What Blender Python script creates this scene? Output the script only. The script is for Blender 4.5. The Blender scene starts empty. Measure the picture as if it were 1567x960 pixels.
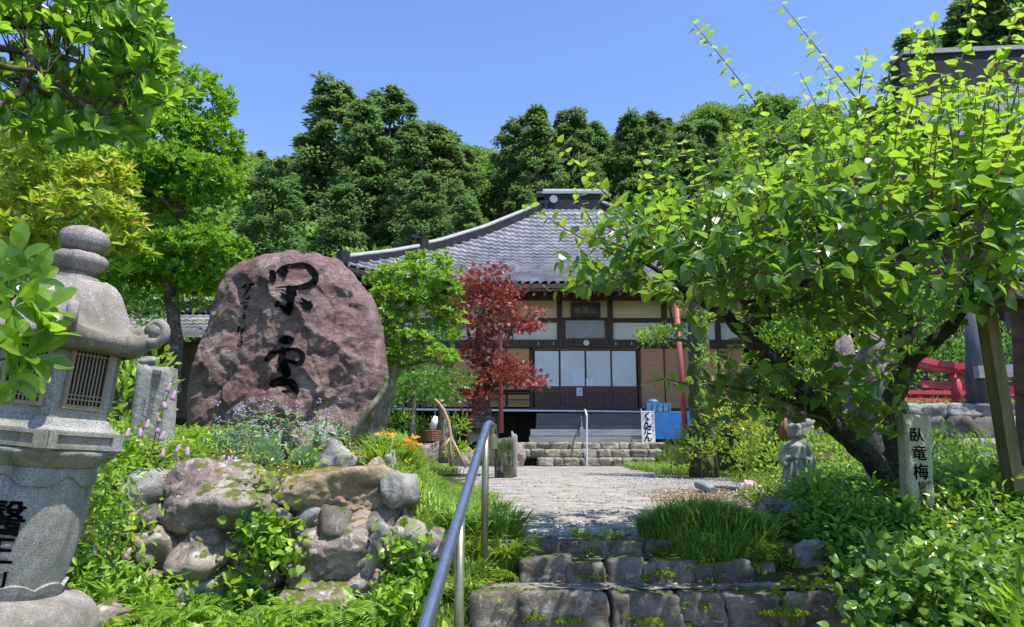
import bpy, math, random
import numpy as np
from mathutils import Vector, Matrix, noise as mnoise
from mathutils.bvhtree import BVHTree
random.seed(7)
rng = np.random.RandomState(11)
R = math.radians
PI = math.pi
scene = bpy.context.scene
COL = scene.collection

# ------------------------------------------------------------------ camera
F = 1131.0                       # focal length in photo pixels (1567 wide)
TILT = math.atan(203 / F)
EYE = 0.5                        # eye height over the yard (the camera stands down on the steps)
cam_d = bpy.data.cameras.new('camera')
cam_d.sensor_width = 36.0
cam_d.lens = F / 1567 * 36.0
cam_d.clip_start = 0.05
cam_d.clip_end = 3000
cam = bpy.data.objects.new('camera', cam_d)
cam.location = (0, 0, EYE)
cam.rotation_euler = (PI / 2 + TILT, 0, 0)
COL.objects.link(cam)
scene.camera = cam
scene.render.resolution_x = 1024
scene.render.resolution_y = 627

# ------------------------------------------------------------------ sky, sun, exposure
SUN_EL = R(66)
to_sun = Vector((0.84, -0.54, 0)).normalized() * math.cos(SUN_EL) + Vector((0, 0, math.sin(SUN_EL)))
w = bpy.data.worlds.new('World')
scene.world = w
w.use_nodes = True
nt = w.node_tree
sky = nt.nodes.new('ShaderNodeTexSky')
sky.sky_type = 'NISHITA'
sky.sun_disc = False
sky.sun_elevation = SUN_EL
sky.sun_rotation = math.atan2(to_sun.x, to_sun.y)
sky.air_density = 1.0
sky.dust_density = 0.3
sky.ozone_density = 2.2
sky.altitude = 300
bg = nt.nodes['Background']
hs = nt.nodes.new('ShaderNodeHueSaturation')
hs.inputs['Hue'].default_value = 0.512
hs.inputs['Saturation'].default_value = 1.12
hs.inputs['Value'].default_value = 0.93
nt.links.new(sky.outputs[0], hs.inputs['Color'])
nt.links.new(hs.outputs[0], bg.inputs[0])
bg.inputs[1].default_value = 0.15
sun_d = bpy.data.lights.new('sun', 'SUN')
sun_d.energy = 3.6
sun_d.angle = R(0.53)
sun_d.color = (1.0, 0.95, 0.86)
sun = bpy.data.objects.new('sun', sun_d)
sun.rotation_euler = to_sun.to_track_quat('Z', 'Y').to_euler()
sun.location = (5, -8, 20)
COL.objects.link(sun)
scene.view_settings.view_transform = 'Standard'
scene.view_settings.look = 'None'
scene.view_settings.gamma = 1
scene.view_settings.use_curve_mapping = False
scene.view_settings.exposure = 1.0
cy = scene.cycles
cy.max_bounces = 6
cy.diffuse_bounces = 3
cy.glossy_bounces = 2
cy.transmission_bounces = 3
cy.transparent_max_bounces = 4
cy.use_denoising = True
cy.sample_clamp_indirect = 4.0
cy.caustics_reflective = False
cy.caustics_refractive = False

# ------------------------------------------------------------------ pixel helpers (photo pixels -> points in the place)
def ray(px, py):
    a = (px - 783.5) / F
    b = (480 - py) / F
    return a, math.cos(TILT) - b * math.sin(TILT), math.sin(TILT) + b * math.cos(TILT)
def at(px, py, Y):
    a, dy, dz = ray(px, py)
    s = Y / dy
    return np.array((a * s, Y, EYE + dz * s))
def gr(px, py, z):
    a, dy, dz = ray(px, py)
    s = (z - EYE) / dz
    return np.array((a * s, dy * s, z))
def px_m(px, py, Y):             # metres per photo pixel at distance Y
    a, dy, dz = ray(px, py)
    return (Y / dy) / F

# ------------------------------------------------------------------ levels of the steps
YA = 3.85
ZA = at(900, 905, YA)[2]
YB = gr(900, 889, ZA)[1]
ZB = at(900, 856, YB)[2]
YC = gr(900, 848, ZB)[1] + 0.02
ZC = at(900, 826, YC)[2]
YS = 21.0
ZS = at(896, 713, YS)[2]
def sm(e0, e1, x):
    t = np.clip((x - e0) / (e1 - e0), 0, 1)
    return t * t * (3 - 2 * t)
def yard(Y):
    return np.interp(Y, [YC, YS, 60], [ZC, ZS, ZS])
def vnoise(x, y, s=1.0):
    x = np.asarray(x, float) * s
    y = np.asarray(y, float) * s
    return (np.sin(x * 1.7 + 1.3 * np.sin(y * 1.1)) * np.cos(y * 1.9 + 1.1 * np.sin(x * 0.7 + 2)) + 0.5 * np.sin(x * 3.9 + y * 2.3 + 1) * np.cos(y * 4.3 - x * 1.7)) / 1.5
def H(x, Y):
    x = np.asarray(x, float)
    Y = np.asarray(Y, float)
    c = np.interp(Y, [-4, 0.4, 2.6, 3.5, YA - .05, YA, YB - .02, YB, YC - .02, YC],
                  [-1.15, -1.12, -.75, ZA - .34, ZA - .30, ZA - .10, ZA - .07, ZB - .09, ZB - .07, ZC])
    h = np.where(Y < YC, c, yard(Y))
    # left mound behind the dry stone wall
    tl = np.interp(Y, [-3, 1.5, 2.7, 3.9, 4.1, 4.3, 5.2, 6.6, 8.6, 10.2, 13], [-.9, -.55, -.30, -.36, -.3, .33, .40, .50, .42, .12, .02])
    tfar = np.interp(Y, [-3, 1.5, 2.7, 4.0, 5.2, 6.6, 9, 13], [-.8, -.4, -.16, .16, .40, .50, .45, .3])
    k = sm(-2.1, -2.7, x)
    tl = tl * (1 - k) + tfar * k
    xe = np.interp(Y, [2, 4.3, 7, 10, 14, 30], [-.30, -.33, -.6, -.85, -1.3, -2.2])
    wl = sm(xe, xe - np.interp(Y, [3.9, 5, 9], [.42, .45, .5]), x)
    tl = np.where((Y > 3.2) & (x > -.9) & (Y < 4.3), np.maximum(tl, c), tl)
    h = h * (1 - wl) + np.where(Y > 20, h, tl) * wl
    # right bed
    tr = np.interp(Y, [-3, 2.5, 3.5, 4.2, 4.9, 6.2, 9, 14, 20], [-.9, -.7, -.36, -.14, .09, .20, .25, .18, ZS])
    xb = np.interp(Y, [2.5, 3.85, 4.5, 5.2, 6, 9, 13, 20], [1.9, 1.72, 1.32, 1.55, 2.0, 2.9, 5.0, 7.5])
    wr = sm(xb, xb + .45, x)
    h = h * (1 - wr) + tr * wr
    # terrace behind the right stone wall
    wt = sm(9.7, 9.95, Y) * sm(4.7, 5.1, x) * (1 - sm(17, 22, Y))
    h = h * (1 - wt) + at(1450, 622, 10)[2] * wt
    # small unevenness
    h = h + .02 * vnoise(x, Y, 2.3) * (0.25 + wl + wr).clip(0, 1) * (Y < 30)
    # hills
    g = (Y - 33)
    side = 1 + .14 * sm(8, 40, x) - .05 * sm(-10, -35, x)
    h = h + np.where(g > 0, g * g / (g + 12.0) * .47, 0) * side + np.where(g > 0, 2.0 * vnoise(x, Y, .06) * np.clip(g / 20, 0, 1), 0)
    h = h - np.clip(Y - 150, 0, 1e4) * .62
    # sides rise too
    h = h + np.clip(-x - 30, 0, 300) * .04 * sm(5, 30, Y) + np.clip(x - 30, 0, 300) * .06 * sm(5, 30, Y)
    return h
def Hs(x, Y):
    return float(H(x, Y))
def hitH(px, py):                # where the ray through a photo pixel meets the terrain
    a, dy, dz = ray(px, py)
    s = 1.0
    while s < 200:
        x, Y, z = a * s, dy * s, EYE + dz * s
        if z < Hs(x, Y): break
        s += 0.02 if s < 30 else .3
    return np.array((x, Y, Hs(x, Y)))

# ------------------------------------------------------------------ object helpers
ORG = {}
def tag(o, label=None, cat=None, group=None, kind=None):
    if label: o['label'] = label
    if cat: o['category'] = cat
    if group: o['group'] = group
    if kind: o['kind'] = kind
    return o
def thing(name, label, cat, loc=(0, 0, 0), group=None):
    o = bpy.data.objects.new(name, None)
    o.empty_display_size = .1
    o.location = tuple(float(v) for v in loc)
    COL.objects.link(o)
    ORG[o.name] = np.array([float(v) for v in loc])
    return tag(o, label, cat, group)
def copy_tree(o, parent=None):
    c = o.copy()
    COL.objects.link(c)
    c.parent = parent
    for ch in list(o.children):
        copy_tree(ch, c)
    return c
class Acc:
    def __init__(self):
        self.v = []; self.l = []; self.n = []; self.r = []; self.c = 0; self.m = []
    def add(self, V, loops, sizes, rnd=0.5, mi=0):
        V = np.asarray(V, float).reshape(-1, 3)
        loops = np.asarray(loops, np.int64).ravel()
        sizes = np.asarray(sizes, np.int64).ravel()
        self.v.append(V); self.l.append(loops + self.c); self.n.append(sizes)
        self.r.append(np.broadcast_to(np.asarray(rnd, float), (len(V),)))
        self.m.append(np.full(len(sizes), mi))
        self.c += len(V)
        return self
    def polys(self, V, faces, rnd=0.5, mi=0):
        return self.add(V, [i for f in faces for i in f], [len(f) for f in faces], rnd, mi)
    def box(self, c, s, rz=0, rnd=.5, M=None, mi=0):
        hx, hy, hz = s[0] / 2, s[1] / 2, s[2] / 2
        V = np.array([(x, y, z) for z in (-hz, hz) for y in (-hy, hy) for x in (-hx, hx)])
        if M is not None: V = V @ np.asarray(M).T
        if rz:
            cc, ss = math.cos(rz), math.sin(rz)
            V = np.c_[V[:, 0] * cc - V[:, 1] * ss, V[:, 0] * ss + V[:, 1] * cc, V[:, 2]]
        V = V + np.asarray(c, float)
        return self.polys(V, [(0, 2, 3, 1), (4, 5, 7, 6), (0, 1, 5, 4), (2, 6, 7, 3), (0, 4, 6, 2), (1, 3, 7, 5)], rnd, mi)
    def beam(self, p0, p1, w, h, up=(0, 0, 1), rnd=.5):
        p0 = np.asarray(p0, float); p1 = np.asarray(p1, float)
        d = p1 - p0; L = np.linalg.norm(d); d = d / L
        s = np.cross(d, up); s = s / max(np.linalg.norm(s), 1e-9)
        u = np.cross(s, d)
        return self.box((p0 + p1) / 2, (w, L, h), rnd=rnd, M=np.c_[s, d, u])
    def tube(self, pts, rad, n=8, caps=True, rnd=.5):
        P = np.asarray(pts, float); m = len(P)
        rad = np.broadcast_to(np.asarray(rad, float), (m,))
        T = np.gradient(P, axis=0)
        T /= np.linalg.norm(T, axis=1)[:, None] + 1e-12
        ref = np.array((0, 0, 1.)) if abs(T[0][2]) < .9 else np.array((1., 0, 0))
        A = np.zeros((m, 3)); a = np.cross(T[0], ref); a /= np.linalg.norm(a); A[0] = a
        for i in range(1, m):
            a = A[i - 1] - T[i] * np.dot(A[i - 1], T[i]); A[i] = a / (np.linalg.norm(a) + 1e-12)
        B = np.cross(T, A)
        th = np.arange(n) * 2 * PI / n
        V = P[:, None, :] + rad[:, None, None] * (np.cos(th)[None, :, None] * A[:, None, :] + np.sin(th)[None, :, None] * B[:, None, :])
        V = V.reshape(-1, 3)
        i = np.arange(m - 1)[:, None] * n; j = np.arange(n)[None, :]; k = (j + 1) % n
        q = np.stack([i + j, i + k, i + n + k, i + n + j], -1).reshape(-1)
        sizes = np.full((m - 1) * n, 4)
        if caps:
            q = np.r_[q, np.arange(n)[::-1], (m - 1) * n + np.arange(n)]
            sizes = np.r_[sizes, n, n]
        return self.add(V, q, sizes, rnd)
    def grid(self, V, nu, nv, closed_u=False, rnd=.5, mi=0):   # V indexed [iv*nu+iu]
        iu = np.arange(nu if closed_u else nu - 1); iv = np.arange(nv - 1)
        I, J = np.meshgrid(iu, iv); K = (I + 1) % nu
        q = np.stack([J * nu + I, J * nu + K, (J + 1) * nu + K, (J + 1) * nu + I], -1).reshape(-1)
        return self.add(V, q, np.full(I.size, 4), rnd, mi)
    def lathe(self, prof, c=(0, 0, 0), n=32, caps=True, rot=0, hexa=False):
        prof = np.asarray(prof, float); m = len(prof)
        th = np.arange(n) * 2 * PI / n + rot
        k = 1.0
        V = np.stack([prof[:, 0][:, None] * np.cos(th), prof[:, 0][:, None] * np.sin(th), np.repeat(prof[:, 1][:, None], n, 1)], -1).reshape(-1, 3) + np.asarray(c, float)
        self.grid(V, n, m, True)
        if caps:
            b = self.c - len(V)
            self.l.append(np.r_[np.arange(n)[::-1], (m - 1) * n + np.arange(n)] + b); self.n.append(np.array([n, n])); self.m.append(np.zeros(2, int))
        return self
    def leaves(self, P, D, N, S, W, tm, rnd=None):
        T, faces = tm
        P = np.asarray(P, float); n = len(P)
        if n == 0: return self
        D = D / (np.linalg.norm(D, axis=1)[:, None] + 1e-9)
        s = np.cross(D, N); s /= np.linalg.norm(s, axis=1)[:, None] + 1e-9
        u = np.cross(s, D)
        S = np.broadcast_to(S, (n,)).astype(float); W = np.broadcast_to(W, (n,)).astype(float)
        V = P[:, None, :] + (S * W)[:, None, None] * T[None, :, 0:1] * s[:, None, :] + S[:, None, None] * (T[None, :, 1:2] * D[:, None, :] + T[None, :, 2:3] * u[:, None, :])
        k = len(T)
        fl = np.array([i for f in faces for i in f]); fs = np.array([len(f) for f in faces])
        L = (np.arange(n)[:, None] * k + fl[None, :]).ravel()
        if rnd is None: rnd = rng.rand(n)
        return self.add(V.reshape(-1, 3), L, np.tile(fs, n), np.repeat(rnd, k))
    def mesh(self, name, org=None, smooth=False):
        V = np.concatenate(self.v); L = np.concatenate(self.l); S = np.concatenate(self.n); r = np.concatenate(self.r); mi = np.concatenate(self.m)
        if org is not None: V = V - np.asarray(org)
        me = bpy.data.meshes.new(name)
        me.vertices.add(len(V)); me.vertices.foreach_set('co', V.astype(np.float32).ravel())
        me.loops.add(len(L)); me.loops.foreach_set('vertex_index', L.astype(np.int32))
        me.polygons.add(len(S))
        me.polygons.foreach_set('loop_start', np.r_[0, np.cumsum(S)[:-1]].astype(np.int32))
        me.polygons.foreach_set('loop_total', S.astype(np.int32))
        if mi.max() > 0: me.polygons.foreach_set('material_index', mi.astype(np.int32))
        me.polygons.foreach_set('use_smooth', np.full(len(S), smooth))
        me.update(calc_edges=True)
        at_ = me.attributes.new('rnd', 'FLOAT', 'POINT')
        at_.data.foreach_set('value', r.astype(np.float32))
        return me
    def build(self, name, mat, parent=None, smooth=False, label=None, cat=None, group=None, kind=None, org=None):
        if parent is not None:
            org = ORG[parent.name]
        elif org is None:
            V = np.concatenate(self.v); org = np.array([(V[:, 0].min() + V[:, 0].max()) / 2, (V[:, 1].min() + V[:, 1].max()) / 2, V[:, 2].min()])
        me = self.mesh(name, org, smooth)
        for m in (mat if isinstance(mat, (list, tuple)) else [mat]):
            me.materials.append(m)
        o = bpy.data.objects.new(name, me)
        COL.objects.link(o)
        if parent is not None:
            o.parent = parent
        else:
            o.location = tuple(org)
        ORG[o.name] = np.asarray(org, float)
        return tag(o, label, cat, group, kind)

# leaf templates: x across, y along, z up; length 1, width factor given apart
T_DIA = (np.array([(0, 0, 0), (.5, .45, .08), (0, 1, -.05), (-.5, .45, .08)]), [(0, 1, 2), (0, 2, 3)])
T_LEAF = (np.array([(0, 0, 0), (.42, .35, .07), (.34, .7, .05), (0, 1, -.08), (-.34, .7, .05), (-.42, .35, .07), (0, .5, 0)]), [(0, 1, 6), (1, 2, 6), (2, 3, 6), (3, 4, 6), (4, 5, 6), (5, 0, 6)])
T_OVAL = (np.array([(0, 0, 0), (.16, .18, .02), (.45, .5, .08), (.47, .72, .07), (.25, .92, .02), (0, 1, -.03), (-.25, .92, .02), (-.47, .72, .07), (-.45, .5, .08), (-.16, .18, .02), (0, .35, 0), (0, .7, .02)]),
          [(0, 1, 10), (1, 2, 10), (2, 3, 11, 10), (3, 4, 5, 11), (5, 6, 7, 11), (7, 8, 10, 11), (8, 9, 10), (9, 0, 10)])
T_HEART = (np.array([(0, .06, 0), (.28, 0, .03), (.5, .22, .08), (.46, .5, .07), (.26, .78, 0), (0, 1.08, -.12), (-.26, .78, 0), (-.46, .5, .07), (-.5, .22, .08), (-.28, 0, .03), (0, .35, -.01), (0, .7, -.02)]),
           [(0, 1, 2, 10), (2, 3, 11, 10), (3, 4, 11), (4, 5, 11), (5, 6, 11), (6, 7, 11), (7, 8, 10, 11), (8, 9, 0, 10)])
T_BLADE = (np.array([(.5, 0, 0), (-.5, 0, 0), (.5, .22, .42), (-.5, .22, .42), (.4, .58, .62), (-.4, .58, .62), (0, 1, .48)]), [(0, 2, 3, 1), (2, 4, 5, 3), (4, 6, 5)])
T_UPBL = (np.array([(.5, 0, 0), (-.5, 0, 0), (.45, .5, .02), (-.45, .5, .02), (0, 1, -.08)]), [(0, 2, 3, 1), (2, 4, 3)])
T_STAR = (np.array([(0, 0, 0), (.16, .35, .02), (.62, .28, -.02), (.25, .55, .02), (.42, .85, -.04), (.08, .68, .02), (0, 1.05, -.05), (-.08, .68, .02), (-.42, .85, -.04), (-.25, .55, .02), (-.62, .28, -.02), (-.16, .35, .02)]),
          [(0, 1, 3, 5), (1, 2, 3), (3, 4, 5), (5, 6, 7, 0), (0, 7, 9, 11), (9, 10, 11), (7, 8, 9)])
T_SPRAY = (np.array([(0, 0, 0), (.3, .3, .05), (.55, .62, 0), (.2, .7, .08), (0, 1, -.12), (-.2, .66, .06), (-.55, .55, 0), (-.3, .25, .05)]), [(0, 1, 3), (1, 2, 3), (0, 3, 4, 5), (0, 5, 7), (5, 6, 7)])

def unit(v):
    return v / (np.linalg.norm(v, axis=-1, keepdims=True) + 1e-9)
def rdir(n):
    return unit(rng.normal(size=(n, 3)))

# ------------------------------------------------------------------ materials
class NB:
    def __init__(self, name):
        self.m = bpy.data.materials.new(name); self.m.use_nodes = True
        self.t = self.m.node_tree; self.p = self.t.nodes['Principled BSDF']; self.out = self.t.nodes['Material Output']
        self.tc = self.t.nodes.new('ShaderNodeTexCoord')
        self.co = self.tc.outputs['Object']
    def n(self, k, **kw):
        x = self.t.nodes.new(k)
        for a, b in kw.items(): setattr(x, a, b)
        return x
    def L(self, a, b): self.t.links.new(a, b)
    def noise(self, scale, detail=6, rough=.6, dist=0, co=None, out='Fac'):
        x = self.n('ShaderNodeTexNoise'); x.inputs['Scale'].default_value = scale; x.inputs['Detail'].default_value = detail
        x.inputs['Roughness'].default_value = rough; x.inputs['Distortion'].default_value = dist
        self.L(co or self.co, x.inputs['Vector']); return x.outputs[out]
    def vor(self, scale, feature='F1', co=None, out='Distance'):
        x = self.n('ShaderNodeTexVoronoi'); x.feature = feature; x.inputs['Scale'].default_value = scale
        self.L(co or self.co, x.inputs['Vector']); return x.outputs[out]
    def mapv(self, scale=(1, 1, 1), rot=(0, 0, 0), src=None):
        x = self.n('ShaderNodeMapping'); x.inputs['Scale'].default_value = scale; x.inputs['Rotation'].default_value = rot
        self.L(src or self.co, x.inputs['Vector']); return x.outputs[0]
    def ramp(self, fac, stops, interp='LINEAR'):
        x = self.n('ShaderNodeValToRGB'); e = x.color_ramp.elements; x.color_ramp.interpolation = interp
        while len(e) < len(stops): e.new(.5)
        for el, (p, c) in zip(e, stops):
            el.position = p; el.color = (c[0], c[1], c[2], 1) if hasattr(c, '__len__') else (c, c, c, 1)
        self.L(fac, x.inputs[0]); return x.outputs[0]
    def mix(self, f, a, b, mode='MIX'):
        x = self.n('ShaderNodeMix', data_type='RGBA', blend_type=mode)
        for s, v in ((x.inputs[0], f), (x.inputs[6], a), (x.inputs[7], b)):
            if hasattr(v, 'is_output'): self.L(v, s)
            elif hasattr(v, '__len__'): s.default_value = (v[0], v[1], v[2], 1)
            else: s.default_value = v
        return x.outputs[2]
    def math(self, op, a, b=0.0):
        x = self.n('ShaderNodeMath', operation=op)
        for s, v in ((x.inputs[0], a), (x.inputs[1], b)):
            if hasattr(v, 'is_output'): self.L(v, s)
            else: s.default_value = v
        return x.outputs[0]
    def base(self, c):
        if hasattr(c, 'is_output'): self.L(c, self.p.inputs['Base Color'])
        else: self.p.inputs['Base Color'].default_value = (c[0], c[1], c[2], 1)
    def set(self, rough=.6, metal=0, spec=.5):
        self.p.inputs['Roughness'].default_value = rough; self.p.inputs['Metallic'].default_value = metal
        self.p.inputs['Specular IOR Level'].default_value = spec; return self
    def bump(self, h, strength=.5, dist=.02):
        x = self.n('ShaderNodeBump'); x.inputs['Strength'].default_value = strength; x.inputs['Distance'].default_value = dist
        self.L(h, x.inputs['Height'])
        self.L(x.outputs[0], self.p.inputs['Normal']); return self

def m_simple(name, c1, c2, scale=8, rough=.7, bump=.3, bd=.01, bscale=None, metal=0, spec=.4, stretch=(1, 1, 1)):
    b = NB(name); co = b.mapv(stretch)
    n = b.noise(scale, 7, .65, co=co)
    b.base(b.ramp(n, [(.3, c1), (.72, c2)]))
    b.set(rough, metal, spec)
    if bump: b.bump(b.noise(bscale or scale * 4, 8, .7, co=co), bump, bd)
    return b.m
def m_stone(name, dark, mid, light, lichen=(.42, .43, .38), scale=5, moss=None, rough=.85, bump=.8, bd=.02, lich=.62):
    b = NB(name)
    oi = b.n('ShaderNodeObjectInfo')
    add = b.n('ShaderNodeVectorMath', operation='ADD'); b.L(b.co, add.inputs[0])
    comb = b.n('ShaderNodeCombineXYZ'); mu = b.math('MULTIPLY', oi.outputs['Random'], 37.0)
    b.L(mu, comb.inputs[0]); b.L(mu, comb.inputs[1]); b.L(comb.outputs[0], add.inputs[1])
    co = add.outputs[0]
    big = b.noise(scale, 9, .68, .6, co)
    c = b.ramp(big, [(.28, dark), (.48, mid), (.7, light)])
    fine = b.noise(scale * 14, 6, .75, 0, co)
    c = b.mix(.6, c, b.ramp(fine, [(.3, .35), (.7, .9)]), 'OVERLAY')
    ln = b.noise(scale * 2.3, 8, .72, 1.5, co)
    lm = b.ramp(ln, [(lich - .02, 0), (lich + .05, 1)])
    c = b.mix(lm, c, lichen)
    if moss:
        g = b.n('ShaderNodeNewGeometry'); sx = b.n('ShaderNodeSeparateXYZ'); b.L(g.outputs['Normal'], sx.inputs[0])
        mm = b.math('ADD', sx.outputs[2], b.math('MULTIPLY', b.math('SUBTRACT', b.noise(scale * 3, 5, .6, 0, co), .5), 2.2))
        c = b.mix(b.ramp(mm, [(.82, 0), (1.05, 1)]), c, moss)
    b.base(c); b.set(rough, 0, .25)
    h = b.math('ADD', b.noise(scale * 2.2, 12, .72, .5, co), b.math('MULTIPLY', b.vor(scale * 3.5, 'DISTANCE_TO_EDGE', b.mix(.12, co, b.noise(scale * 2, 4, .5, 0, co, 'Color'))), .25))
    b.bump(h, bump, bd)
    return b.m
def m_leaf(name, dark, light, trans, tw=.42, rough=.42, spec=.5, tip=None, veins=False):
    b = NB(name)
    a = b.n('ShaderNodeAttribute'); a.attribute_name = 'rnd'
    f = a.outputs['Fac']
    stops = [(0, dark), (.75, light)]
    if tip: stops = [(0, dark), (.6, light), (.86, light), (1, tip)]
    c = b.ramp(f, stops)
    nz = b.noise(3.0, 3, .5)
    c = b.mix(.45, c, b.ramp(nz, [(.3, .38), (.7, .66)]), 'OVERLAY')
    b.base(c); b.set(rough, 0, spec)
    tr = b.n('ShaderNodeBsdfTranslucent')
    tc = b.mix(.5, b.mix(1.0, c, (2.6, 2.6, 2.6), 'MULTIPLY'), trans)
    b.L(tc, tr.inputs[0])
    mx = b.n('ShaderNodeMixShader'); mx.inputs[0].default_value = tw
    b.L(b.p.outputs[0], mx.inputs[1]); b.L(tr.outputs[0], mx.inputs[2]); b.L(mx.outputs[0], b.out.inputs[0])
    return b.m
def m_bark(name, c1, c2, lichen=None, moss=None, sc=14):
    b = NB(name)
    co = b.mapv((1, 1, .3))
    n = b.noise(sc, 9, .7, 1.0, co)
    c = b.ramp(n, [(.35, c1), (.62, c2)])
    if lichen: c = b.mix(b.ramp(b.noise(sc * .6, 6, .7, .6), [(.54, 0), (.6, 1)]), c, lichen)
    if moss: c = b.mix(b.ramp(b.noise(sc * .3, 6, .7, .6), [(.46, 0), (.58, 1)]), c, moss)
    b.base(c); b.set(.9, 0, .2).bump(n, 1.0, .03)
    return b.m

M = {}
M['purple_rock'] = m_stone('reddish_purple_rock', (.07, .048, .046), (.185, .130, .122), (.33, .265, .245), (.42, .38, .35), 2.0, bump=1.0, bd=.03, lich=.60)
def m_monument():
    b = NB('striated_purple_red_rock')
    rot = b.mapv((1, 1, 1), (0, R(-38), 0)); st = b.mapv((.8, 1, 1.5), (0, R(-50), 0))
    big = b.noise(1.6, 10, .7, .8); stri = b.noise(3.2, 12, .78, .7, st); fine = b.noise(34, 8, .8, .3, st)
    c = b.ramp(b.math('ADD', b.math('MULTIPLY', big, .5), b.math('MULTIPLY', stri, .5)), [(.34, (.07, .038, .038)), (.44, (.18, .105, .10)), (.53, (.31, .215, .20)), (.63, (.52, .43, .39))])
    c = b.mix(.8, c, b.ramp(fine, [(.32, .22), (.5, .5), (.68, .86)]), 'OVERLAY')
    c = b.mix(b.ramp(b.noise(5, 9, .75, 1.2), [(.60, 0), (.66, .75)]), c, (.45, .41, .37))
    c = b.mix(b.ramp(b.noise(2.2, 9, .7, .9, rot), [(.60, 0), (.70, .8)]), c, (.05, .042, .036))
    b.base(c); b.set(.85, 0, .25)
    b.bump(b.math('ADD', b.math('MULTIPLY', stri, 1.2), b.math('MULTIPLY', fine, .5)), 1.0, .05)
    return b.m
M['monument'] = m_monument()
M['wall_rock'] = m_stone('lichen_field_stone', (.06, .045, .04), (.20, .155, .135), (.36, .32, .27), (.44, .44, .39), 4.5, moss=(.10, .12, .025), bd=.03, lich=.56)
M['tan_rock'] = m_stone('tan_field_stone', (.09, .06, .038), (.27, .20, .13), (.42, .35, .25), (.44, .42, .36), 4.5, moss=(.16, .15, .03), bd=.035, lich=.66)
M['grey_rock'] = m_stone('grey_field_stone', (.07, .07, .065), (.20, .195, .18), (.34, .335, .31), (.44, .44, .40), 5, bd=.02)
M['step_rock2'] = m_stone('brownish_step_stone', (.04, .034, .028), (.125, .105, .085), (.25, .225, .185), (.32, .31, .27), 6, moss=(.08, .11, .02), bd=.025, lich=.58)
M['dark_rock'] = m_stone('dark_step_stone', (.035, .03, .026), (.10, .088, .075), (.22, .195, .17), (.32, .31, .28), 5, moss=(.07, .10, .02), bd=.02, lich=.60)
M['granite'] = None
def m_granite(name, base, green, dirt=.5):
    b = NB(name)
    sp = b.noise(260, 2, .5)
    c = b.mix(.85, base, b.ramp(sp, [(.3, .14), (.5, .5), (.68, .86)]), 'OVERLAY')
    big = b.noise(5, 8, .7, .5)
    c = b.mix(b.ramp(big, [(.42, 0), (.62, dirt)]), c, green)
    stv = b.noise(7, 9, .72, .8, b.mapv((1, 1, .22)))
    c = b.mix(b.ramp(stv, [(.50, 0), (.66, .62)]), c, (.10, .098, .085))
    c = b.mix(b.ramp(b.noise(16, 7, .75, 1.0), [(.62, 0), (.67, .55)]), c, (.46, .46, .40))
    b.base(c); b.set(.9, 0, .25)
    b.bump(b.noise(220, 4, .6), .55, .004)
    return b.m
M['granite'] = m_granite('weathered_grey_granite', (.33, .33, .32), (.15, .155, .07), .6)
M['carved'] = m_simple('dark_grey_carving', (.06, .06, .055), (.12, .12, .11), 40, .9, 0)
M['granite_roof'] = m_granite('pinkish_granite', (.30, .265, .255), (.13, .13, .08), .75)
M['granite_sign'] = m_granite('greenish_sign_stone', (.40, .40, .29), (.27, .29, .14), .8)
M['statue'] = m_granite('mossy_statue_stone', (.32, .34, .30), (.19, .22, .14), .7)
M['ink'] = m_simple('black_paint', (.0015, .0016, .0025), (.003, .003, .005), 20, .8, 0, spec=.06)
M['painted_shade'] = m_simple('interior_shade_black', (.012, .011, .010), (.02, .018, .016), 4, .9, 0)  # near-black colour standing in for the shade inside and beneath things
M['tan_wood'] = m_simple('pale_weathered_wood', (.22, .17, .11), (.36, .29, .2), 20, .8, .3, .004, stretch=(1, 1, .1))
M['tile'] = m_simple('grey_glazed_roof_tile', (.15, .15, .16), (.33, .33, .345), 1.3, .42, .15, .01, 30, spec=.6)
def m_tile():
    b = NB('grey_glazed_roof_tile')
    vo = b.vor(3.7, out='Color'); sc_ = b.n('ShaderNodeSeparateColor'); b.L(vo, sc_.inputs[0])
    c = b.ramp(b.noise(1.1, 8, .7, .4), [(.3, (.16, .16, .168)), (.7, (.31, .31, .322))])
    c = b.mix(.55, c, b.ramp(sc_.outputs[0], [(0, .28), (.5, .5), (1, .72)]), 'OVERLAY')
    c = b.mix(b.ramp(b.noise(6, 8, .75, .6, b.mapv((2.5, .5, 1))), [(.58, 0), (.72, .5)]), c, (.10, .10, .085))
    b.base(c); b.set(.42, 0, .55).bump(b.noise(30, 6, .6), .15, .01); return b.m
M['tile'] = m_tile()
M['tile_dark'] = m_simple('dark_ridge_tile', (.014, .014, .017), (.036, .036, .042), 3, .6, .2, .01, 20, spec=.2)
M['tile_cap'] = m_simple('pale_green_ridge_cap', (.22, .24, .24), (.38, .40, .39), 4, .5, .2, .01, 20)
M['dark_wood'] = m_simple('dark_brown_timber', (.035, .024, .019), (.11, .076, .058), 12, .75, .4, .006, stretch=(1, 1, .2))
M['red_wood'] = m_simple('reddish_brown_timber', (.08, .042, .032), (.18, .105, .075), 12, .7, .4, .006)
M['plaster'] = m_simple('cream_plaster', (.62, .55, .42), (.76, .69, .55), 1.4, .9, .1, .004, 30)
M['plaster_w'] = m_simple('off_white_plaster', (.68, .66, .60), (.80, .79, .74), 1.4, .9, .1, .004, 30)
M['blind'] = m_simple('brown_reed_blind', (.46, .235, .115), (.62, .34, .17), 5, .8, .5, .01, 60, stretch=(.3, .3, 6))
M['pane'] = m_simple('frosted_pane', (.56, .59, .62), (.70, .73, .76), 2, .25, .05, .002, spec=.6)
M['white_paint'] = m_simple('white_painted_metal', (.62, .64, .70), (.78, .80, .84), 6, .4, .1, .002)
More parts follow.
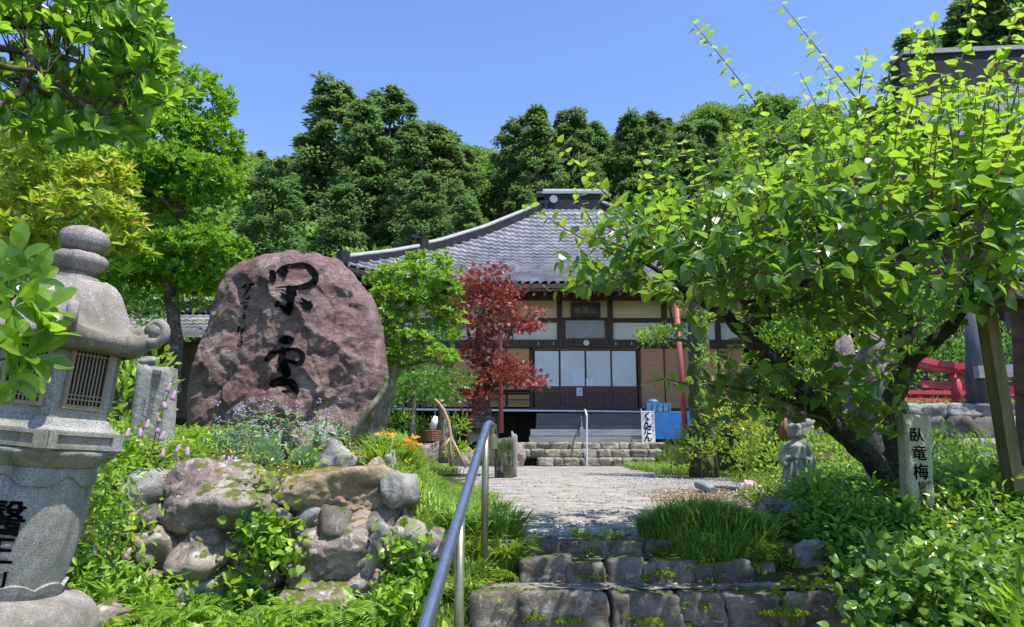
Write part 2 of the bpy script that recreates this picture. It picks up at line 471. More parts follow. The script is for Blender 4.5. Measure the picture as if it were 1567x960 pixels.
M['grey_board'] = m_simple('grey_weathered_board', (.20, .205, .22), (.33, .34, .36), 8, .8, .3, .005, stretch=(.2, 1, 1))
M['blue_dark'] = m_simple('blue_black_board', (.025, .03, .042), (.05, .058, .075), 8, .7, .2, .005, stretch=(.2, 1, 1))
M['steel'] = m_simple('galvanised_pipe', (.34, .38, .46), (.50, .55, .64), 30, .28, .12, .001, 80, metal=.9)
M['steel_post'] = m_simple('galvanised_post_olive_reflection', (.20, .21, .13), (.30, .31, .20), 30, .4, .12, .001, 80, metal=.7)  # olive tint is a reflection put into the base colour
M['pole_red'] = m_simple('red_brown_painted_pole', (.28, .065, .06), (.42, .13, .11), 12, .55, .2, .003)
M['torii'] = m_simple('faded_vermilion_paint', (.50, .045, .06), (.72, .10, .13), 8, .55, .2, .003)
M['blue_tarp'] = m_simple('blue_plastic_board', (.02, .12, .42), (.04, .20, .55), 3, .5, .2, .01, 12)
M['blue_box'] = m_simple('pale_blue_plastic', (.05, .18, .36), (.12, .32, .50), 5, .4, .2, .01, 12)
M['cloth'] = m_simple('white_banner_cloth', (.66, .66, .74), (.78, .78, .84), 5, .8, .2, .01)
M['paper'] = m_simple('white_paper', (.68, .72, .80), (.76, .80, .86), 5, .8, 0)
M['old_post'] = m_simple('mossy_old_timber', (.10, .085, .03), (.26, .22, .10), 9, .85, .5, .01, stretch=(1, 1, .15))
M['old_beam'] = m_simple('weathered_brown_timber', (.10, .06, .04), (.25, .16, .11), 9, .85, .5, .01, stretch=(.3, .3, 1))
M['grey_pillar'] = m_simple('grey_weathered_pillar', (.055, .06, .075), (.15, .16, .19), 9, .85, .6, .01, stretch=(1, 1, .12))
M['brown_metal'] = m_simple('rusty_brown_metal', (.16, .06, .03), (.30, .14, .08), 20, .7, .3, .003)
M['bamboo'] = m_simple('dry_bamboo', (.30, .20, .12), (.46, .34, .2), 16, .6, .2, .003)
M['bark'] = m_bark('brown_bark', (.05, .035, .025), (.17, .13, .10), (.24, .25, .22))
M['bark_plum'] = m_bark('dark_lichened_plum_bark', (.022, .018, .014), (.09, .075, .06), (.17, .19, .16), (.045, .06, .02), 22)
M['bark_pale'] = m_bark('pale_mottled_bark', (.14, .12, .08), (.36, .33, .26), (.42, .42, .36), (.10, .12, .03), 7)
M['bark_moss'] = m_bark('mossy_bark', (.035, .03, .02), (.12, .11, .08), (.20, .21, .18), (.06, .09, .02), 12)
M['twig'] = m_simple('reddish_green_twig', (.10, .06, .03), (.20, .12, .06), 20, .7, 0)
M['moss'] = m_leaf('bright_moss', (.10, .16, .01), (.26, .36, .03), (.4, .6, .05), .2, .8, .1)
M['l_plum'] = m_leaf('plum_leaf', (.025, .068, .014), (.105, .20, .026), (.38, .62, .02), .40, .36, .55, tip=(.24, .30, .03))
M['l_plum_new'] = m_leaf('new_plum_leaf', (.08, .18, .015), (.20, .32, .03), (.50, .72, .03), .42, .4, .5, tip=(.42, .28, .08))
M['l_oval'] = m_leaf('glossy_rhododendron_leaf', (.035, .10, .012), (.15, .28, .025), (.50, .80, .03), .44, .26, .6, tip=(.24, .34, .04))
M['l_yellow'] = m_leaf('yellow_green_leaf', (.05, .14, .012), (.25, .35, .03), (.75, .80, .04), .4, .35, .5, tip=(.62, .36, .08))
M['l_round'] = m_leaf('fresh_green_small_leaf', (.035, .11, .010), (.19, .35, .022), (.42, .78, .02), .32, .4, .4)
M['l_mid'] = m_leaf('mid_green_leaf', (.03, .09, .016), (.10, .22, .03), (.28, .58, .03), .36, .42, .4)
M['l_lime'] = m_leaf('lime_green_leaf', (.05, .13, .015), (.22, .36, .04), (.5, .75, .04), .32, .4, .4)
M['l_cover'] = m_leaf('ground_cover_leaf', (.045, .11, .012), (.22, .35, .03), (.48, .75, .03), .34, .38, .45, tip=(.34, .44, .05))
M['l_cover_dk'] = m_leaf('deep_green_cover_leaf', (.032, .085, .014), (.13, .235, .03), (.36, .58, .03), .30, .36, .5, tip=(.26, .38, .05))
M['l_grass'] = m_leaf('grass_blade', (.06, .14, .015), (.22, .34, .04), (.45, .7, .05), .35, .45, .4, tip=(.42, .46, .16))
M['l_grass_dk'] = m_leaf('dark_lilyturf_blade', (.055, .125, .02), (.25, .38, .06), (.25, .5, .05), .3, .4, .5)
M['l_maple'] = m_leaf('red_maple_leaf', (.08, .014, .012), (.27, .060, .045), (.52, .11, .07), .28, .42, .45, tip=(.58, .26, .18))
M['l_lav'] = m_leaf('lavender_leaf', (.12, .22, .10), (.30, .44, .24), (.4, .6, .3), .25, .6, .2)
M['l_conifer'] = m_leaf('conifer_spray', (.036, .080, .032), (.17, .265, .085), (.28, .46, .10), .30, .6, .3)
M['l_conifer2'] = m_leaf('blue_green_conifer_spray', (.036, .082, .032), (.16, .25, .08), (.26, .43, .09), .30, .6, .3)
M['l_broad'] = m_leaf('woodland_leaf', (.055, .115, .022), (.18, .29, .05), (.34, .54, .06), .25, .5, .3)
M['l_broad2'] = m_leaf('light_woodland_leaf', (.08, .15, .025), (.22, .33, .06), (.36, .6, .05), .28, .5, .3)
M['f_orange'] = m_leaf('orange_petal', (.75, .22, .01), (.9, .42, .02), (.95, .5, .02), .3, .5, .3)
M['f_pink'] = m_leaf('pink_purple_petal', (.34, .20, .33), (.58, .42, .56), (.7, .5, .68), .35, .5, .3)
M['f_pale'] = m_leaf('pale_pink_petal', (.75, .45, .62), (.85, .62, .75), (.9, .7, .8), .3, .5, .3)
M['f_lilac'] = m_leaf('lilac_flower', (.38, .34, .52), (.55, .5, .68), (.6, .55, .7), .3, .5, .3)

# ================================================================== GROUND
def axis(parts):
    out = [np.arange(a, b, s) for a, b, s in parts]
    return np.concatenate(out + [np.array([parts[-1][1]])])
gx = axis([(-420, -60, 24), (-60, -12, 3), (-12, -3.2, .3), (-3.2, 3.6, .06), (3.6, 12, .3), (12, 60, 3), (60, 420, 24)])
gy = axis([(-260, -20, 24), (-20, -2, 2), (-2, 2.4, .15), (2.4, 9, .06), (9, 24, .25), (24, 60, 2), (60, 160, 5), (160, 700, 30)])
GX, GY = np.meshgrid(gx, gy)
GZ = H(GX, GY)
def gravel_mask(x, Y):
    n = .18 * vnoise(x, Y, 2.1) + .1 * vnoise(x, Y, 6)
    xl = np.interp(Y, [4, 5, 7, 10, 14, 18, 21], [-.12, -.1, -.3, -.55, -1.1, -1.6, -1.9])
    xr = np.interp(Y, [4, 5, 7, 10, 12.5, 14, 17, 21], [1.3, 1.25, 2.3, 3.2, 3.8, 3.0, 2.9, 3.2])
    m = sm(0, .22, x - xl + n) * sm(0, .25, xr - x + n) * sm(YC - .1, YC + .15, Y) * (1 - sm(20.3, 21, Y))
    return m
def soil_mask(x, Y):
    n = .2 * vnoise(x, Y, 2.7)
    return sm(0, .3, x - np.interp(Y, [5, 7, 9], [.95, 1.1, 1.6]) + n) * sm(4.9, 5.3, Y + n) * (1 - sm(9.2, 9.9, Y + n))
gmask = gravel_mask(GX, GY); smask = soil_mask(GX, GY)
a = Acc(); a.grid(np.stack([GX, GY, GZ], -1).reshape(-1, 3), len(gx), len(gy))
b = NB('ground_soil_gravel_grass')
co = b.co
at1 = b.n('ShaderNodeAttribute'); at1.attribute_name = 'gravel'
at2 = b.n('ShaderNodeAttribute'); at2.attribute_name = 'soil'
soil = b.ramp(b.noise(6, 9, .7), [(.3, (.035, .028, .016)), (.6, (.09, .075, .04)), (.8, (.16, .13, .08))])
mossy = b.ramp(b.noise(9, 8, .7), [(.3, (.03, .045, .01)), (.6, (.07, .09, .02)), (.8, (.15, .13, .04))])
g0 = b.mix(b.ramp(b.noise(1.6, 6, .7, .5), [(.42, 0), (.56, 1)]), soil, mossy)
peb = b.vor(70, out='Color'); pebv = b.n('ShaderNodeSeparateColor'); b.L(peb, pebv.inputs[0])
grav = b.mix(.75, b.ramp(b.noise(1.2, 8, .7), [(.3, (.21, .19, .16)), (.6, (.33, .31, .28)), (.8, (.41, .39, .355))]), b.ramp(pebv.outputs[0], [(.1, .22), (.5, .5), (.95, .85)]), 'OVERLAY')
grav = b.mix(b.ramp(b.noise(2.6, 7, .75, .8), [(.58, 0), (.68, .7)]), grav, (.15, .18, .05))
dirt = b.mix(.7, b.ramp(b.noise(7, 9, .7), [(.3, (.13, .08, .045)), (.7, (.30, .20, .13))]), b.ramp(b.noise(90, 3, .7), [(.35, .25), (.7, .8)]), 'OVERLAY')
c = b.mix(at1.outputs['Fac'], g0, grav)
c = b.mix(b.math('MULTIPLY', at2.outputs['Fac'], at1.outputs['Fac']), c, dirt)
b.base(c); b.set(.95, 0, .15)
b.bump(b.math('ADD', b.vor(70), b.noise(14, 8, .7)), .7, .012)
ground = a.build('ground', b.m, smooth=True, kind='structure', org=(0, 0, 0))
for nm, mk_ in (('gravel', gmask), ('soil', smask)):
    t = ground.data.attributes.new(nm, 'FLOAT', 'POINT'); t.data.foreach_set('value', mk_.ravel().astype(np.float32))

# ================================================================== ROCKS
def ico(sub):
    import bmesh
    bm = bmesh.new(); bmesh.ops.create_icosphere(bm, subdivisions=sub, radius=1)
    V = np.array([v.co[:] for v in bm.verts]); Fc = [[v.index for v in f.verts] for f in bm.faces]; bm.free()
    return V, Fc
ICO = {s: ico(s) for s in (2, 3, 4, 5)}
def fbm(P, scale, octv=4, seed=0):
    o = np.zeros(len(P))
    for i, p in enumerate(P):
        o[i] = mnoise.fractal((p[0] * scale + seed, p[1] * scale + seed * 1.7, p[2] * scale - seed), 1.0, 2.0, octv)
    return o
def rock_pts(size, seed, sub=4, planes=11, rough=.06, boxy=0.0):
    r = np.random.RandomState(seed)
    V, Fc = ICO[sub]
    n = unit(r.normal(size=(planes, 3)))
    if boxy:
        n = np.concatenate([n, np.array([(1, 0, 0), (-1, 0, 0), (0, 1, 0), (0, -1, 0), (0, 0, 1), (0, 0, -1)]) + r.normal(size=(6, 3)) * .07])
        n = unit(n)
    h = np.r_[.78 + .25 * r.rand(planes), np.full(len(n) - planes, .80)]
    if boxy: h[:planes] += boxy
    d = V @ n.T
    q = np.where(d > .05, h[None, :] / np.maximum(d, .05), 9)
    k = 26.0
    rad = -np.log(np.exp(-k * q).sum(1)) / k
    rad = np.minimum(rad, 1.5)
    f = fbm(V, 1.6, 5, seed % 97) * rough * 1.7 - np.abs(fbm(V, 3.5, 4, seed % 71)) * rough * 1.1 + fbm(V, 8, 3, seed % 89) * rough * .5
    V = V * (rad + f)[:, None]
    V = V * np.array(size) / 2 / (.92 if not boxy else .79)
    return V, Fc
def rock(name, c, size, seed, mat, parent=None, rz=0.0, tilt=0.0, sub=4, boxy=0.0, rough=.06, label=None, cat=None, group=None, planes=11):
    V, Fc = rock_pts(size, seed, sub, planes, rough, boxy)
    if tilt:
        ct, st = math.cos(tilt), math.sin(tilt); V = np.c_[V[:, 0] * ct + V[:, 2] * st, V[:, 1], -V[:, 0] * st + V[:, 2] * ct]
    cc, ss = math.cos(rz), math.sin(rz)
    V = np.c_[V[:, 0] * cc - V[:, 1] * ss, V[:, 0] * ss + V[:, 1] * cc, V[:, 2]] + np.asarray(c, float)
    a = Acc().polys(V, Fc)
    return a.build(name, mat, parent, smooth=True, label=label, cat=cat, group=group)
def rock_px(name, x0, y0, x1, y1, Y, depth, seed, mat, parent=None, grounded=False, **k):
    c = at((x0 + x1) / 2, (y0 + y1) / 2, Y); m = px_m((x0 + x1) / 2, (y0 + y1) / 2, Y)
    zt, zb = c[2] + (y1 - y0) * m / 2, c[2] - (y1 - y0) * m / 2
    if grounded:
        g = Hs(c[0], Y) - .03
        if zb > g: zb = g
    c[2] = (zt + zb) / 2
    return rock(name, c, ((x1 - x0) * m, depth, zt - zb), seed, mat, parent, **k)

# ---- dry stone retaining wall on the left: one part per stone
wall = thing('retaining_wall', 'dry stone retaining wall of big lichened boulders below the carved monument', 'wall', (-1.3, 4.15, -.35))
for i, (x0, y0, x1, y1, Y, mt, tl) in enumerate([
    (192, 728, 262, 808, 4.25, 'grey_rock', .1), (244, 718, 418, 818, 4.22, 'wall_rock', .0), (424, 722, 576, 806, 4.15, 'tan_rock', .0),
    (545, 716, 592, 778, 4.35, 'wall_rock', .1), (590, 720, 634, 782, 4.3, 'grey_rock', 0), (208, 800, 292, 888, 4.15, 'wall_rock', .3),
    (276, 796, 372, 874, 4.12, 'wall_rock', 0), (432, 796, 572, 900, 4.02, 'wall_rock', -.08), (558, 790, 604, 872, 4.12, 'grey_rock', .25),
    (288, 868, 342, 950, 4.05, 'grey_rock', .15), (238, 868, 296, 930, 4.1, 'wall_rock', .2), (436, 884, 552, 962, 3.92, 'wall_rock', .05),
    (566, 868, 602, 928, 4.05, 'purple_rock', .1), (360, 820, 440, 890, 4.15, 'wall_rock', 0), (340, 880, 440, 950, 4.05, 'wall_rock', .1),
    (150, 790, 214, 860, 4.25, 'wall_rock', 0), (545, 900, 620, 975, 4.0, 'wall_rock', .1), (600, 776, 640, 826, 4.35, 'wall_rock', .2),
    (170, 880, 244, 960, 4.15, 'wall_rock', .1), (280, 940, 380, 1010, 3.95, 'wall_rock', .1), (374, 950, 470, 1020, 3.85, 'wall_rock', 0), (416, 756, 446, 806, 4.3, 'wall_rock', 0)]):
    rock_px('stone', x0, y0, x1, y1, Y, .42 if i > 2 else .5, 40 + i * 7, M[mt], wall, tilt=tl, rough=.085, sub=5 if (x1 - x0) > 110 else 4, planes=13)
for i in range(62):
    p = at(rng.uniform(196, 634), rng.uniform(786, 965), rng.uniform(4.0, 4.16))
    s_ = rng.uniform(.09, .19)
    rock('stone', p, (s_ * rng.uniform(1, 1.5), .22, s_), 900 + i, M[('wall_rock', 'grey_rock', 'wall_rock', 'tan_rock', 'dark_rock')[i % 5]], wall, sub=3, tilt=rng.uniform(-.4, .4), rough=.08)

# ---- loose garden boulders on the mound
for (x0, y0, x1, y1, Y, mt, lab) in [
    (340, 664, 384, 696, 5.3, 'grey_rock', 'pale angular stone left of the larger lavender bush'),
    (428, 664, 480, 708, 5.2, 'purple_rock', 'pinkish flat boulder between the two lavender bushes'),
    (466, 662, 514, 706, 5.35, 'grey_rock', 'light grey slab stone behind the smaller lavender bush'),
    (488, 682, 540, 722, 5.0, 'grey_rock', 'grey furrowed boulder right of the smaller lavender bush'),
    (634, 676, 684, 718, 8.0, 'purple_rock', 'round purplish boulder right of the orange daylilies'),
    (590, 690, 606, 704, 4.6, 'grey_rock', 'small stone on top of the wall near its right end'),
    (700, 686, 732, 716, 11, 'wall_rock', 'dark boulder beside the leaning bamboo tripod'),
    (1286, 688, 1324, 712, 7.0, 'purple_rock', 'flat reddish rock behind the plum tree trunk'),
    (1272, 522, 1314, 628, 9.9, 'wall_rock', 'pale craggy upright rock on the wall behind the plum tree'),
    (1300, 540, 1376, 690, 9.0, 'dark_rock', 'tall dark standing stone behind the plum tree trunk'),
    (1168, 756, 1200, 800, 5.7, 'wall_rock', 'squared stone at the left of the statue base'),
    (1184, 758, 1252, 800, 5.9, 'dark_rock', 'mossy flat stone carrying the small stone statue'),
    (1215, 830, 1262, 872, 4.4, 'grey_rock', 'bluish grey stone half buried in leaves below the statue'),
    (1308, 876, 1372, 940, 4.05, 'wall_rock', 'brown buried boulder in the leafy bank at lower right'),
    (1520, 830, 1600, 890, 4.6, 'wall_rock', 'flat boulder at the right edge under the timber brace'),
    (640, 892, 668, 916, 3.6, 'grey_rock', 'small pale stone in the grass left of the handrail'),
    (762, 672, 800, 716, 13, 'wall_rock', 'mossy rock at the foot of the red pole by the maple'),
    (112, 930, 182, 990, 3.3, 'wall_rock', 'boulder beside the lotus base of the lantern'),
]:
    if Y not in (9.9, 9.0, 3.3, 4.6): Y = float(hitH((x0 + x1) / 2, y1 - 2)[1]) + .05
    m = px_m((x0 + x1) / 2, (y0 + y1) / 2, Y)
    rock_px('boulder', x0, y0, x1, y1 + 6, Y=Y, depth=(x1 - x0) * m * .8, seed=int(x0 * 3 + y0), mat=M[mt], grounded=(Y != 9.9), rough=.08, label=lab, cat='rock', planes=14, sub=4)
o = rock_px('round_stone', 477, 665, 502, 686, 5.25, .1, 5, m_simple('smooth_blue_grey_stone', (.13, .14, .17), (.22, .23, .27), 9, .6, .1), rough=.0, label='smooth dark blue grey round stone among the rocks right of the monument text', cat='stone', planes=30)

# ---- stone steps in front: a part per stone
steps = thing('stone_steps', 'rough mossy stone steps leading up to the gravel yard', 'steps', (.8, 4, ZA - .2))
def step_row(xs, y0, y1, zt, zb, seed, mat='dark_rock', jit=.012):
    r = np.random.RandomState(seed)
    for i in range(len(xs) - 1):
        x0, x1 = xs[i], xs[i + 1]
        rock('step_stone', ((x0 + x1) / 2, (y0 + y1) / 2 + r.uniform(-jit, jit), (zt + zb) / 2 - .02 + r.uniform(-jit, jit) * .5), (x1 - x0 + r.uniform(-.01, .03), (y1 - y0), zt - zb + .04 + r.uniform(-.03, .015)), seed * 31 + i, M[mat if r.rand() < .5 else 'step_rock2'], steps, rz=r.uniform(-.03, .03), sub=4, boxy=r.uniform(.2, .3), rough=.06, planes=9, tilt=r.uniform(-.02, .02))
mA = px_m(900, 930, YA)
step_row([at(px, 930, YA)[0] for px in (722, 800, 935, 962, 1040, 1110, 1190, 1330)], YA - .03, YA + .17, ZA + .0, ZA - .19, 3)
step_row([at(px, 870, YB)[0] for px in (800, 868, 925, 985, 1000, 1062, 1150)], YB - .03, YB + .16, ZB + .004, ZA - .03, 4)
step_row([at(px, 930, YA)[0] * .86 for px in (690, 770, 880, 950, 1030, 1150, 1300)], YA - .55, YA - .30, ZA - .185, ZA - .36, 8)
step_row([at(px, 835, YC)[0] for px in (742, 778, 850, 928, 985, 1040)], YC - .04, YC + .24, ZC + .004, ZB - .03, 5)
b = NB('worn_concrete_tread')
c = b.ramp(b.noise(4, 9, .7, .6), [(.3, (.11, .10, .08)), (.5, (.21, .195, .165)), (.7, (.30, .28, .25))])
c = b.mix(.6, c, b.ramp(b.noise(110, 3, .7), [(.3, .3), (.7, .72)]), 'OVERLAY')
b.base(c); b.set(.95, 0, .15).bump(b.noise(60, 6, .7), .6, .008)
def slab(x0, x1, y0, y1, z, name, dx=.05):
    nx, ny = int((x1 - x0) / dx) + 2, max(3, int((y1 - y0) / .04))
    X, Y = np.meshgrid(np.linspace(x0, x1, nx), np.linspace(y0, y1, ny))
    Z = z + .006 * vnoise(X, Y, 9) + .004 * vnoise(X, Y, 23)
    top = np.stack([X, Y, Z], -1).reshape(-1, 3); a = Acc(); a.grid(top, nx, ny)
    a.box(((x0 + x1) / 2, (y0 + y1) / 2, z - .07), (x1 - x0 - .02, y1 - y0 - .02, .10))
    return a.build(name, b.m, steps, smooth=False)
slab(at(730, 930, YA)[0], 1.95, YA + .09, YB + .06, ZA - .006, 'tread')
slab(at(700, 930, YA)[0] - .1, 1.85, YA - .5, YA + .02, ZA - .19, 'tread')
slab(at(795, 870, YB)[0], 1.45, YB + .08, YC + .05, ZB - .012, 'tread')
# lower steps, out of view behind the camera
for k in range(5):
    z = ZA - .19 - k * .15; y = YA - .45 - k * .55
    a = Acc(); a.box((.75, y, z - .10), (1.9, .62, .2)); a.build('tread', b.m, steps)

# ---- flat stones set in the yard in front of the hall
path = thing('stone_paving', 'path of flat irregular stones set in the gravel towards the hall', 'paving', (.5, 6, ZC))
pm = m_stone('flat_paving_stone', (.17, .15, .12), (.27, .245, .205), (.36, .335, .29), (.30, .30, .22), 4, bd=.006, bump=.5)
y = YC + .28; n_p = 0
while y < 14.5:
    dy = rng.uniform(.16, .26) * (1 + .06 * (y - 4)); x = -.12 - .03 * (y - 4) + rng.uniform(-.08, .05); xe = 1.15 + .02 * (y - 4)
    while x < xe:
        dx = rng.uniform(.18, .42) * (1 + .05 * (y - 4))
        if rng.rand() < .72 and n_p < 290:
            k = rng.randint(6, 9); th = np.sort(rng.rand(k) * .5 + np.arange(k)) / k * 2 * PI
            cx, cyy = x + dx / 2, y + dy / 2
            jr = rng.uniform(.85, 1.12, k); px_ = np.clip(np.cos(th) * .60 * jr, -.5, .5) * dx * 1.02; py_ = np.clip(np.sin(th) * .60 * jr, -.5, .5) * dy * 1.0; q_ = rng.uniform(-.35, .35); px_, py_ = px_ * math.cos(q_) - py_ * math.sin(q_), px_ * math.sin(q_) + py_ * math.cos(q_)
            zt = Hs(cx, cyy) + .005 + rng.uniform(0, .008)
            top = np.c_[cx + px_, cyy + py_, np.full(k, zt)]; mid = np.c_[cx + px_ * 1.05, cyy + py_ * 1.05, np.full(k, zt - .008)]; bot = np.c_[cx + px_ * 1.06, cyy + py_ * 1.06, np.full(k, zt - .05)]
            V = np.r_[top, mid, bot]; i_ = np.arange(k); j_ = (i_ + 1) % k
            fc = [list(range(k))] + [[k + i, k + j, j, i] for i, j in zip(i_, j_)] + [[2 * k + i, 2 * k + j, k + j, k + i] for i, j in zip(i_, j_)]
            Acc().polys(V, fc).build('paving_stone', pm, path); n_p += 1
        x += dx
    y += dy
# loose pebbles
def pebbles(n, xr, yr, s0, s1, name, mat, fn=None):
    X = rng.uniform(*xr, n); Y = yr[0] + (yr[1] - yr[0]) * rng.rand(n) ** 1.6
    if fn is not None:
        k = fn(X, Y) > rng.rand(n); X, Y = X[k], Y[k]
    V0 = np.array([(1, 0, 0), (0, 1, 0), (-1, 0, 0), (0, -1, 0), (0, 0, .7), (.0, 0, -.6)], float); f0 = [(0, 1, 4), (1, 2, 4), (2, 3, 4), (3, 0, 4), (1, 0, 5), (2, 1, 5), (3, 2, 5), (0, 3, 5)]
    n = len(X); S = rng.uniform(s0, s1, n); th = rng.rand(n) * 6.28
    J = 1 + .35 * rng.normal(size=(n, 6, 1)); V = V0[None] * J * S[:, None, None]
    c, s = np.cos(th)[:, None], np.sin(th)[:, None]
    V = np.stack([V[:, :, 0] * c - V[:, :, 1] * s, V[:, :, 0] * s + V[:, :, 1] * c, V[:, :, 2]], -1)
    V += np.stack([X, Y, H(X, Y) + S * .3], -1)[:, None, :]
    L = (np.arange(n)[:, None] * 6 + np.array(f0).ravel()[None]).ravel()
    a = Acc().add(V.reshape(-1, 3), L, np.full(n * 8, 3), np.repeat(rng.rand(n), 6))
    return a.build(name, mat, kind='stuff', org=(0, 0, 0))
b = NB('grey_pebble'); at_ = b.n('ShaderNodeAttribute'); at_.attribute_name = 'rnd'
b.base(b.ramp(at_.outputs['Fac'], [(0, (.16, .15, .14)), (.6, (.37, .36, .345)), (1, (.52, .51, .49))])); b.set(.9, 0, .2)
pebbles(16000, (-1.6, 4), (YC + .2, 15), .006, .016, 'gravel', b.m, gravel_mask)
b = NB('leaf_litter'); at_ = b.n('ShaderNodeAttribute'); at_.attribute_name = 'rnd'
b.base(b.ramp(at_.outputs['Fac'], [(0, (.10, .05, .025)), (.6, (.28, .17, .09)), (1, (.44, .34, .22))])); b.set(.9, 0, .2)
pebbles(7000, (.9, 3.8), (4.9, 9.8), .006, .016, 'leaf_litter', b.m, soil_mask)
pebbles(2500, (-2.4, -.5), (4.3, 6.4), .004, .011, 'leaf_litter', b.m)

# ================================================================== CARVED MONUMENT
mon_out = [(266, 640), (266, 596), (271, 565), (282, 528), (298, 490), (313, 446), (320, 420), (340, 396), (352, 389), (372, 385), (384, 379), (398, 376), (420, 376), (436, 371), (448, 374), (455, 382), (464, 376), (476, 376), (490, 380), (506, 384), (526, 402), (543, 425), (556, 440), (567, 468), (574, 494), (577, 520), (579, 545), (583, 570), (581, 590), (570, 612), (560, 638), (545, 664), (520, 684), (470, 700), (400, 705), (330, 702), (285, 690), (268, 668)]
MY = 6.6
O = np.array([at(x, y, MY) for x, y in mon_out])
cen = at(425, 560, MY)
ang = np.arctan2(O[:, 2] - cen[2], O[:, 0] - cen[0]); rr = np.hypot(O[:, 2] - cen[2], O[:, 0] - cen[0])
o_ = np.argsort(ang); ang, rr = ang[o_], rr[o_]
NT, NR = 420, 150
th = np.linspace(-PI, PI, NT, endpoint=False)
Rt = np.interp(th, np.r_[ang - 2 * PI, ang, ang + 2 * PI], np.r_[rr, rr, rr])
Rt = Rt * (1 + .012 * np.array([mnoise.fractal((math.cos(t) * 14, math.sin(t) * 14, 1), 1, 2, 4) for t in th]))
pr = np.random.RandomState(5)
def mon_depth(X, Z, front):
    """faceted front face: distance towards the viewer"""
    q = np.full(X.shape, .60)
    for nx, nz, h in [(-.55, .1, .62), (.42, .12, .60), (.1, .62, .92), (-.35, .5, .80), (.5, .55, .95), (.85, -.2, .92), (-.9, -.1, .95), (.15, -.35, .66), (-.2, -.3, .64), (.05, .05, .545)]:
        q = np.minimum(q, h - nx * X * .72 - nz * Z * .55)
    return q
S = np.linspace(0, 1, NR)
TH, SS = np.meshgrid(th, S)
RR = Rt[None, :] * SS
X = RR * np.cos(TH); Z = RR * np.sin(TH)
a = Acc()
def mon_side(sign):
    edge = (1 - SS ** 12) ** .5
    base = mon_depth(X, Z, True) * .78 if sign < 0 else np.full(X.shape, .42)
    P = np.stack([X, np.zeros_like(X), Z], -1).reshape(-1, 3)
    ca, sa = math.cos(.66), math.sin(.66); Pr = np.stack([(P[:, 0] * ca + P[:, 2] * sa) * .55, P[:, 1], (-P[:, 0] * sa + P[:, 2] * ca) * 2.0], 1)
    nz = fbm(P, 1.3, 3, 3 + sign).reshape(X.shape) * .035 + np.abs(fbm(Pr + 7, 1.5, 6, 9).reshape(X.shape)) * -.014 + fbm(P, 6, 6, 5).reshape(X.shape) * .020
    if sign < 0:                     # craggy facets: every cell of the face is its own slightly tilted plane
        cr_ = np.random.RandomState(17); S2 = cr_.uniform(-1.2, 1.2, (95, 2)); Gd = cr_.normal(size=(95, 2)) * .16; O2 = cr_.normal(size=95) * .018
        wx = X + .06 * fbm(P, 4, 3, 2).reshape(X.shape); wz = Z + .06 * fbm(P + 3, 4, 3, 4).reshape(X.shape)
        d2 = (wx[..., None] - S2[:, 0]) ** 2 + (wz[..., None] * .8 - S2[:, 1] * .8) ** 2; kk = np.argsort(d2, -1)[..., :2]
        da = np.sqrt(np.take_along_axis(d2, kk, -1)); pl_ = lambda k: O2[k] + Gd[k, 0] * (X - S2[k, 0]) + Gd[k, 1] * (Z - S2[k, 1])
        wt_ = np.clip((da[..., 1] - da[..., 0]) / .035, 0, 1) * .5 + .5
        nz = nz + pl_(kk[..., 0]) * wt_ + pl_(kk[..., 1]) * (1 - wt_)
    crack = np.zeros_like(X)
    for (x0, z0, x1, z1, wd, dp) in [(.25, .9, .70, -.2, .02, .05), (-.75, .35, -.25, -.35, .02, .05), (.45, -.35, .85, .15, .025, .06), (-.6, .9, -.9, .1, .03, .04), (.3, .3, .40, -.6, .018, .04), (-.2, -.2, -.65, -.7, .025, .05), (.1, .85, .9, .3, .015, .03)]:
        dx, dz = x1 - x0, z1 - z0; t = np.clip(((X - x0) * dx + (Z - z0) * dz) / (dx * dx + dz * dz), 0, 1)
        dd = np.hypot(X - x0 - t * dx + .05 * np.sin(Z * 9), Z - z0 - t * dz); crack += .30 * dp * np.exp(-(dd / wd) ** 2)
    return sign * (base * edge + (nz - crack * (sign < 0)) * np.clip((1 - SS) * 6, 0, 1))
for sign in (-1, 1):
    Yd = mon_side(sign)
    V = np.stack([cen[0] + X, MY + .35 + Yd * (1.0) + .0 * Z, cen[2] + Z], -1).reshape(-1, 3)
    if sign > 0:
        V = V.reshape(NR, NT, 3)[:, ::-1, :].reshape(-1, 3)
    a.grid(V, NT, NR, True)
mon = thing('carved_monument', 'huge reddish purple boulder monument with two big black brushed characters', 'monument', (cen[0], MY + .3, .4))
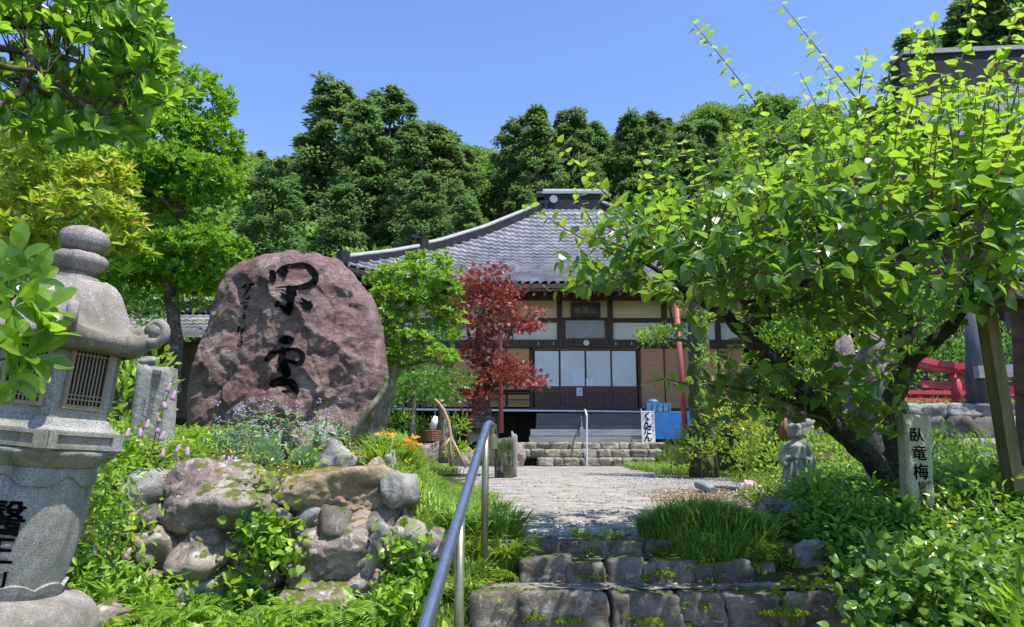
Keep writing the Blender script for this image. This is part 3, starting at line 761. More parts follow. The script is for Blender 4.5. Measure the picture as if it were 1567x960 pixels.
# merge the seam by welding
me_o = a.build('stone', M['monument'], mon, smooth=True)
BV = BVHTree.FromPolygons([tuple(v.co) for v in me_o.data.vertices], [tuple(p.vertices) for p in me_o.data.polygons])
def project(px, py, off):
    d = Vector(ray(px, py)); o = Vector((0, 0, EYE)) - Vector(ORG[mon.name]); d.normalize()
    h = BV.ray_cast(o, d)
    if h[0] is None: return np.array(at(px, py, MY - .2))
    return np.array(h[0]) + ORG[mon.name] - np.array(d) * off
def stroke(a, pts, off=.012, half=5):
    """a brush stroke: (px, py, width px) knots -> ribbon lying on the rock face"""
    P = np.array(pts, float); t = np.linspace(0, len(P) - 1, (len(P) - 1) * 14 + 1)
    def cr(col):
        i = np.clip(t.astype(int), 0, len(P) - 2); f = t - i
        p0 = col[np.maximum(i - 1, 0)]; p1 = col[i]; p2 = col[i + 1]; p3 = col[np.minimum(i + 2, len(P) - 1)]
        return .5 * (2 * p1 + (p2 - p0) * f + (2 * p0 - 5 * p1 + 4 * p2 - p3) * f * f + (3 * p1 - p0 - 3 * p2 + p3) * f ** 3)
    X, Y, W = cr(P[:, 0]), cr(P[:, 1]), np.maximum(cr(P[:, 2]), .25)
    tx, ty = np.gradient(X), np.gradient(Y); l = np.hypot(tx, ty) + 1e-9; nx, ny = -ty / l, tx / l
    # rounded ends
    ex0, ex1 = (X[0] - tx[0] / l[0] * W[0] * .35, Y[0] - ty[0] / l[0] * W[0] * .35), (X[-1] + tx[-1] / l[-1] * W[-1] * .35, Y[-1] + ty[-1] / l[-1] * W[-1] * .35)
    X = np.r_[ex0[0], X, ex1[0]]; Y = np.r_[ex0[1], Y, ex1[1]]; nx = np.r_[nx[0], nx, nx[-1]]; ny = np.r_[ny[0], ny, ny[-1]]; W = np.r_[W[0] * .5, W, W[-1] * .5]
    V = []
    for x, y, ax, ay, w_ in zip(X, Y, nx, ny, W):
        for s in np.linspace(-.5, .5, half): V.append(project(x + ax * w_ * s, y + ay * w_ * s, off))
    a.grid(np.array(V), half, len(X))
def zz(ox, oy, sc, l): return [(ox + x / sc, oy + y / sc, w_ / sc) for x, y, w_ in l]
ch1 = [[(165, 250, 80), (168, 310, 96), (175, 370, 80)],
       [(215, 250, 14), (260, 235, 60), (310, 250, 120), (335, 270, 130), (345, 290, 80), (350, 310, 40)],
       [(250, 220, 30), (330, 185, 60), (400, 150, 34), (430, 140, 16)],
       [(440, 150, 40), (520, 145, 60), (620, 150, 74), (710, 190, 84), (775, 255, 92), (795, 320, 96), (775, 390, 104), (700, 440, 96), (600, 470, 84), (500, 480, 60), (420, 470, 34), (330, 474, 24), (210, 487, 10)],
       [(400, 480, 90), (430, 540, 130), (435, 620, 120), (425, 700, 104), (415, 780, 96), (410, 850, 70), (412, 885, 30)],
       [(290, 560, 24), (330, 600, 60), (380, 640, 60)],
       [(265, 745, 20), (320, 780, 60), (370, 830, 80), (400, 870, 50)],
       [(245, 690, 26), (220, 740, 70), (200, 750, 30)],
       [(480, 692, 12), (560, 705, 18), (620, 730, 70), (670, 750, 120), (700, 735, 130), (710, 700, 60)],
       [(590, 640, 26), (630, 680, 50), (660, 700, 60)], [(440, 480, 50), (490, 540, 50), (505, 600, 30)]]
ch2 = [[(380, 130, 60), (400, 150, 110), (470, 145, 125), (530, 140, 110), (560, 135, 60)],
       [(360, 205, 8), (280, 280, 12), (200, 350, 20)],
       [(165, 440, 70), (200, 400, 84), (270, 350, 80), (350, 320, 70), (430, 295, 60), (520, 285, 52), (620, 295, 62), (690, 350, 70), (705, 410, 76), (670, 470, 70), (600, 485, 60), (530, 465, 50), (480, 440, 40)],
       [(400, 250, 30), (420, 320, 70), (400, 400, 110), (410, 470, 130), (440, 520, 110)],
       [(440, 500, 110), (430, 570, 150), (460, 610, 130), (480, 650, 90), (430, 700, 70), (350, 740, 80), (260, 780, 84), (220, 800, 50)],
       [(340, 590, 40), (390, 580, 70)],
       [(260, 790, 60), (380, 780, 80), (480, 770, 100), (540, 790, 130), (580, 850, 120), (610, 900, 90), (620, 925, 60)],
       [(535, 700, 12), (545, 760, 60)], [(400, 890, 20), (460, 900, 30), (520, 890, 16)]]
sig = [[(150, 175, 8), (190, 140, 22), (215, 130, 18), (190, 165, 10)], [(240, 130, 12), (290, 110, 14), (310, 125, 16), (270, 135, 12)], [(265, 120, 14), (235, 190, 16), (190, 250, 12), (165, 290, 8)],
       [(205, 290, 12), (230, 300, 18), (250, 280, 14), (235, 260, 6)], [(150, 355, 14), (200, 350, 8), (240, 345, 12)], [(195, 375, 14), (185, 420, 12)], [(200, 380, 8), (225, 385, 12), (210, 420, 10), (190, 430, 8)], [(195, 405, 8), (215, 400, 6)],
       [(175, 470, 12), (205, 480, 10)], [(170, 500, 14), (205, 500, 10)], [(200, 500, 10), (160, 540, 12)], [(165, 535, 10), (210, 540, 12), (180, 520, 8)], [(90, 700, 8), (125, 670, 18), (130, 630, 12)], [(120, 640, 12), (120, 710, 18)],
       [(150, 650, 12), (170, 690, 14), (200, 630, 10)], [(200, 640, 8), (150, 720, 16), (180, 740, 10)], [(140, 765, 10), (170, 770, 12), (150, 800, 14)], [(120, 815, 12), (160, 830, 20), (150, 870, 16), (115, 880, 14), (105, 850, 8)], [(150, 800, 10), (185, 830, 8)]]
for lst, ox, oy, sc, hf in ((ch1, 400, 390, 9.6, 12), (ch2, 390, 505, 9.6, 12), (sig, 350, 420, 8.0, 5)):
    a = Acc()
    for s_ in lst: stroke(a, zz(ox, oy, sc, s_), .016, hf)
    a.build('brushed_character' if hf == 12 else 'small_signature', M['ink'], mon, kind=None if hf == 12 else 'stuff')

# ================================================================== TEMPLE HALL
HY = 24.0                                     # wall plane
hall = thing('temple_hall', 'old wooden temple hall with curved grey tiled roof and four frosted sliding doors', 'temple', (at(896, 627, HY)[0], HY, ZS))
CX = at(896, 500, HY)[0]
def hz(py, Y=HY): return at(896, py, Y)[2]
def hx(px, Y=HY, py=560): return at(px, py, Y)[0]
EY = 22.0; RY = 28.6
xe = CX - at(525, 400, EY)[0]; xr_ = CX - at(834, 300, RY)[0]
ze = at(896, 433, EY)[2]; zr = at(896, 322, RY)[2]
# profile of the hip line measured from the photograph, and of the slope in the middle
def hip_pt(t): return CX - (xe + (xr_ - xe) * t), EY + (RY - EY) * t
hp_px = np.array([(527, 404), (600, 394), (670, 381), (740, 359), (800, 334), (838, 318)])
ht = []
for px, py in hp_px:
    best = min(np.linspace(0, 1, 400), key=lambda t: abs(at(px, py, hip_pt(t)[1])[0] - hip_pt(t)[0]))
    ht.append((best, at(px, py, hip_pt(best)[1])[2]))
ht = np.array(sorted(ht)); ht[0, 0] = 0; ht[-1, 0] = 1.0
zr = ht[-1, 1]
def zh(t): return np.interp(t, ht[:, 0], ht[:, 1])
def zc(t): return ze + (zr - ze) * (.62 * t + .38 * t * t)
DEP = 2 * (RY - EY)
def roof_grid(side, du, rows, fine=4, lip=.085, wav=.045):
    """side 0 front, 1 back, 2 left, 3 right"""
    hwid = (lambda t: xe + (xr_ - xe) * t) if side < 2 else (lambda t: (RY - EY) * (1 - t) + 1e-3)
    hw0 = hwid(0); nc = int(round(2 * hw0 / du)); us = np.linspace(-hw0, hw0, nc * fine + 1)
    ts, zo = [], []
    for r in range(rows):
        ts += [(r - .12) / rows, (r - .12) / rows, (r + .90) / rows]; zo += [lip - .04, lip, 0.0]
    ts = np.maximum(np.array(ts), -.01); zo = np.array(zo)
    U, T_ = np.meshgrid(us, ts)
    hw = hwid(T_); Uc = np.clip(U, -hw, hw)
    s = np.abs(Uc) / np.maximum(hw, 1e-3)
    z = zc(T_) + (zh(T_) - zc(T_)) * s ** 4
    ph = U / du * 2 * PI
    z = z + np.repeat(zo[:, None], U.shape[1], 1) + wav * (np.abs(np.sin(ph / 2)) - .5) * 1.0 + .008 * np.sin(ph)
    if side == 0: P = (CX + Uc, EY + (RY - EY) * T_, z)
    elif side == 1: P = (CX - Uc, EY + DEP - (RY - EY) * T_, z)
    elif side == 2: P = (CX - (xe + (xr_ - xe) * T_), RY - Uc, z)
    else: P = (CX + (xe + (xr_ - xe) * T_), RY + Uc, z)
    a = Acc(); a.grid(np.stack(P, -1).reshape(-1, 3), U.shape[1], len(ts)); return a
roof_grid(0, .25, 24).build('roof_tiles', M['tile'], hall, kind='stuff')
roof_grid(1, .53, 20, 2).build('roof_tiles', M['tile'], hall, kind='stuff')
roof_grid(2, .53, 20, 2).build('roof_tiles', M['tile'], hall, kind='stuff')
roof_grid(3, .53, 20, 2).build('roof_tiles', M['tile'], hall, kind='stuff')
def hippath(sx, sy, t0, t1, dz, n=24, out=0.0):
    t = np.linspace(t0, t1, n)
    return np.c_[CX + sx * (xe + (xr_ - xe) * t + out), RY + sy * ((RY - EY) * (1 - t) + out), zh(t) + dz]
def ribbon_box(path, wd, h0, h1):
    """box swept along a path: width across, from z+h0 to z+h1"""
    P = np.asarray(path); d = np.gradient(P, axis=0); d[:, 2] = 0; d = unit(d); s = np.c_[-d[:, 1], d[:, 0], np.zeros(len(d))] * wd / 2
    V = np.stack([P - s + (0, 0, h0), P + s + (0, 0, h0), P + s + (0, 0, h1), P - s + (0, 0, h1)], 1).reshape(-1, 3)
    a = Acc(); n = len(P); a.grid(V, 4, n, True)
    a.polys(V[:4], [(3, 2, 1, 0)]); a.polys(V[-4:], [(0, 1, 2, 3)]); return a
for sx in (-1, 1):
    for sy in (-1, 1):
        for t0, t1, k in ((-.01, .33, 0), (.33, 1.0, 1)):
            hh = .17 + .07 * k
            r_ = ribbon_box(hippath(sx, sy, t0, t1, 0), .26, -.05, hh).build('hip_ridge', M['tile_dark'], hall)
            p_ = hippath(sx, sy, t0 - .004, t1, hh + .02, out=.01)
            c_ = Acc(); c_.tube(p_, .13, 8); c_.build('ridge_cap', M['tile_cap'], r_) if False else None
            me_ = Acc(); me_.tube(p_, .095, 8)
            me_.build('ridge_cap', M['tile_cap'], hall, smooth=True)
        e = hippath(sx, sy, .33, .34, 0, 2)[0]
        a = Acc(); a.box(e + (0, 0, .22), (.30, .30, .42), rz=PI / 4); a.box(e + (sx * .2, sy * .2, .46), (.14, .42, .10), rz=-sx * sy * PI / 4); a.build('ridge_end_tile', M['tile_dark'], hall)
        e = hippath(sx, sy, 0, .01, 0, 2)[0]
        a = Acc(); a.box(e + (0, 0, .18), (.30, .30, .4), rz=PI / 4); a.build('ridge_end_tile', M['tile_dark'], hall)
# main ridge
zt = at(896, 299, RY)[2]
a = Acc(); a.box((CX, RY, (zr + zt) / 2 - .1), (2 * xr_ + .1, .5, zt - zr + .2)); a.build('main_ridge', M['tile_dark'], hall)
a = Acc(); a.box((CX, RY, zt + .02), (2 * xr_ + .7, .62, .10)); a.tube([(CX - xr_ - .3, RY, zt + .13), (CX + xr_ + .3, RY, zt + .13)], .13, 10); a.build('ridge_cap', M['tile_cap'], hall)
for k in range(3):
    a = Acc(); a.box((CX - xr_ - .2, RY - .05, zr + .1 + k * .28), (.30 - .04 * k, .66, .10)); a.build('ridge_end_tile', M['tile_dark'], hall)
a = Acc(); a.tube([(CX - .75, RY - .27, (zr + zt) / 2), (CX - .75, RY - .31, (zr + zt) / 2)], .16, 16); a.build('ridge_crest', M['tile_cap'], hall)
# eave: rounded tile ends, fascia board, rafters following the upturned edge
def eave_z(u): return ze + (zh(0) - ze) * (np.abs(u) / xe) ** 4
us = np.linspace(-xe, xe, 81)
ribbon_box(np.c_[CX + us, np.full(81, EY + .03), eave_z(us)], .10, -.17, -.035).build('eave_fascia', M['dark_wood'], hall)
ribbon_box(np.c_[CX + us, np.full(81, EY + .10), eave_z(us)], .12, -.24, -.172).build('eave_fascia', M['red_wood'], hall)
ud = np.linspace(-(RY - EY), RY - EY, 41); ezd = ze + (zh(0) - ze) * (np.abs(ud) / (RY - EY)) ** 4
for sx in (-1, 1):
    ribbon_box(np.c_[np.full(41, CX + sx * (xe - .04)), RY + ud, ezd], .10, -.17, -.035).build('eave_fascia', M['dark_wood'], hall)
a = Acc()
for u in np.arange(-xe + .2, xe - .1, .265):
    z0 = float(eave_z(u)); a.tube([(CX + u, EY - .03, z0 + .02), (CX + u, EY + .12, z0 + .03)], .055, 8)
a.build('eave_end_tiles', M['tile'], hall, kind='stuff')
# soffit + rafters
V = []
for u in us:
    for q in (EY + .12, HY + .1): V.append((CX + u, q, float(eave_z(u)) * (1 if q < HY else 1) - .20 + (q - EY) * .16))
a = Acc(); a.grid(np.array(V), 2, 81); a.build('soffit', M['red_wood'], hall)
raf_me = None
for u in np.arange(-xe + .25, xe - .2, .33):
    z0 = float(eave_z(u)) - .29
    a = Acc(); a.beam((CX + u, EY + .18, z0), (CX + u, HY + .05, z0 + .30), .09, .11)
    a.build('rafter', M['red_wood'], hall)
# walls: body
WL, WR = hx(600), hx(1140)
zf = hz(627)                                  # floor level
ztop = hz(458)
a = Acc(); a.box(((WL + WR) / 2 - 1.5, HY + 3.6, (zf + ztop) / 2 + .2), (WR - WL + 3.0, 6.8, ztop - zf + .6)); a.build('wall_core', M['painted_shade'], hall)
def fbox(px0, py0, px1, py1, dy, th, name, mat, parent=None):
    """a board on the facade between photo pixels, its face dy in front of the wall plane"""
    Yf = HY - dy
    x0, x1 = hx(px0), hx(px1); z0, z1 = hz(py1), hz(py0)
    a = Acc(); a.box(((x0 + x1) / 2, Yf + th / 2, (z0 + z1) / 2), (x1 - x0, th, z1 - z0))
    return a.build(name, mat, parent or hall)
fbox(598, 440, 1142, 461, .20, .18, 'head_beam', M['red_wood'])
for x0, x1 in ((600, 777), (785, 853), (861, 931), (939, 1014), (1022, 1096), (1104, 1140)):
    if x0 != 861:
        fbox(x0, 461, x1, 487.5, .04, .06, 'plaster_panel', M['plaster'])
        fbox(x0, 494.5, x1, 521, .04, .06, 'plaster_panel', M['plaster_w'])
        fbox(x0, 487.5, x1, 494.5, .09, .10, 'tie_beam', M['dark_wood'])
fbox(861, 461, 931, 487, .04, .06, 'plaster_panel', M['plaster'])
for x in (600, 777, 853, 931, 1014, 1096, 1138):
    fbox(x, 461, x + 8, 521, .13, .14, 'column', M['dark_wood'])
fbox(598, 521, 1142, 533, .16, .2, 'lintel_beam', M['dark_wood'])
# transom with diamond lattice
lat = fbox(861, 487, 931, 521, .055, .05, 'transom', M['red_wood'])
fbox(866, 491, 926, 518, .06, .004, 'transom_panel', M['pane'])
a = Acc(); x0, x1, z0, z1 = hx(865), hx(927), hz(518), hz(490)
nx = 13; stp = (x1 - x0) / nx
for s in (-1, 1):
    for i in range(-8, nx + 9):
        xa = x0 + i * stp; dx = (z1 - z0) * 1.35 * s; xb = xa + dx
        pa, pb = np.array((xa, z0)), np.array((xb, z1)); d = pb - pa
        tt = sorted([(x0 - xa) / dx, (x1 - xa) / dx]); t0, t1 = max(0, tt[0]), min(1, tt[1])
        if t1 - t0 > .05:
            p, q = pa + d * t0, pa + d * t1; a.beam((p[0], HY - .075 - .006 * s, p[1]), (q[0], HY - .075 - .006 * s, q[1]), .010, .018, up=(0, 1, 0))
a.build('diamond_lattice', M['dark_wood'], hall, kind='stuff')
fbox(861, 487, 931, 490.5, .10, .05, 'transom_rail', M['dark_wood'])
pl = fbox(873, 466, 919, 488, .30, .06, 'name_plaque', M['dark_wood'])
fbox(877, 469, 915, 485, .312, .012, 'plaque_board', m_simple('dark_plaque_board', (.03, .03, .035), (.07, .07, .08), 9, .6, .1))
# doors
for i in range(4):
    x0, x1 = 817 + i * 39.25, 817 + (i + 1) * 39.25
    yo = .05 if i in (1, 2) else .02
    d = fbox(x0 + .2, 535, x1 - .2, 627, .04 + yo, .05, 'sliding_door', M['red_wood'])
    def sub(px0, py0, px1, py1, dy, th, name, mat): return fbox(px0, py0, px1, py1, dy, th, name, mat, d)
    sub(x0 + 1.6, 538, x1 - 1.6, 591.5, .052 + yo, .012, 'pane', M['pane'])
    a = Acc()
    for k in range(1, 12):
        z_ = hz(538 + k * 53.5 / 12); a.box(((hx(x0) + hx(x1)) / 2, HY - .056 - yo, z_), (hx(x1 - 1.6) - hx(x0 + 1.6), .008, .006))
    for k in range(1, 6):
        x_ = hx(x0 + 1.6 + k * 36 / 6); a.box((x_, HY - .0565 - yo, (hz(538) + hz(591.5)) / 2), (.006, .007, hz(538) - hz(591.5)))
    a.build('muntin', M['pane'], d)
    for k in range(9):
        sub(x0 + 1.6, 594 + k * 3.5, x1 - 1.6, 596.6 + k * 3.5, .058 + yo, .02, 'slat', M['red_wood'])
fbox(812, 533, 980, 536.5, .10, .1, 'door_head', M['red_wood'])
fbox(811, 533, 815.5, 627, .10, .1, 'door_jamb', M['dark_wood']); fbox(975.5, 533, 979.5, 627, .10, .1, 'door_jamb', M['dark_wood'])
# reed blinds between posts
for x0, x1 in ((980, 1015), (1017, 1058), (1060, 1098), (1100, 1138), (776, 810), (730, 774), (680, 728), (640, 678)):
    fbox(x0, 533.5, x1, 625 if x0 > 900 else 596, .05, .04, 'reed_blind', M['blind'])
for x in (1015, 1058, 1098, 774, 728, 678): fbox(x, 533.5, x + 2, 625, .075, .08, 'thin_post', M['dark_wood'])
for x0, x1 in ((655, 728), (732, 774), (777, 810)):
    fbox(x0, 604, x1, 623, .05, .04, 'low_panel', M['blind'])
    for y_ in (597, 601, 612): fbox(x0 - 1, y_, x1 + 1, y_ + 1.6, .30, .06, 'rail', M['dark_wood'])
fbox(560, 533.5, 598, 625, -.4, .06, 'dark_wall', M['red_wood'])
for k in range(5): fbox(602 + k * 11, 533.5, 610 + k * 11, 625, .03, .04, 'dark_board', M['red_wood'])
# round lamp over the door and hooks
a = Acc(); p = np.array((hx(896.5), HY - .30, hz(527))); th = np.linspace(0, PI, 9)
a.lathe(np.c_[np.maximum(np.sin(th), .01) * .10, -np.cos(th) * .10], p, 16); a.tube([p, p + (0, .2, .02)], .03, 8); a.build('globe_lamp', M['plaster_w'], hall, smooth=True)
for x in (824, 847, 942, 966):
    a = Acc(); a.box((hx(x), HY - .20, hz(527)), (.02, .03, .10)); a.build('hook', M['white_paint'], hall)
# floor edge, veranda and wooden stairs
fbox(560, 627, 1142, 632, 1.0, 1.0, 'veranda_edge', M['dark_wood'])
x0, x1 = hx(560), hx(1052)
a = Acc(); a.tube([(x0, HY - 1.05, hz(627, 23) + .02), (x1, HY - 1.05, hz(631.5, 23) - .0)], .030, 8); a.build('white_pipe', M['white_paint'], hall)
for k in range(5):
    y0 = 633 + k * 4.9
    z0, z1 = at(896, y0 + 4.6, 22.9)[2], at(896, y0, 22.9)[2]
    a = Acc(); a.box((CX, 22.95 - .17 * k, (z0 + z1) / 2), (at(982, 640, 22.9)[0] - at(816 - k, 640, 22.9)[0], .24, z1 - z0)); a.build('stair_board', M['blue_dark'], hall)
for (y0, y1, yy, x0, x1) in ((657, 667, 22.05, 812, 986), (668, 677, 21.9, 810, 990)):
    z0, z1 = at(896, y1, yy)[2], at(896, y0, yy)[2]
    a = Acc(); a.box(((at(x0, 660, yy)[0] + at(x1, 660, yy)[0]) / 2, yy + .25, (z0 + z1) / 2), (at(x1, 660, yy)[0] - at(x0, 660, yy)[0], .5, z1 - z0)); a.build('stair_board', M['grey_board'], hall)
a = Acc(); a.box(((WL + WR) / 2 - 1, HY + 2.5, (ZS + zf) / 2 - .1), (WR - WL + 6, 5.2, zf - ZS - .2)); a.build('under_floor_shade', M['painted_shade'], hall)  # solid block; the shade beneath the floor is put into its colour
for x in (640, 700, 760, 1000, 1080):
    a = Acc(); a.box((hx(x), HY - .8, (ZS + zf) / 2), (.16, .16, zf - ZS)); a.build('floor_post', M['dark_wood'], hall)
# left wing (dim boards seen behind the garden trees)
a = Acc(); a.box((hx(560), HY + 1.2, (zf + ztop) / 2), (2.0, .2, ztop - zf)); a.build('wing_wall', M['red_wood'], hall)

# stone steps to the hall, each stone a part
hst = thing('hall_steps', 'three wide rows of mossy stone steps in front of the temple hall', 'steps', (CX, 21.3, ZS))
msm = m_stone('mossy_step_stone', (.05, .045, .035), (.16, .145, .12), (.33, .31, .26), (.42, .41, .34), 3, moss=(.30, .31, .10), bd=.02, lich=.58)
for k, (y0, y1, yy, xa, xb, n) in enumerate(((677, 687, 21.35, 790, 1018, 9), (687.5, 700, 21.0, 788, 1012, 9), (700.5, 714, 20.6, 822, 1002, 8))):
    z0, z1 = at(896, y1, yy)[2], at(896, y0, yy)[2]
    es = np.linspace(at(xa, 690, yy)[0], at(xb, 690, yy)[0], n + 1) + np.r_[0, rng.uniform(-.12, .12, n - 1), 0]
    for i in range(n):
        rock('step_stone', ((es[i] + es[i + 1]) / 2, yy + .22, (z0 + z1) / 2 - .02), (es[i + 1] - es[i], .55, z1 - z0 + .03), 300 + k * 20 + i, msm, hst, sub=3, boxy=.3, rough=.04, planes=7)
a = Acc(); a.box((CX, 22.3, at(896, 680, 21.6)[2] - .3), (at(1100, 690, 22)[0] - at(770, 690, 22)[0], 1.5, .56)); a.build('landing', M['dark_rock'], hst)
# small things at the hall
def at_hall(px, py, Y): return at(px, py, Y)
def notice(x0, y0, x1, y1, label, Y=HY - .125):
    p, q = at(x0, y1, Y), at(x1, y0, Y); a = Acc(); a.box(((p[0] + q[0]) / 2, Y, (p[2] + q[2]) / 2), (q[0] - p[0], .006, q[2] - p[2]))
    return a.build('notice', M['paper'], label=label, cat='notice')
notice(875, 563, 894, 591, 'larger white paper notice on the left middle door pane')
notice(897, 579, 907, 591, 'small white paper notice on the right middle door pane')
n3 = thing('notice', 'small framed white sign with a dark mark hung below the door panes', 'sign', at(886, 600, HY - .15))
p, q = at(882.5, 606, HY - .15), at(891, 593.5, HY - .15)
a = Acc(); a.box(((p[0] + q[0]) / 2, HY - .15, (p[2] + q[2]) / 2), (q[0] - p[0], .02, q[2] - p[2])); a.build('board', M['paper'], n3)
a = Acc(); a.box(((p[0] + q[0]) / 2 + .02, HY - .163, (p[2] + q[2]) / 2 + .03), (.025, .003, .10)); a.box(((p[0] + q[0]) / 2 - .01, HY - .163, (p[2] + q[2]) / 2 - .06), (.05, .003, .02)); a.build('mark', M['ink'], n3)
hp_ = thing('handrail_pole', 'thin white metal pole rail standing on the hall steps', 'handrail', at(898, 710, 20.5))
a = Acc(); a.tube([at(898, 713, 20.55), at(898, 636, 20.55), at(896, 629, 20.9), at(895, 627, 22.9)], .022, 8); a.build('pole', M['white_paint'], hp_)
a = Acc(); p = at(890, 660, 22.0); a.tube([p, p + (0, 0, .45)], .02, 6); a.box(p + (0, 0, -.05), (.10, .05, .34)); a.build('hanging_brush', M['grey_board'], label='small grey broom hanging on the wooden stairs by the white pole', cat='broom')
a = Acc(); p, q = at(1001, 672, 21.9), at(1061, 631, 21.9)
bb = thing('blue_board', 'big bright blue plastic sheet board right of the hall stairs', 'board', ((p[0] + q[0]) / 2, 21.9, p[2]))
a = Acc(); a.box(((p[0] + q[0]) / 2, 21.95, (p[2] + q[2]) / 2), (q[0] - p[0], .06, q[2] - p[2])); a.build('sheet', M['blue_tarp'], bb)
for x in (p[0] + .05, q[0] - .05):
    a = Acc(); a.box((x, 22.02, (p[2] + q[2]) / 2 - .1), (.05, .05, q[2] - p[2] + .2)); a.build('post', M['dark_wood'], bb)
bx = thing('blue_crate', 'pale blue ribbed plastic box on the veranda above the blue board', 'crate', at(1005, 630, 22.6))
p, q = at(990, 630, 22.6), at(1024, 617, 22.6)
a = Acc(); a.box(((p[0] + q[0]) / 2, 22.7, (p[2] + q[2]) / 2), (q[0] - p[0], .4, q[2] - p[2])); a.build('body', M['blue_box'], bx)
for k in range(5):
    a = Acc(); a.box((p[0] + (q[0] - p[0]) * k / 4, 22.49, (p[2] + q[2]) / 2), (.04, .04, q[2] - p[2] + .02)); a.build('rib', M['blue_box'], bx)
p = at(1000, 615, 22.6); th = np.linspace(0, PI, 8)
a = Acc(); a.lathe(np.c_[np.maximum(np.sin(th), .02) * .17, -np.cos(th) * .09], p + (0, .1, 0), 14); a.build('bundle', M['blue_box'], smooth=True, label='folded pale blue tarp bundle on top of the blue box', cat='tarp')

# ---- lettering from the font that comes with Blender
def text_mesh(body, size, bold=.0, name='lettering', res=2):
    cu = bpy.data.curves.new(name, 'FONT'); cu.body = body; cu.size = size; cu.offset = bold; cu.resolution_u = res
    cu.align_x = 'CENTER'; cu.align_y = 'CENTER'
    o = bpy.data.objects.new(name, cu); COL.objects.link(o)
    dg = bpy.context.evaluated_depsgraph_get(); me = bpy.data.meshes.new_from_object(o.evaluated_get(dg))
    V = np.array([v.co[:] for v in me.vertices]) if len(me.vertices) else np.zeros((0, 3)); Fc = [tuple(p.vertices) for p in me.polygons]
    bpy.data.objects.remove(o); bpy.data.curves.remove(cu); bpy.data.meshes.remove(me)
    if len(V):
        c = (V.max(0) + V.min(0)) / 2; V = V - (0, c[1], 0)
    return V, Fc
def column_text(a, chars, fn, bold=.012):
    """chars: list of (char, centre u, centre v, size, squash); fn maps (u, v) arrays to points"""
    for ch, u, v, s, kx in chars:
        V, Fc = text_mesh(ch, s, 0)
        if len(V) == 0: continue
        for q_ in range(4 if bold > .03 else 1):
            dx_, dz_ = (bold * s * .6 * math.cos(q_ * PI / 2), bold * s * .6 * math.sin(q_ * PI / 2)) if bold > .03 else (0, 0)
            P = fn(V[:, 0] * kx + u + dx_, V[:, 1] + v + dz_); P[:, 1] -= .0004 * q_
            a.polys(P, Fc)
# banner
bn = thing('banner', 'white cloth banner with black hiragana writing beside the blue board', 'banner', at(993, 674, 21.7))
p, q = at(984, 677, 21.7), at(1001.5, 631, 21.7)
nx_, nz_ = 8, 24
U, V_ = np.meshgrid(np.linspace(p[0], q[0], nx_), np.linspace(p[2], q[2], nz_))
def bann(u, v): return np.c_[u, 21.7 + .012 * np.sin(u * 22) + .01 * np.sin(v * 7), v]
a = Acc(); a.grid(bann(U.ravel(), V_.ravel()), nx_, nz_); o = a.build('cloth', M['cloth'], bn, smooth=True)
W_ = q[0] - p[0]; Hh = q[2] - p[2]; a = Acc()
def bf(u, v):
    P = bann(u, v); P[:, 1] -= .006; return P
column_text(a, [(c_, p[0] + W_ * .40, q[2] - Hh * (.13 + .235 * i), .27, .95) for i, c_ in enumerate('くんだん')], bf, .05)
column_text(a, [(c_, p[0] + W_ * .84, q[2] - Hh * (.12 + .12 * i), .09, 1) for i, c_ in enumerate('ぎょうじみこ')], bf, .02)
a.build('lettering', M['ink'], bn)
a = Acc(); a.tube([p + (-.02, .02, -.05), (p[0] - .02, 21.72, q[2] + .1)], .015, 6); a.tube([(p[0] - .02, 21.72, q[2] + .02), (q[0], 21.72, q[2] + .02)], .012, 6); a.build('pole', M['white_paint'], bn)
# characters on the name plaque
a = Acc(); Yp = HY - .328
column_text(a, [('松', hx(884), hz(477.5), .22, 1), ('雲', hx(896), hz(477.5), .22, 1), ('山', hx(908), hz(477.5), .22, 1)], lambda u, v: np.c_[u, np.full(len(u), Yp), v], .02)
a.build('plaque_lettering', M['grey_board'], hall)

# ================================================================== STONE LANTERN
LX, LY = -1.768, 2.72
def lz(py): return at(95, py, 2.7)[2]
lan = thing('stone_lantern', 'large hexagonal granite garden lantern with curled roof corners and grilled windows', 'stone lantern', (LX, LY, lz(985)))
FR = math.atan2(-LY, -LX)                   # direction from the lantern to the camera
HR = [FR + k * PI / 3 for k in range(6)]
def hexr(th, Rv):                           # hexagon radius with a vertex towards FR
    d = (th - FR + PI / 6) % (PI / 3) - PI / 6
    d = PI / 6 - np.abs(d)
    return Rv * math.cos(PI / 6) / np.cos(d)
def hexprism(a, r0, z0, r1, z1, n=6):
    V = [(LX + r0 * math.cos(t), LY + r0 * math.sin(t), z0) for t in HR] + [(LX + r1 * math.cos(t), LY + r1 * math.sin(t), z1) for t in HR]
    f = [tuple(range(5, -1, -1)), tuple(range(6, 12))] + [(i, (i + 1) % 6, 6 + (i + 1) % 6, 6 + i) for i in range(6)]
    a.polys(V, f); return a
def lobj(a, name, mat='granite', parent=None, smooth=False): return a.build(name, M[mat], parent or lan, smooth=smooth)
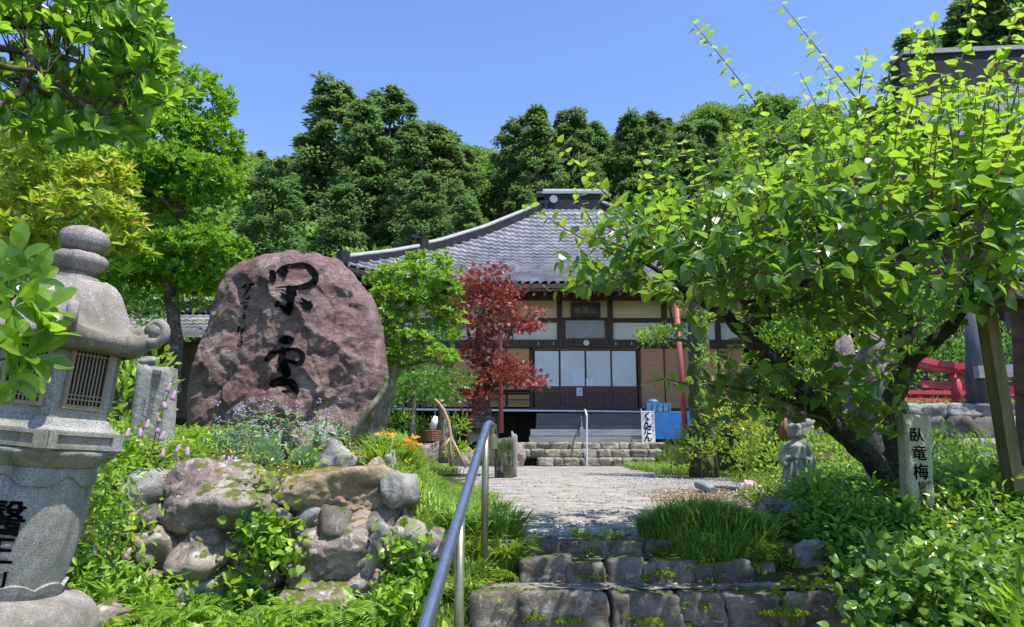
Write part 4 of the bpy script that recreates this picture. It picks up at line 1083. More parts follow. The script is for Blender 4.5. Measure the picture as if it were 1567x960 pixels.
# base stone with lotus relief
n = 96; th = np.arange(n) * 2 * PI / n
def ring(rf, z): return np.c_[LX + rf * np.cos(th), LY + rf * np.sin(th), np.broadcast_to(z, (n,))]
pet = np.abs(np.sin(th * 6))
rows = [ring(.25 + 0 * th, lz(985)), ring(.288 + .0 * pet, lz(972)), ring(.284 + .012 * pet, lz(955)), ring(.272 + .016 * pet, lz(940)), ring(.245 + .018 * pet, lz(925)), ring(.205 + .018 * pet, lz(912)), ring(.165 + 0 * th, lz(907))]
a = Acc(); a.grid(np.concatenate(rows), n, len(rows), True); a.polys(rows[-1], [tuple(range(n))]); lobj(a, 'lotus_base', 'granite_roof', smooth=True)
# barrel
prof = [(.150, lz(912)), (.160, lz(905)), (.172, lz(880)), (.186, lz(850)), (.198, lz(815)), (.204, lz(780)), (.206, lz(745)), (.203, lz(722)), (.196, lz(708))]
zz_ = np.linspace(0, len(prof) - 1, 30); pf = np.array(prof); pf = np.c_[np.interp(zz_, range(len(pf)), pf[:, 0]) * .90, np.interp(zz_, range(len(pf)), pf[:, 1])]
a = Acc(); a.lathe(pf, (LX, LY, 0), 96); lobj(a, 'barrel', smooth=True)
def brad(z): return np.interp(z, pf[:, 1], pf[:, 0])
def wavy(zt, zb_f, off, name):
    zb = zb_f(th)
    rws = [ring(brad(zb) - .002, zb), ring(brad(zb) + off, zb + (.004 if zt > lz(800) else -.004)), ring(brad((zb + zt) / 2) + off, (zb + zt) / 2), ring(brad(zt) + off, zt), ring(brad(zt) - .02, zt)]
    a = Acc(); a.grid(np.concatenate(rws), n, len(rws), True); lobj(a, name, smooth=False)
wavy(lz(709), lambda t: lz(732) - .018 * np.cos((t - FR) * 6) + .006 * np.cos((t - FR) * 12), .010, 'carved_collar')
wavy(lz(911), lambda t: lz(893) + .022 * np.abs(np.cos((t - FR) * 4)) ** .7, .012, 'carved_foot')
# lotus underside of the platform
rows = [ring(.184 + .0 * th, lz(709)), ring(.205 + .010 * pet, lz(702)), ring(.232 + .014 * pet, lz(690)), ring(.246 + .006 * pet, lz(683)), ring(.236 + 0 * th, lz(679))]
a = Acc(); a.grid(np.concatenate(rows), n, len(rows), True); a.polys(rows[0], [tuple(range(n))[::-1]]); lobj(a, 'lotus_neck', smooth=True)
PR = .272
a = Acc(); hexprism(a, PR - .012, lz(683), PR, lz(678)); hexprism(a, PR, lz(678) + .0005, PR, lz(652)); hexprism(a, PR - .001, lz(652) + .0005, PR - .03, lz(646)); lobj(a, 'platform')
for k in range(6):                            # recessed panel frames on each side of the platform
    t0, t1 = HR[k], HR[(k + 1) % 6]; p0 = np.array((LX + PR * math.cos(t0), LY + PR * math.sin(t0), 0)); p1 = np.array((LX + PR * math.cos(t1), LY + PR * math.sin(t1), 0))
    d = (p1 - p0) / np.linalg.norm(p1 - p0); nrm = np.array((math.cos((t0 + PI / 6)), math.sin(t0 + PI / 6), 0)); L_ = np.linalg.norm(p1 - p0)
    zlo, zhi = lz(678), lz(653); a = Acc()
    def bar(s0, s1, za, zb_): 
        c = p0 + d * (s0 + s1) / 2 + nrm * .004; c[2] = (za + zb_) / 2; a.box(c, (s1 - s0, .012, zb_ - za), rz=math.atan2(d[1], d[0]))
    bar(.006, L_ - .006, zlo, zlo + .012); bar(.006, L_ - .006, zhi - .012, zhi); bar(.006, .035, zlo + .0121, zhi - .0121); bar(L_ - .035, L_ - .006, zlo + .0121, zhi - .0121)
    lobj(a, 'panel_frame')
a = Acc(); hexprism(a, .238, lz(646) + .0003, .228, lz(640)); hexprism(a, .224, lz(640) + .0003, .216, lz(634)); lobj(a, 'sill')
BRd = .208; zb0, zb1 = lz(634), lz(503)
a = Acc(); hexprism(a, BRd, zb0 + .0004, BRd * .985, zb1); lobj(a, 'fire_box')
for k in range(6):
    t0, t1 = HR[k], HR[(k + 1) % 6]; rr_ = BRd * .993
    p0 = np.array((LX + rr_ * math.cos(t0), LY + rr_ * math.sin(t0), 0)); p1 = np.array((LX + rr_ * math.cos(t1), LY + rr_ * math.sin(t1), 0))
    L_ = np.linalg.norm(p1 - p0); d = (p1 - p0) / L_; tm_ = t0 + PI / 6; nrm = np.array((math.cos(tm_), math.sin(tm_), 0)); rz_ = math.atan2(d[1], d[0])
    win = None
    def bb_(a, s0, s1, za, zb_, off, thk):
        c = p0 + d * (s0 + s1) / 2 + nrm * off; c[2] = (za + zb_) / 2; a.box(c, (s1 - s0, thk, zb_ - za), rz=rz_)
    s0, s1 = L_ * .20, L_ * .80; wz0, wz1 = lz(614), lz(526)
    a = Acc(); bb_(a, s0, s1, wz0, wz1, .002, .006); win = lobj(a, 'window', 'painted_shade')  # panel on the solid box, coloured near black as the hollow's shade
    a = Acc(); fw = .014
    bb_(a, s0 - fw, s0, wz0 - fw, wz1 + fw, .006, .016); bb_(a, s1, s1 + fw, wz0 - fw, wz1 + fw, .006, .016); bb_(a, s0 + .0002, s1 - .0002, wz0 - fw, wz0, .006, .015); bb_(a, s0 + .0002, s1 - .0002, wz1, wz1 + fw, .006, .015); a.build('frame', M['tan_wood'], win)
    a = Acc()
    for j in range(1, 9): bb_(a, s0 + (s1 - s0) * j / 9 - .0022, s0 + (s1 - s0) * j / 9 + .0022, wz0, wz1, .008, .005)
    for j in (.09, .16, .84, .91): zc_ = wz0 + (wz1 - wz0) * j; bb_(a, s0, s1, zc_ - .0022, zc_ + .0022, .0115, .003)
    a.build('grille', M['tan_wood'], win)
    a = Acc(); bb_(a, .012, L_ - .012, lz(519) + .0, lz(508), .004, .010); lobj(a, 'band')
# roof
n2 = 144; th2 = np.arange(n2) * 2 * PI / n2; RR_ = .318
sprof = np.array([(.25, 1.0), (.36, .96), (.47, .88), (.56, .74), (.625, .56), (.68, .38), (.73, .25), (.80, .15), (.89, .09), (1.0, .075)])
hxr = hexr(th2, 1.0); zr0, zr1 = lz(512), lz(424); rows = []
cor = ((hxr - math.cos(PI / 6)) / (1 - math.cos(PI / 6)))
for s, hgt in sprof:
    rad = RR_ * s * (hxr * min(1, s + .35) + (1 - min(1, s + .35))); rid = .013 * np.exp(-((1 - cor) / .06) ** 2) * (.3 < s) * (s < .97)
    z = zr0 + (zr1 - zr0) * hgt + .045 * cor ** 3 * s ** 4 + rid
    rows.append(np.c_[LX + rad * np.cos(th2), LY + rad * np.sin(th2), z])
rows.append(np.c_[LX + RR_ * hxr * np.cos(th2), LY + RR_ * hxr * np.sin(th2), zr0 + .008 + .036 * cor ** 3 - .024])
rows.append(np.c_[LX + .30 * hxr * np.cos(th2), LY + .30 * hxr * np.sin(th2), np.full(n2, zr0 - .040)])
rows.append(np.c_[LX + .245 * hxr * np.cos(th2), LY + .245 * hxr * np.sin(th2), np.full(n2, zr0 - .055)])
rows.append(np.c_[LX + .22 * hxr * np.cos(th2), LY + .22 * hxr * np.sin(th2), np.full(n2, zb1 - .001)])
a = Acc(); a.grid(np.concatenate(rows), n2, len(rows), True); a.polys(rows[0], [tuple(range(n2))]); roof = lobj(a, 'roof', 'granite_roof', smooth=True)
for t in HR:                                 # curled corners
    a = Acc(); c = np.array((LX + (RR_ + .005) * math.cos(t), LY + (RR_ + .005) * math.sin(t), zr0 + .055))
    dv = np.array((math.cos(t), math.sin(t), 0)); pv = np.array((-math.sin(t), math.cos(t), 0)); spn = []
    for k in range(26):
        f = k / 25; an = -PI * .95 + f * 2 * PI * 1.25; r_ = .052 * (1 - .74 * f)
        spn.append(c + dv * (math.cos(an) * r_) + np.array((0, 0, math.sin(an) * r_)))
    spn = [c - dv * .10 + np.array((0, 0, -.040)), c - dv * .07 + np.array((0, 0, -.030))] + spn
    a.tube(spn, np.linspace(.025, .013, len(spn)), 8)
    a.tube([c - pv * .016, c + pv * .016], .034, 16)
    lobj(a, 'curled_corner', 'granite_roof', smooth=True)
# finial
a = Acc(); z0, z1 = lz(424), lz(410)
a.lathe([(.082, z0 - .01), (.078, z0 + .01), (.050, z0 + .018), (.050, z1)], (LX, LY, 0), 32); lobj(a, 'finial_neck', 'granite_roof', smooth=False)
rows = []; pe8 = np.abs(np.sin(th * 4))
for r_, py in ((.048, 414), (.072, 407), (.088, 398), (.086, 389), (.070, 384), (.050, 381)): rows.append(ring(r_ + .008 * pe8 * (r_ > .06), lz(py)))
a = Acc(); a.grid(np.concatenate(rows), n, len(rows), True); a.polys(rows[-1], [tuple(range(n))]); lobj(a, 'finial_lotus', 'granite_roof', smooth=True)
a = Acc(); p_ = np.array([(.050, 384), (.074, 378), (.086, 370), (.088, 361), (.080, 353), (.056, 346.5), (.028, 343), (.012, 342), (.002, 340.5)]); p_ = np.c_[p_[:, 0], [lz(v) for v in p_[:, 1]]]
t_ = np.linspace(0, len(p_) - 1, 28); a.lathe(np.c_[np.interp(t_, range(len(p_)), p_[:, 0]), np.interp(t_, range(len(p_)), p_[:, 1])], (LX, LY, 0), 32); lobj(a, 'finial_jewel', 'granite_roof', smooth=True)
# carved name on the barrel
def on_barrel(px):                            # azimuth on the barrel seen at photo pixel px
    best = min(np.linspace(-1.5, 1.5, 600), key=lambda q: abs((lambda P: 783.5 + F * P[0] / P[1] * .985)((LX + .205 * math.cos(FR + q), LY + .205 * math.sin(FR + q))) - px))
    return FR + best
az = FR - .38
a = Acc()
def bfn(u, v):
    rb = brad(v) + .0050; t = az + u / .18
    return np.c_[LX + rb * np.cos(t), LY + rb * np.sin(t), v]
def text_fine(ch, size, bold):
    V, Fc = text_mesh(ch, size, bold, res=3)
    import bmesh
    me = bpy.data.meshes.new('t'); me.from_pydata([tuple(v) for v in V], [], Fc); bm = bmesh.new(); bm.from_mesh(me)
    for _ in range(4):
        es = [e for e in bm.edges if e.calc_length() > size * .07]
        if es: bmesh.ops.subdivide_edges(bm, edges=es, cuts=1)
        bmesh.ops.triangulate(bm, faces=bm.faces)
    V = np.array([v.co[:] for v in bm.verts]); bm.verts.index_update(); Fc = [tuple(v.index for v in f.verts) for f in bm.faces]; bm.free(); bpy.data.meshes.remove(me)
    return V, Fc
for ch, py, s in (('醫', 784, .125), ('王', 831, .100), ('山', 873, .090)):
    V, Fc = text_fine(ch, s, 0)
    if len(V):
        for q_ in range(5):                      # brush weight: the strokes are thickened by small shifts
            P_ = bfn(V[:, 0] * 1.05 + s * .018 * math.cos(q_ * 1.2566), V[:, 1] + lz(py) + s * .018 * math.sin(q_ * 1.2566)); P_[:, :2] += (np.array((math.cos(az), math.sin(az))) * .0003 * q_); a.polys(P_, Fc)
lobj(a, 'lettering', 'ink')

lan.rotation_euler[1] = R(5.6)      # the old lantern leans to the right

# ================================================================== INSCRIBED STONES
def slab_stone(name, cor4, Y, thick, mat, label, lean=0, texts=(), seed=1, tex_mat='ink', topbump=.02, tilt_y=0.0):
    """upright slab: four photo corners (tl, tr, br, bl) on its front face at distance Y"""
    C4 = np.array([at(x, y, Y) for x, y in cor4]); base = (C4[2] + C4[3]) / 2
    t = thing(name, label, 'inscribed stone', (base[0], Y, base[2]))
    nu, nv = 14, 34; a = Acc(); U, V = np.meshgrid(np.linspace(0, 1, nu), np.linspace(0, 1, nv))
    def face(u, v):                           # v 0 top .. 1 bottom
        u = np.asarray(u)[..., None]; v = np.asarray(v)[..., None]
        return (C4[0] * (1 - u) + C4[1] * u) * (1 - v) + (C4[3] * (1 - u) + C4[2] * u) * v
    P = face(U, V); r_ = np.random.RandomState(seed)
    edge = np.minimum(np.minimum(U, 1 - U) * 6, 1) * np.minimum(np.minimum(V, 1) * 12 + .0, 1)
    Pf = P.copy(); Pf[..., 1] += .02 * (1 - edge) ** 2 + .002 * vnoise(U * 9, V * 25); Pf[..., 0] += .003 * vnoise(V * 11, U * 0 + seed) * (np.abs(U - .5) > .45); Pf[..., 2] += topbump * (vnoise(U * 6 + seed, U * 3)) * (1 - V)
    Pb = Pf.copy(); Pb[..., 1] = Y + thick - .015 * (1 - edge)
    a.grid(Pf.reshape(-1, 3), nu, nv); a.grid(Pb[:, ::-1].reshape(-1, 3), nu, nv)
    for sl in ((Pf[:, 0], Pb[:, 0]), (Pb[:, -1], Pf[:, -1])): a.grid(np.stack(sl, 1).reshape(-1, 3), 2, nv)
    a.grid(np.stack((Pb[0], Pf[0]), 1).reshape(-1, 3), 2, nu)
    a.build('slab', M[mat], t)
    hgt = np.linalg.norm(C4[0] - C4[3]); wd = np.linalg.norm(C4[1] - C4[0])
    a = Acc()
    for ch, u, v, s, bold in texts:
        Vt, Fc = text_mesh(ch, s, 0)
        if len(Vt):
            for q_ in range(4 if bold > .01 else 1):
                ds = s * .017 if bold > .01 else 0
                Pt = face(u + (Vt[:, 0] + ds * math.cos(q_ * PI / 2)) / wd, v - (Vt[:, 1] + ds * math.sin(q_ * PI / 2)) / hgt); Pt[:, 1] -= .005 + .0003 * q_; a.polys(Pt, Fc)
    if a.v: a.build('inscription', M[tex_mat], t, kind='stuff' if len(texts) > 9 else None)
    return t, face
sg, _ = slab_stone('name_stone', [(1384, 634), (1427, 637), (1434, 800), (1394, 800)], 4.75, .12, 'granite_sign', 'narrow upright greenish granite marker with black vertical writing under the plum tree', seed=3, topbump=.006,
    texts=[('臥', .38, .19, .098, .04), ('竜', .44, .355, .100, .04), ('梅', .47, .53, .105, .04), ('仙', .48, .655, .052, .03), ('台', .49, .72, .052, .03), ('伊', .50, .785, .052, .03), ('達', .51, .85, .052, .03)])
kai = [('開', .62, .10, .066, .02), ('雲', .61, .205, .062, .02)] + [(c_, .56 - .012 * i, .31 + .072 * i, .046, 0) for i, c_ in enumerate('村名百世住')] + [(c_, .36 - .006 * i, .40 + .062 * i, .036, 0) for i, c_ in enumerate('平成十八年五月')] + [(c_, .82, .46 + .07 * i, .038, 0) for i, c_ in enumerate('梅香雲')]
slab_stone('grey_tablet', [(208, 556), (262, 563), (255, 694), (190, 694)], 4.9, .12, 'granite', 'leaning pale grey stone tablet with small carved writing between the lantern and the monument', seed=8, texts=kai, topbump=.01, tex_mat='carved')
rock_px('cap_stone', 208, 549, 240, 562, 4.96, .1, 3, M['grey_rock'], rough=.06, label='small whitish stone lying on top of the grey tablet', cat='stone')

# ================================================================== HANDRAIL
hr = thing('handrail', 'galvanised steel pipe handrail climbing the left side of the stone steps', 'handrail', at(705, 960, 2.9))
p0, p1 = at(652, 955, 2.25), at(745, 652, 4.0); d = p1 - p0
ext = p0 - d * .9
a = Acc(); a.tube([ext, p0, p1, p1 + np.array((.012, .03, .012)), p1 + np.array((.03, .055, -.0)), p1 + np.array((.034, .06, -.05))], .0215, 20); a.build('rail', M['steel'], hr, smooth=True)
b1 = at(741, 822, 4.02); a = Acc(); a.tube([(b1[0], 4.02, b1[2] - .1), (p1[0] - .005, 4.0, p1[2] - .01)], .019, 16); a.build('post', M['steel_post'], hr, smooth=True)
s2 = .40; q2 = p0 + d * s2; a = Acc(); a.tube([(q2[0] - .0, q2[1], ZA - .3), (q2[0] + .002, q2[1], q2[2] - .012)], .019, 16); a.build('post', M['steel_post'], hr, smooth=True)
q2 = p0 - d * .6; a = Acc(); a.tube([(q2[0], q2[1], -1.1), (q2[0], q2[1], q2[2] - .01)], .019, 16); a.build('post', M['steel_post'], hr, smooth=True)
a = Acc(); a.tube([p1 + np.array((.034, .06, -.05)), p1 + np.array((.036, .062, -.12))], .023, 14); a.build('end_bracket', M['steel_post'], hr)

# ================================================================== RIGHT SIDE: wall, torii, pillar, gate, big roof
sw = thing('stone_wall', 'grey stone retaining wall below the red torii on the right', 'wall', (6, 9.6, .2))
n_ = 0
for r0, (yb, yt) in enumerate(((755, 712), (715, 672), (676, 640), (642, 618))):
    x = 1205 + rng.uniform(-8, 8)
    while x < 1600:
        w_ = rng.uniform(34, 74)
        rock_px('stone', x, yt, x + w_ + 6, yb, 9.75 + .08 * r0, .5, 5000 + n_, M['grey_rock'] if rng.rand() < .7 else M['dark_rock'], sw, rough=.07, sub=3, boxy=.15); n_ += 1
        x += w_
tor = thing('torii', 'faded red wooden torii gate on the terrace behind the name stone', 'torii gate', at(1455, 625, 10.3))
TY = 10.3
a = Acc(); a.tube([at(1467, 630, TY), at(1461, 566, TY)], [.075, .068], 16); a.build('pillar', M['torii'], tor, smooth=True)
a = Acc(); a.tube([at(1575, 632, TY), at(1570, 576, TY)], [.075, .068], 16); a.build('pillar', M['torii'], tor, smooth=True)
pk = [at(1398, 551, TY), at(1430, 558.5, TY), at(1465, 563, TY), at(1515, 567, TY), at(1570, 572, TY), at(1640, 575, TY)]
ribbon_box(pk, .20, -.03, .055).build('top_lintel', M['torii'], tor)
ribbon_box([p + np.array((0, 0, -.055)) for p in pk[:-1]], .15, -.035, .025).build('under_lintel', M['torii'], tor)
ribbon_box([at(1410, 588, TY), at(1640, 602, TY)], .07, -.05, .05).build('tie_beam', M['torii'], tor)
a = Acc(); a.lathe([(.10, 0), (.10, .04)], at(1461, 568, TY), 16); a.build('capital', M['torii'], tor)
fe = thing('red_fence', 'low dark red wooden fence behind the torii', 'fence', at(1430, 626, 11.2))
for y_ in (600, 612, 622):
    a = Acc(); a.beam(at(1382, y_, 11.2), at(1600, y_ + 4, 11.2), .05, .06); a.build('rail', M['torii'], fe)
for x_ in range(1386, 1600, 20):
    a = Acc(); a.beam(at(x_, 630, 11.22), at(x_, 597, 11.22), .05, .05, up=(0, 1, 0)); a.build('post', M['torii'], fe)
a = Acc(); p, q = at(1498, 625, 9.9), at(1494, 455, 9.9)
gpl = thing('grey_pillar', 'thick weathered blue grey timber pillar with crosspiece standing on the stone wall', 'pillar', p)
a.tube([p, q], [.150, .142], 20); a.build('shaft', M['grey_pillar'], gpl, smooth=True)
a = Acc(); a.beam(at(1494, 570, 9.7), at(1600, 566, 9.7), .12, .16); a.build('crosspiece', M['grey_board'], gpl)
# timber gate at the right edge
gate = thing('timber_gate', 'old timber gate with tiled roof and mossy diagonal brace at the right edge', 'gate', at(1560, 775, 5.2))
def gb(p, q, w_, h_, name, mat, up=(0, 0, 1)):
    a = Acc(); a.beam(p, q, w_, h_, up=up); return a.build(name, M[mat], gate)
gb(at(1556, 772, 4.95), at(1496, 400, 4.95), .075, .115, 'diagonal_brace', 'old_post', up=(0, 1, 0))
gb(at(1590, 780, 5.6), at(1572, 440, 5.6), .16, .18, 'post', 'old_beam', up=(0, 1, 0))
gb(at(1530, 462, 5.3), at(1700, 452, 5.3), .14, .14, 'beam', 'old_beam'); gb(at(1528, 440, 5.9), at(1700, 432, 5.9), .16, .14, 'beam', 'old_beam')
gb(at(1556, 590, 5.6), at(1700, 590, 5.6), .08, .14, 'beam', 'old_beam')
gb(at(1560, 690, 5.6), at(1700, 690, 5.6), .08, .14, 'beam', 'old_beam')
for k in range(9): gb(at(1535 + k * 14, 455, 4.6), at(1535 + k * 14, 432, 6.6), .06, .07, 'rafter', 'old_beam')
# gate roof: tiled surface rising to the right/back
p00, p10 = at(1530, 432, 4.5), at(1720, 425, 4.5); p01, p11 = at(1552, 375, 6.0), at(1720, 368, 6.0)
nu, nr_ = 24, 12; a = Acc(); rws = []
for r0 in range(nr_):
    for f_, zo in ((0, .02), (.95, 0)):
        v = (r0 + f_) / nr_; u = np.linspace(0, 1, nu * 2)
        P = (p00 * (1 - v) + p01 * v)[None] * (1 - u)[:, None] + (p10 * (1 - v) + p11 * v)[None] * u[:, None]
        P[:, 2] += zo + .018 * np.cos(np.arange(nu * 2) * PI); rws.append(P)
a.grid(np.concatenate(rws), nu * 2, len(rws)); a.build('roof_tiles', M['tile'], gate, kind='stuff')
gb(p00 + (0, .02, -.06), p10 + (0, .02, -.06), .06, .10, 'eave_board', 'dark_wood'); 
ribbon_box([p00 + (0, 0, .03), (p00 + p01) / 2 + (0, 0, .03), p01 + (0, 0, .05)], .10, -.06, .06).build('verge_tiles', M['tile_dark'], gate)

# big hall on the far right
rb = thing('right_hall', 'large tiled temple building high on the right behind the plum branches', 'building', at(1500, 560, 15))
BY = 14.5
def patch(top, bot, rows, cols, lip=.07):
    """curved tiled slope between a top and a bottom line of points"""
    top, bot = np.array(top), np.array(bot); rws = []; ii = np.linspace(0, 1, len(top)); jj = np.linspace(0, 1, len(bot)); u = np.linspace(0, 1, cols * 3 + 1)
    Tp = np.stack([np.interp(u, ii, top[:, k]) for k in range(3)], 1); Bp = np.stack([np.interp(u, jj, bot[:, k]) for k in range(3)], 1)
    for r0 in range(rows):
        for f_, zo in ((-.12, lip - .02), (-.12, lip), (.88, 0)):
            v = (r0 + f_) / rows; P = Bp * (1 - v) + Tp * v; P[:, 2] -= .35 * v * (1 - v); P[:, 2] += zo + .02 * np.abs(np.sin(u * cols * PI)); rws.append(P)
    a = Acc(); a.grid(np.concatenate(rws), len(u), len(rws)); return a
patch([at(1376, 150, 17.5), at(1480, 130, 17.5), at(1720, 118, 17.5)], [at(1440, 214, BY), at(1500, 208, BY), at(1760, 200, BY)], 17, 40).build('roof_tiles', M['tile'], rb, kind='stuff')
ribbon_box([at(1374, 140, 17.5), at(1560, 124, 17.5), at(1720, 116, 17.5)], .6, -.3, .28).build('main_ridge', M['tile_dark'], rb)
ribbon_box([at(1370, 104, 17.5), at(1560, 92, 17.5), at(1720, 86, 17.5)], .45, -.35, .16).build('upper_ridge', M['tile_dark'], rb)
ribbon_box([at(1374, 88, 17.5), at(1560, 80, 17.5), at(1720, 74, 17.5)], .55, -.06, .06).build('ridge_cap', M['tile_cap'], rb)
ribbon_box([at(1376, 150, 17.5), at(1392, 176, 16.8), at(1418, 200, 15.6), at(1445, 215, BY)], .4, -.14, .10).build('verge_ridge', M['tile_dark'], rb)
ribbon_box([at(1440, 224, BY), at(1500, 217, BY), at(1760, 210, BY)], .15, -.18, .10).build('eave_fascia', M['tile_dark'], rb)
ribbon_box([at(1442, 232, BY + .1), at(1500, 226, BY + .1), at(1760, 219, BY + .1)], .2, -.03, .03).build('eave_trim', M['plaster_w'], rb)
a = Acc(); p, q = at(1455, 640, BY + 1.4), at(1760, 225, BY + 1.4); a.box(((p[0] + q[0]) / 2, BY + 3, (p[2] + q[2]) / 2), (q[0] - p[0], 3, q[2] - p[2])); a.build('wall', M['red_wood'], rb)
for x_ in (1458, 1540, 1620):
    a = Acc(); a.beam(at(x_, 640, BY + 1.35), at(x_, 225, BY + 1.35), .25, .25, up=(0, 1, 0)); a.build('post', M['dark_wood'], rb)

# small tiled outbuilding behind the lantern
ob = thing('outbuilding', 'small low building with a grey tiled roof half hidden behind the topiary', 'building', at(240, 600, 13))
patch([at(150, 480, 14.2), at(330, 480, 14.2)], [at(140, 522, 12.6), at(340, 518, 12.6)], 9, 18, .04).build('roof_tiles', M['tile'], ob, kind='stuff')
patch([at(170, 455, 16), at(350, 455, 16)], [at(150, 472, 14.6), at(350, 470, 14.6)], 5, 18, .04).build('roof_tiles', M['tile'], ob, kind='stuff')
ribbon_box([at(150, 476, 14.2), at(330, 476, 14.2)], .3, -.06, .16).build('ridge', M['tile_dark'], ob)
a = Acc(); p, q = at(150, 640, 13), at(335, 522, 13); a.box(((p[0] + q[0]) / 2, 14, (p[2] + q[2]) / 2), (q[0] - p[0], 1.8, q[2] - p[2])); a.build('wall', M['dark_wood'], ob)

# ================================================================== POLES, BELL STAND, BASKET, LOG, STATUE
def pole(p, q, r_, label, mat='pole_red'):
    a = Acc(); a.tube([p, q], r_, 10); return a.build('support_pole', M[mat], smooth=True, label=label, cat='pole')
pole(at(767, 662, 13.2), at(765, 500, 13.4), .045, 'upright red pole propping the red maple')
pole(at(1049, 668, 15.5), at(1034, 450, 15.8), .06, 'leaning red pole propping the mossy tree by the blue board')
pole(at(1031, 506, 15.9), at(1022, 450, 15.9), .03, 'thin dark pole beside the leaning red pole', 'dark_wood')
pole(at(716, 680, 13.4), at(717, 640, 13.4), .03, 'short red pole left of the maple pedestal')
pole(at(1200, 672, 6.6), at(1198, 640, 6.6), .035, 'short rusty red post just behind the statue head', 'brown_metal')
bs = thing('bell_stand', 'bent brown pole on tripod legs with a white cylinder hung from a chain', 'stand', at(690, 716, 11.5))
BYs = 11.5
arc = [at(691, 714, BYs), at(690, 690, BYs), at(689, 665, BYs), at(686, 645, BYs), at(679, 628, BYs), at(672, 618, BYs), at(665, 611, BYs)]
a = Acc(); a.tube(arc, [.035, .034, .032, .030, .028, .026, .024], 10); a.build('bent_pole', M['bamboo'], bs, smooth=True)
for q in ((676, 690), (713, 716)):
    a = Acc(); a.tube([at(690, 668, BYs), at(q[0], q[1], BYs - .1)], .02, 8); a.build('leg', M['bamboo'], bs, smooth=True)
a = Acc(); a.tube([at(666, 613, BYs), at(666, 637, BYs)], .007, 5); a.build('chain', M['steel_post'], bs)
a = Acc(); a.tube([at(667, 637, BYs), at(665, 645, BYs), at(662, 658, BYs)], [.03, .055, .05], 12); a.build('hanging_cylinder', M['white_paint'], bs, smooth=True)
bk = thing('wire_basket', 'small red brown openwork basket under the hanging white cylinder', 'basket', at(663, 676, BYs))
z0, z1 = at(663, 674, BYs)[2], at(663, 660, BYs)[2]; c0 = at(663, 668, BYs)
for zq in np.linspace(z0, z1, 5):
    a = Acc(); a.tube([(c0[0] + .12 * math.cos(t), c0[1] + .12 * math.sin(t), zq) for t in np.linspace(0, 2 * PI, 17)], .009, 5); a.build('hoop', M['brown_metal'], bk)
for t in np.linspace(0, 2 * PI, 13)[:-1]:
    a = Acc(); a.tube([(c0[0] + .12 * math.cos(t), c0[1] + .12 * math.sin(t), z0), (c0[0] + .12 * math.cos(t), c0[1] + .12 * math.sin(t), z1)], .009, 5); a.build('stave', M['brown_metal'], bk)
# pedestal of the maple and the posts beside it
mp = thing('stone_pedestal', 'grey stone and timber planter carrying the red maple trunk', 'planter', at(740, 670, 13.6))
p, q = at(717, 676, 13.6), at(753, 653, 13.6); a = Acc(); a.box(((p[0] + q[0]) / 2, 13.8, (p[2] + q[2]) / 2), (q[0] - p[0], .5, q[2] - p[2])); a.build('block', M['grey_board'], mp)
rock_px('cap_stone', 714, 637, 756, 656, 13.6, .55, 66, M['dark_rock'], mp, rough=.06, boxy=.2)
rock_px('tree_stump', 758, 672, 786, 716, 12.6, .3, 61, M['bark_moss'], rough=.1, boxy=.2, label='short old stump at the foot of the red pole', cat='stump', grounded=True)
rock_px('wooden_post', 782, 664, 791, 700, 13, .1, 62, M['grey_board'], rough=.05, boxy=.3, label='grey split post right of the old stump', cat='post', grounded=True)
rock_px('tree_stump', 1082, 655, 1130, 706, 14.5, .8, 63, M['bark_moss'], rough=.1, boxy=.25, label='broad mossy cut tree stump right of the blue board', cat='stump', grounded=True)
a = Acc(); p, q = at(1068, 745, 8.9), at(1092, 756, 8.5); a.tube([p + (0, 0, .03), (p + q) / 2 + (0, 0, .04), q + (0, 0, .03)], [.05, .055, .045], 12); a.build('log', M['grey_board'], label='short grey log lying on the brown litter', cat='log')
a = Acc(); a.tube([at(1092, 744, 9.2), at(1130, 748, 9.0)], .02, 8); a.build('fallen_branch', M['grey_board'], label='thin grey stick lying beside the short log', cat='branch')
pg = thing('stone_ornament', 'small dark stone pagoda ornament standing on the mossy stump', 'ornament', at(1112, 655, 14.6))
for k, (w_, y_) in enumerate(((.30, 650), (.22, 645), (.32, 640), (.20, 636), (.26, 632), (.12, 628))):
    a = Acc(); a.lathe([(w_ * .5, 0), (w_ * .5, .05), (w_ * .3, .07)], at(1110, y_, 14.6), 10); a.build('tier', M['dark_rock'], pg)

# child-like stone statue: primitives fused into one body by a voxel remesh
SY = 6.15
st = thing('stone_statue', 'small weathered stone figure of a robed standing child on a rock', 'statue', at(1220, 740, SY))
mS = px_m(1220, 700, SY)
def sp(px, py, dy=0): p = at(px, py, SY); return p + np.array((0, dy, 0))
def ell(a, c, r_, n=16):
    t = np.linspace(0, PI, n); V = []
    a.grid(np.array([(c[0] + r_[0] * math.sin(i) * math.cos(j), c[1] + r_[1] * math.sin(i) * math.sin(j), c[2] + r_[2] * math.cos(i)) for i in np.clip(t, .02, PI - .02) for j in np.arange(20) * 2 * PI / 20]), 20, n, True)
    b0 = a.c - 20 * n; a.l.append(np.r_[np.arange(20), (n - 1) * 20 + np.arange(20)[::-1]] + b0); a.n.append(np.array([20, 20])); a.m.append(np.zeros(2, int))
a = Acc()
ell(a, sp(1216, 662), (10.5 * mS, 11 * mS, 12.5 * mS)); ell(a, sp(1216, 655), (11 * mS, 11 * mS, 8 * mS))
ell(a, sp(1207, 664), (2 * mS, 3 * mS, 4 * mS)); ell(a, sp(1226, 664), (2 * mS, 3 * mS, 4 * mS)); ell(a, sp(1214, 666, -.058), (2 * mS, 2.4 * mS, 3 * mS))
a.tube([sp(1217, 674), sp(1217, 680)], [6 * mS, 8 * mS], 14)
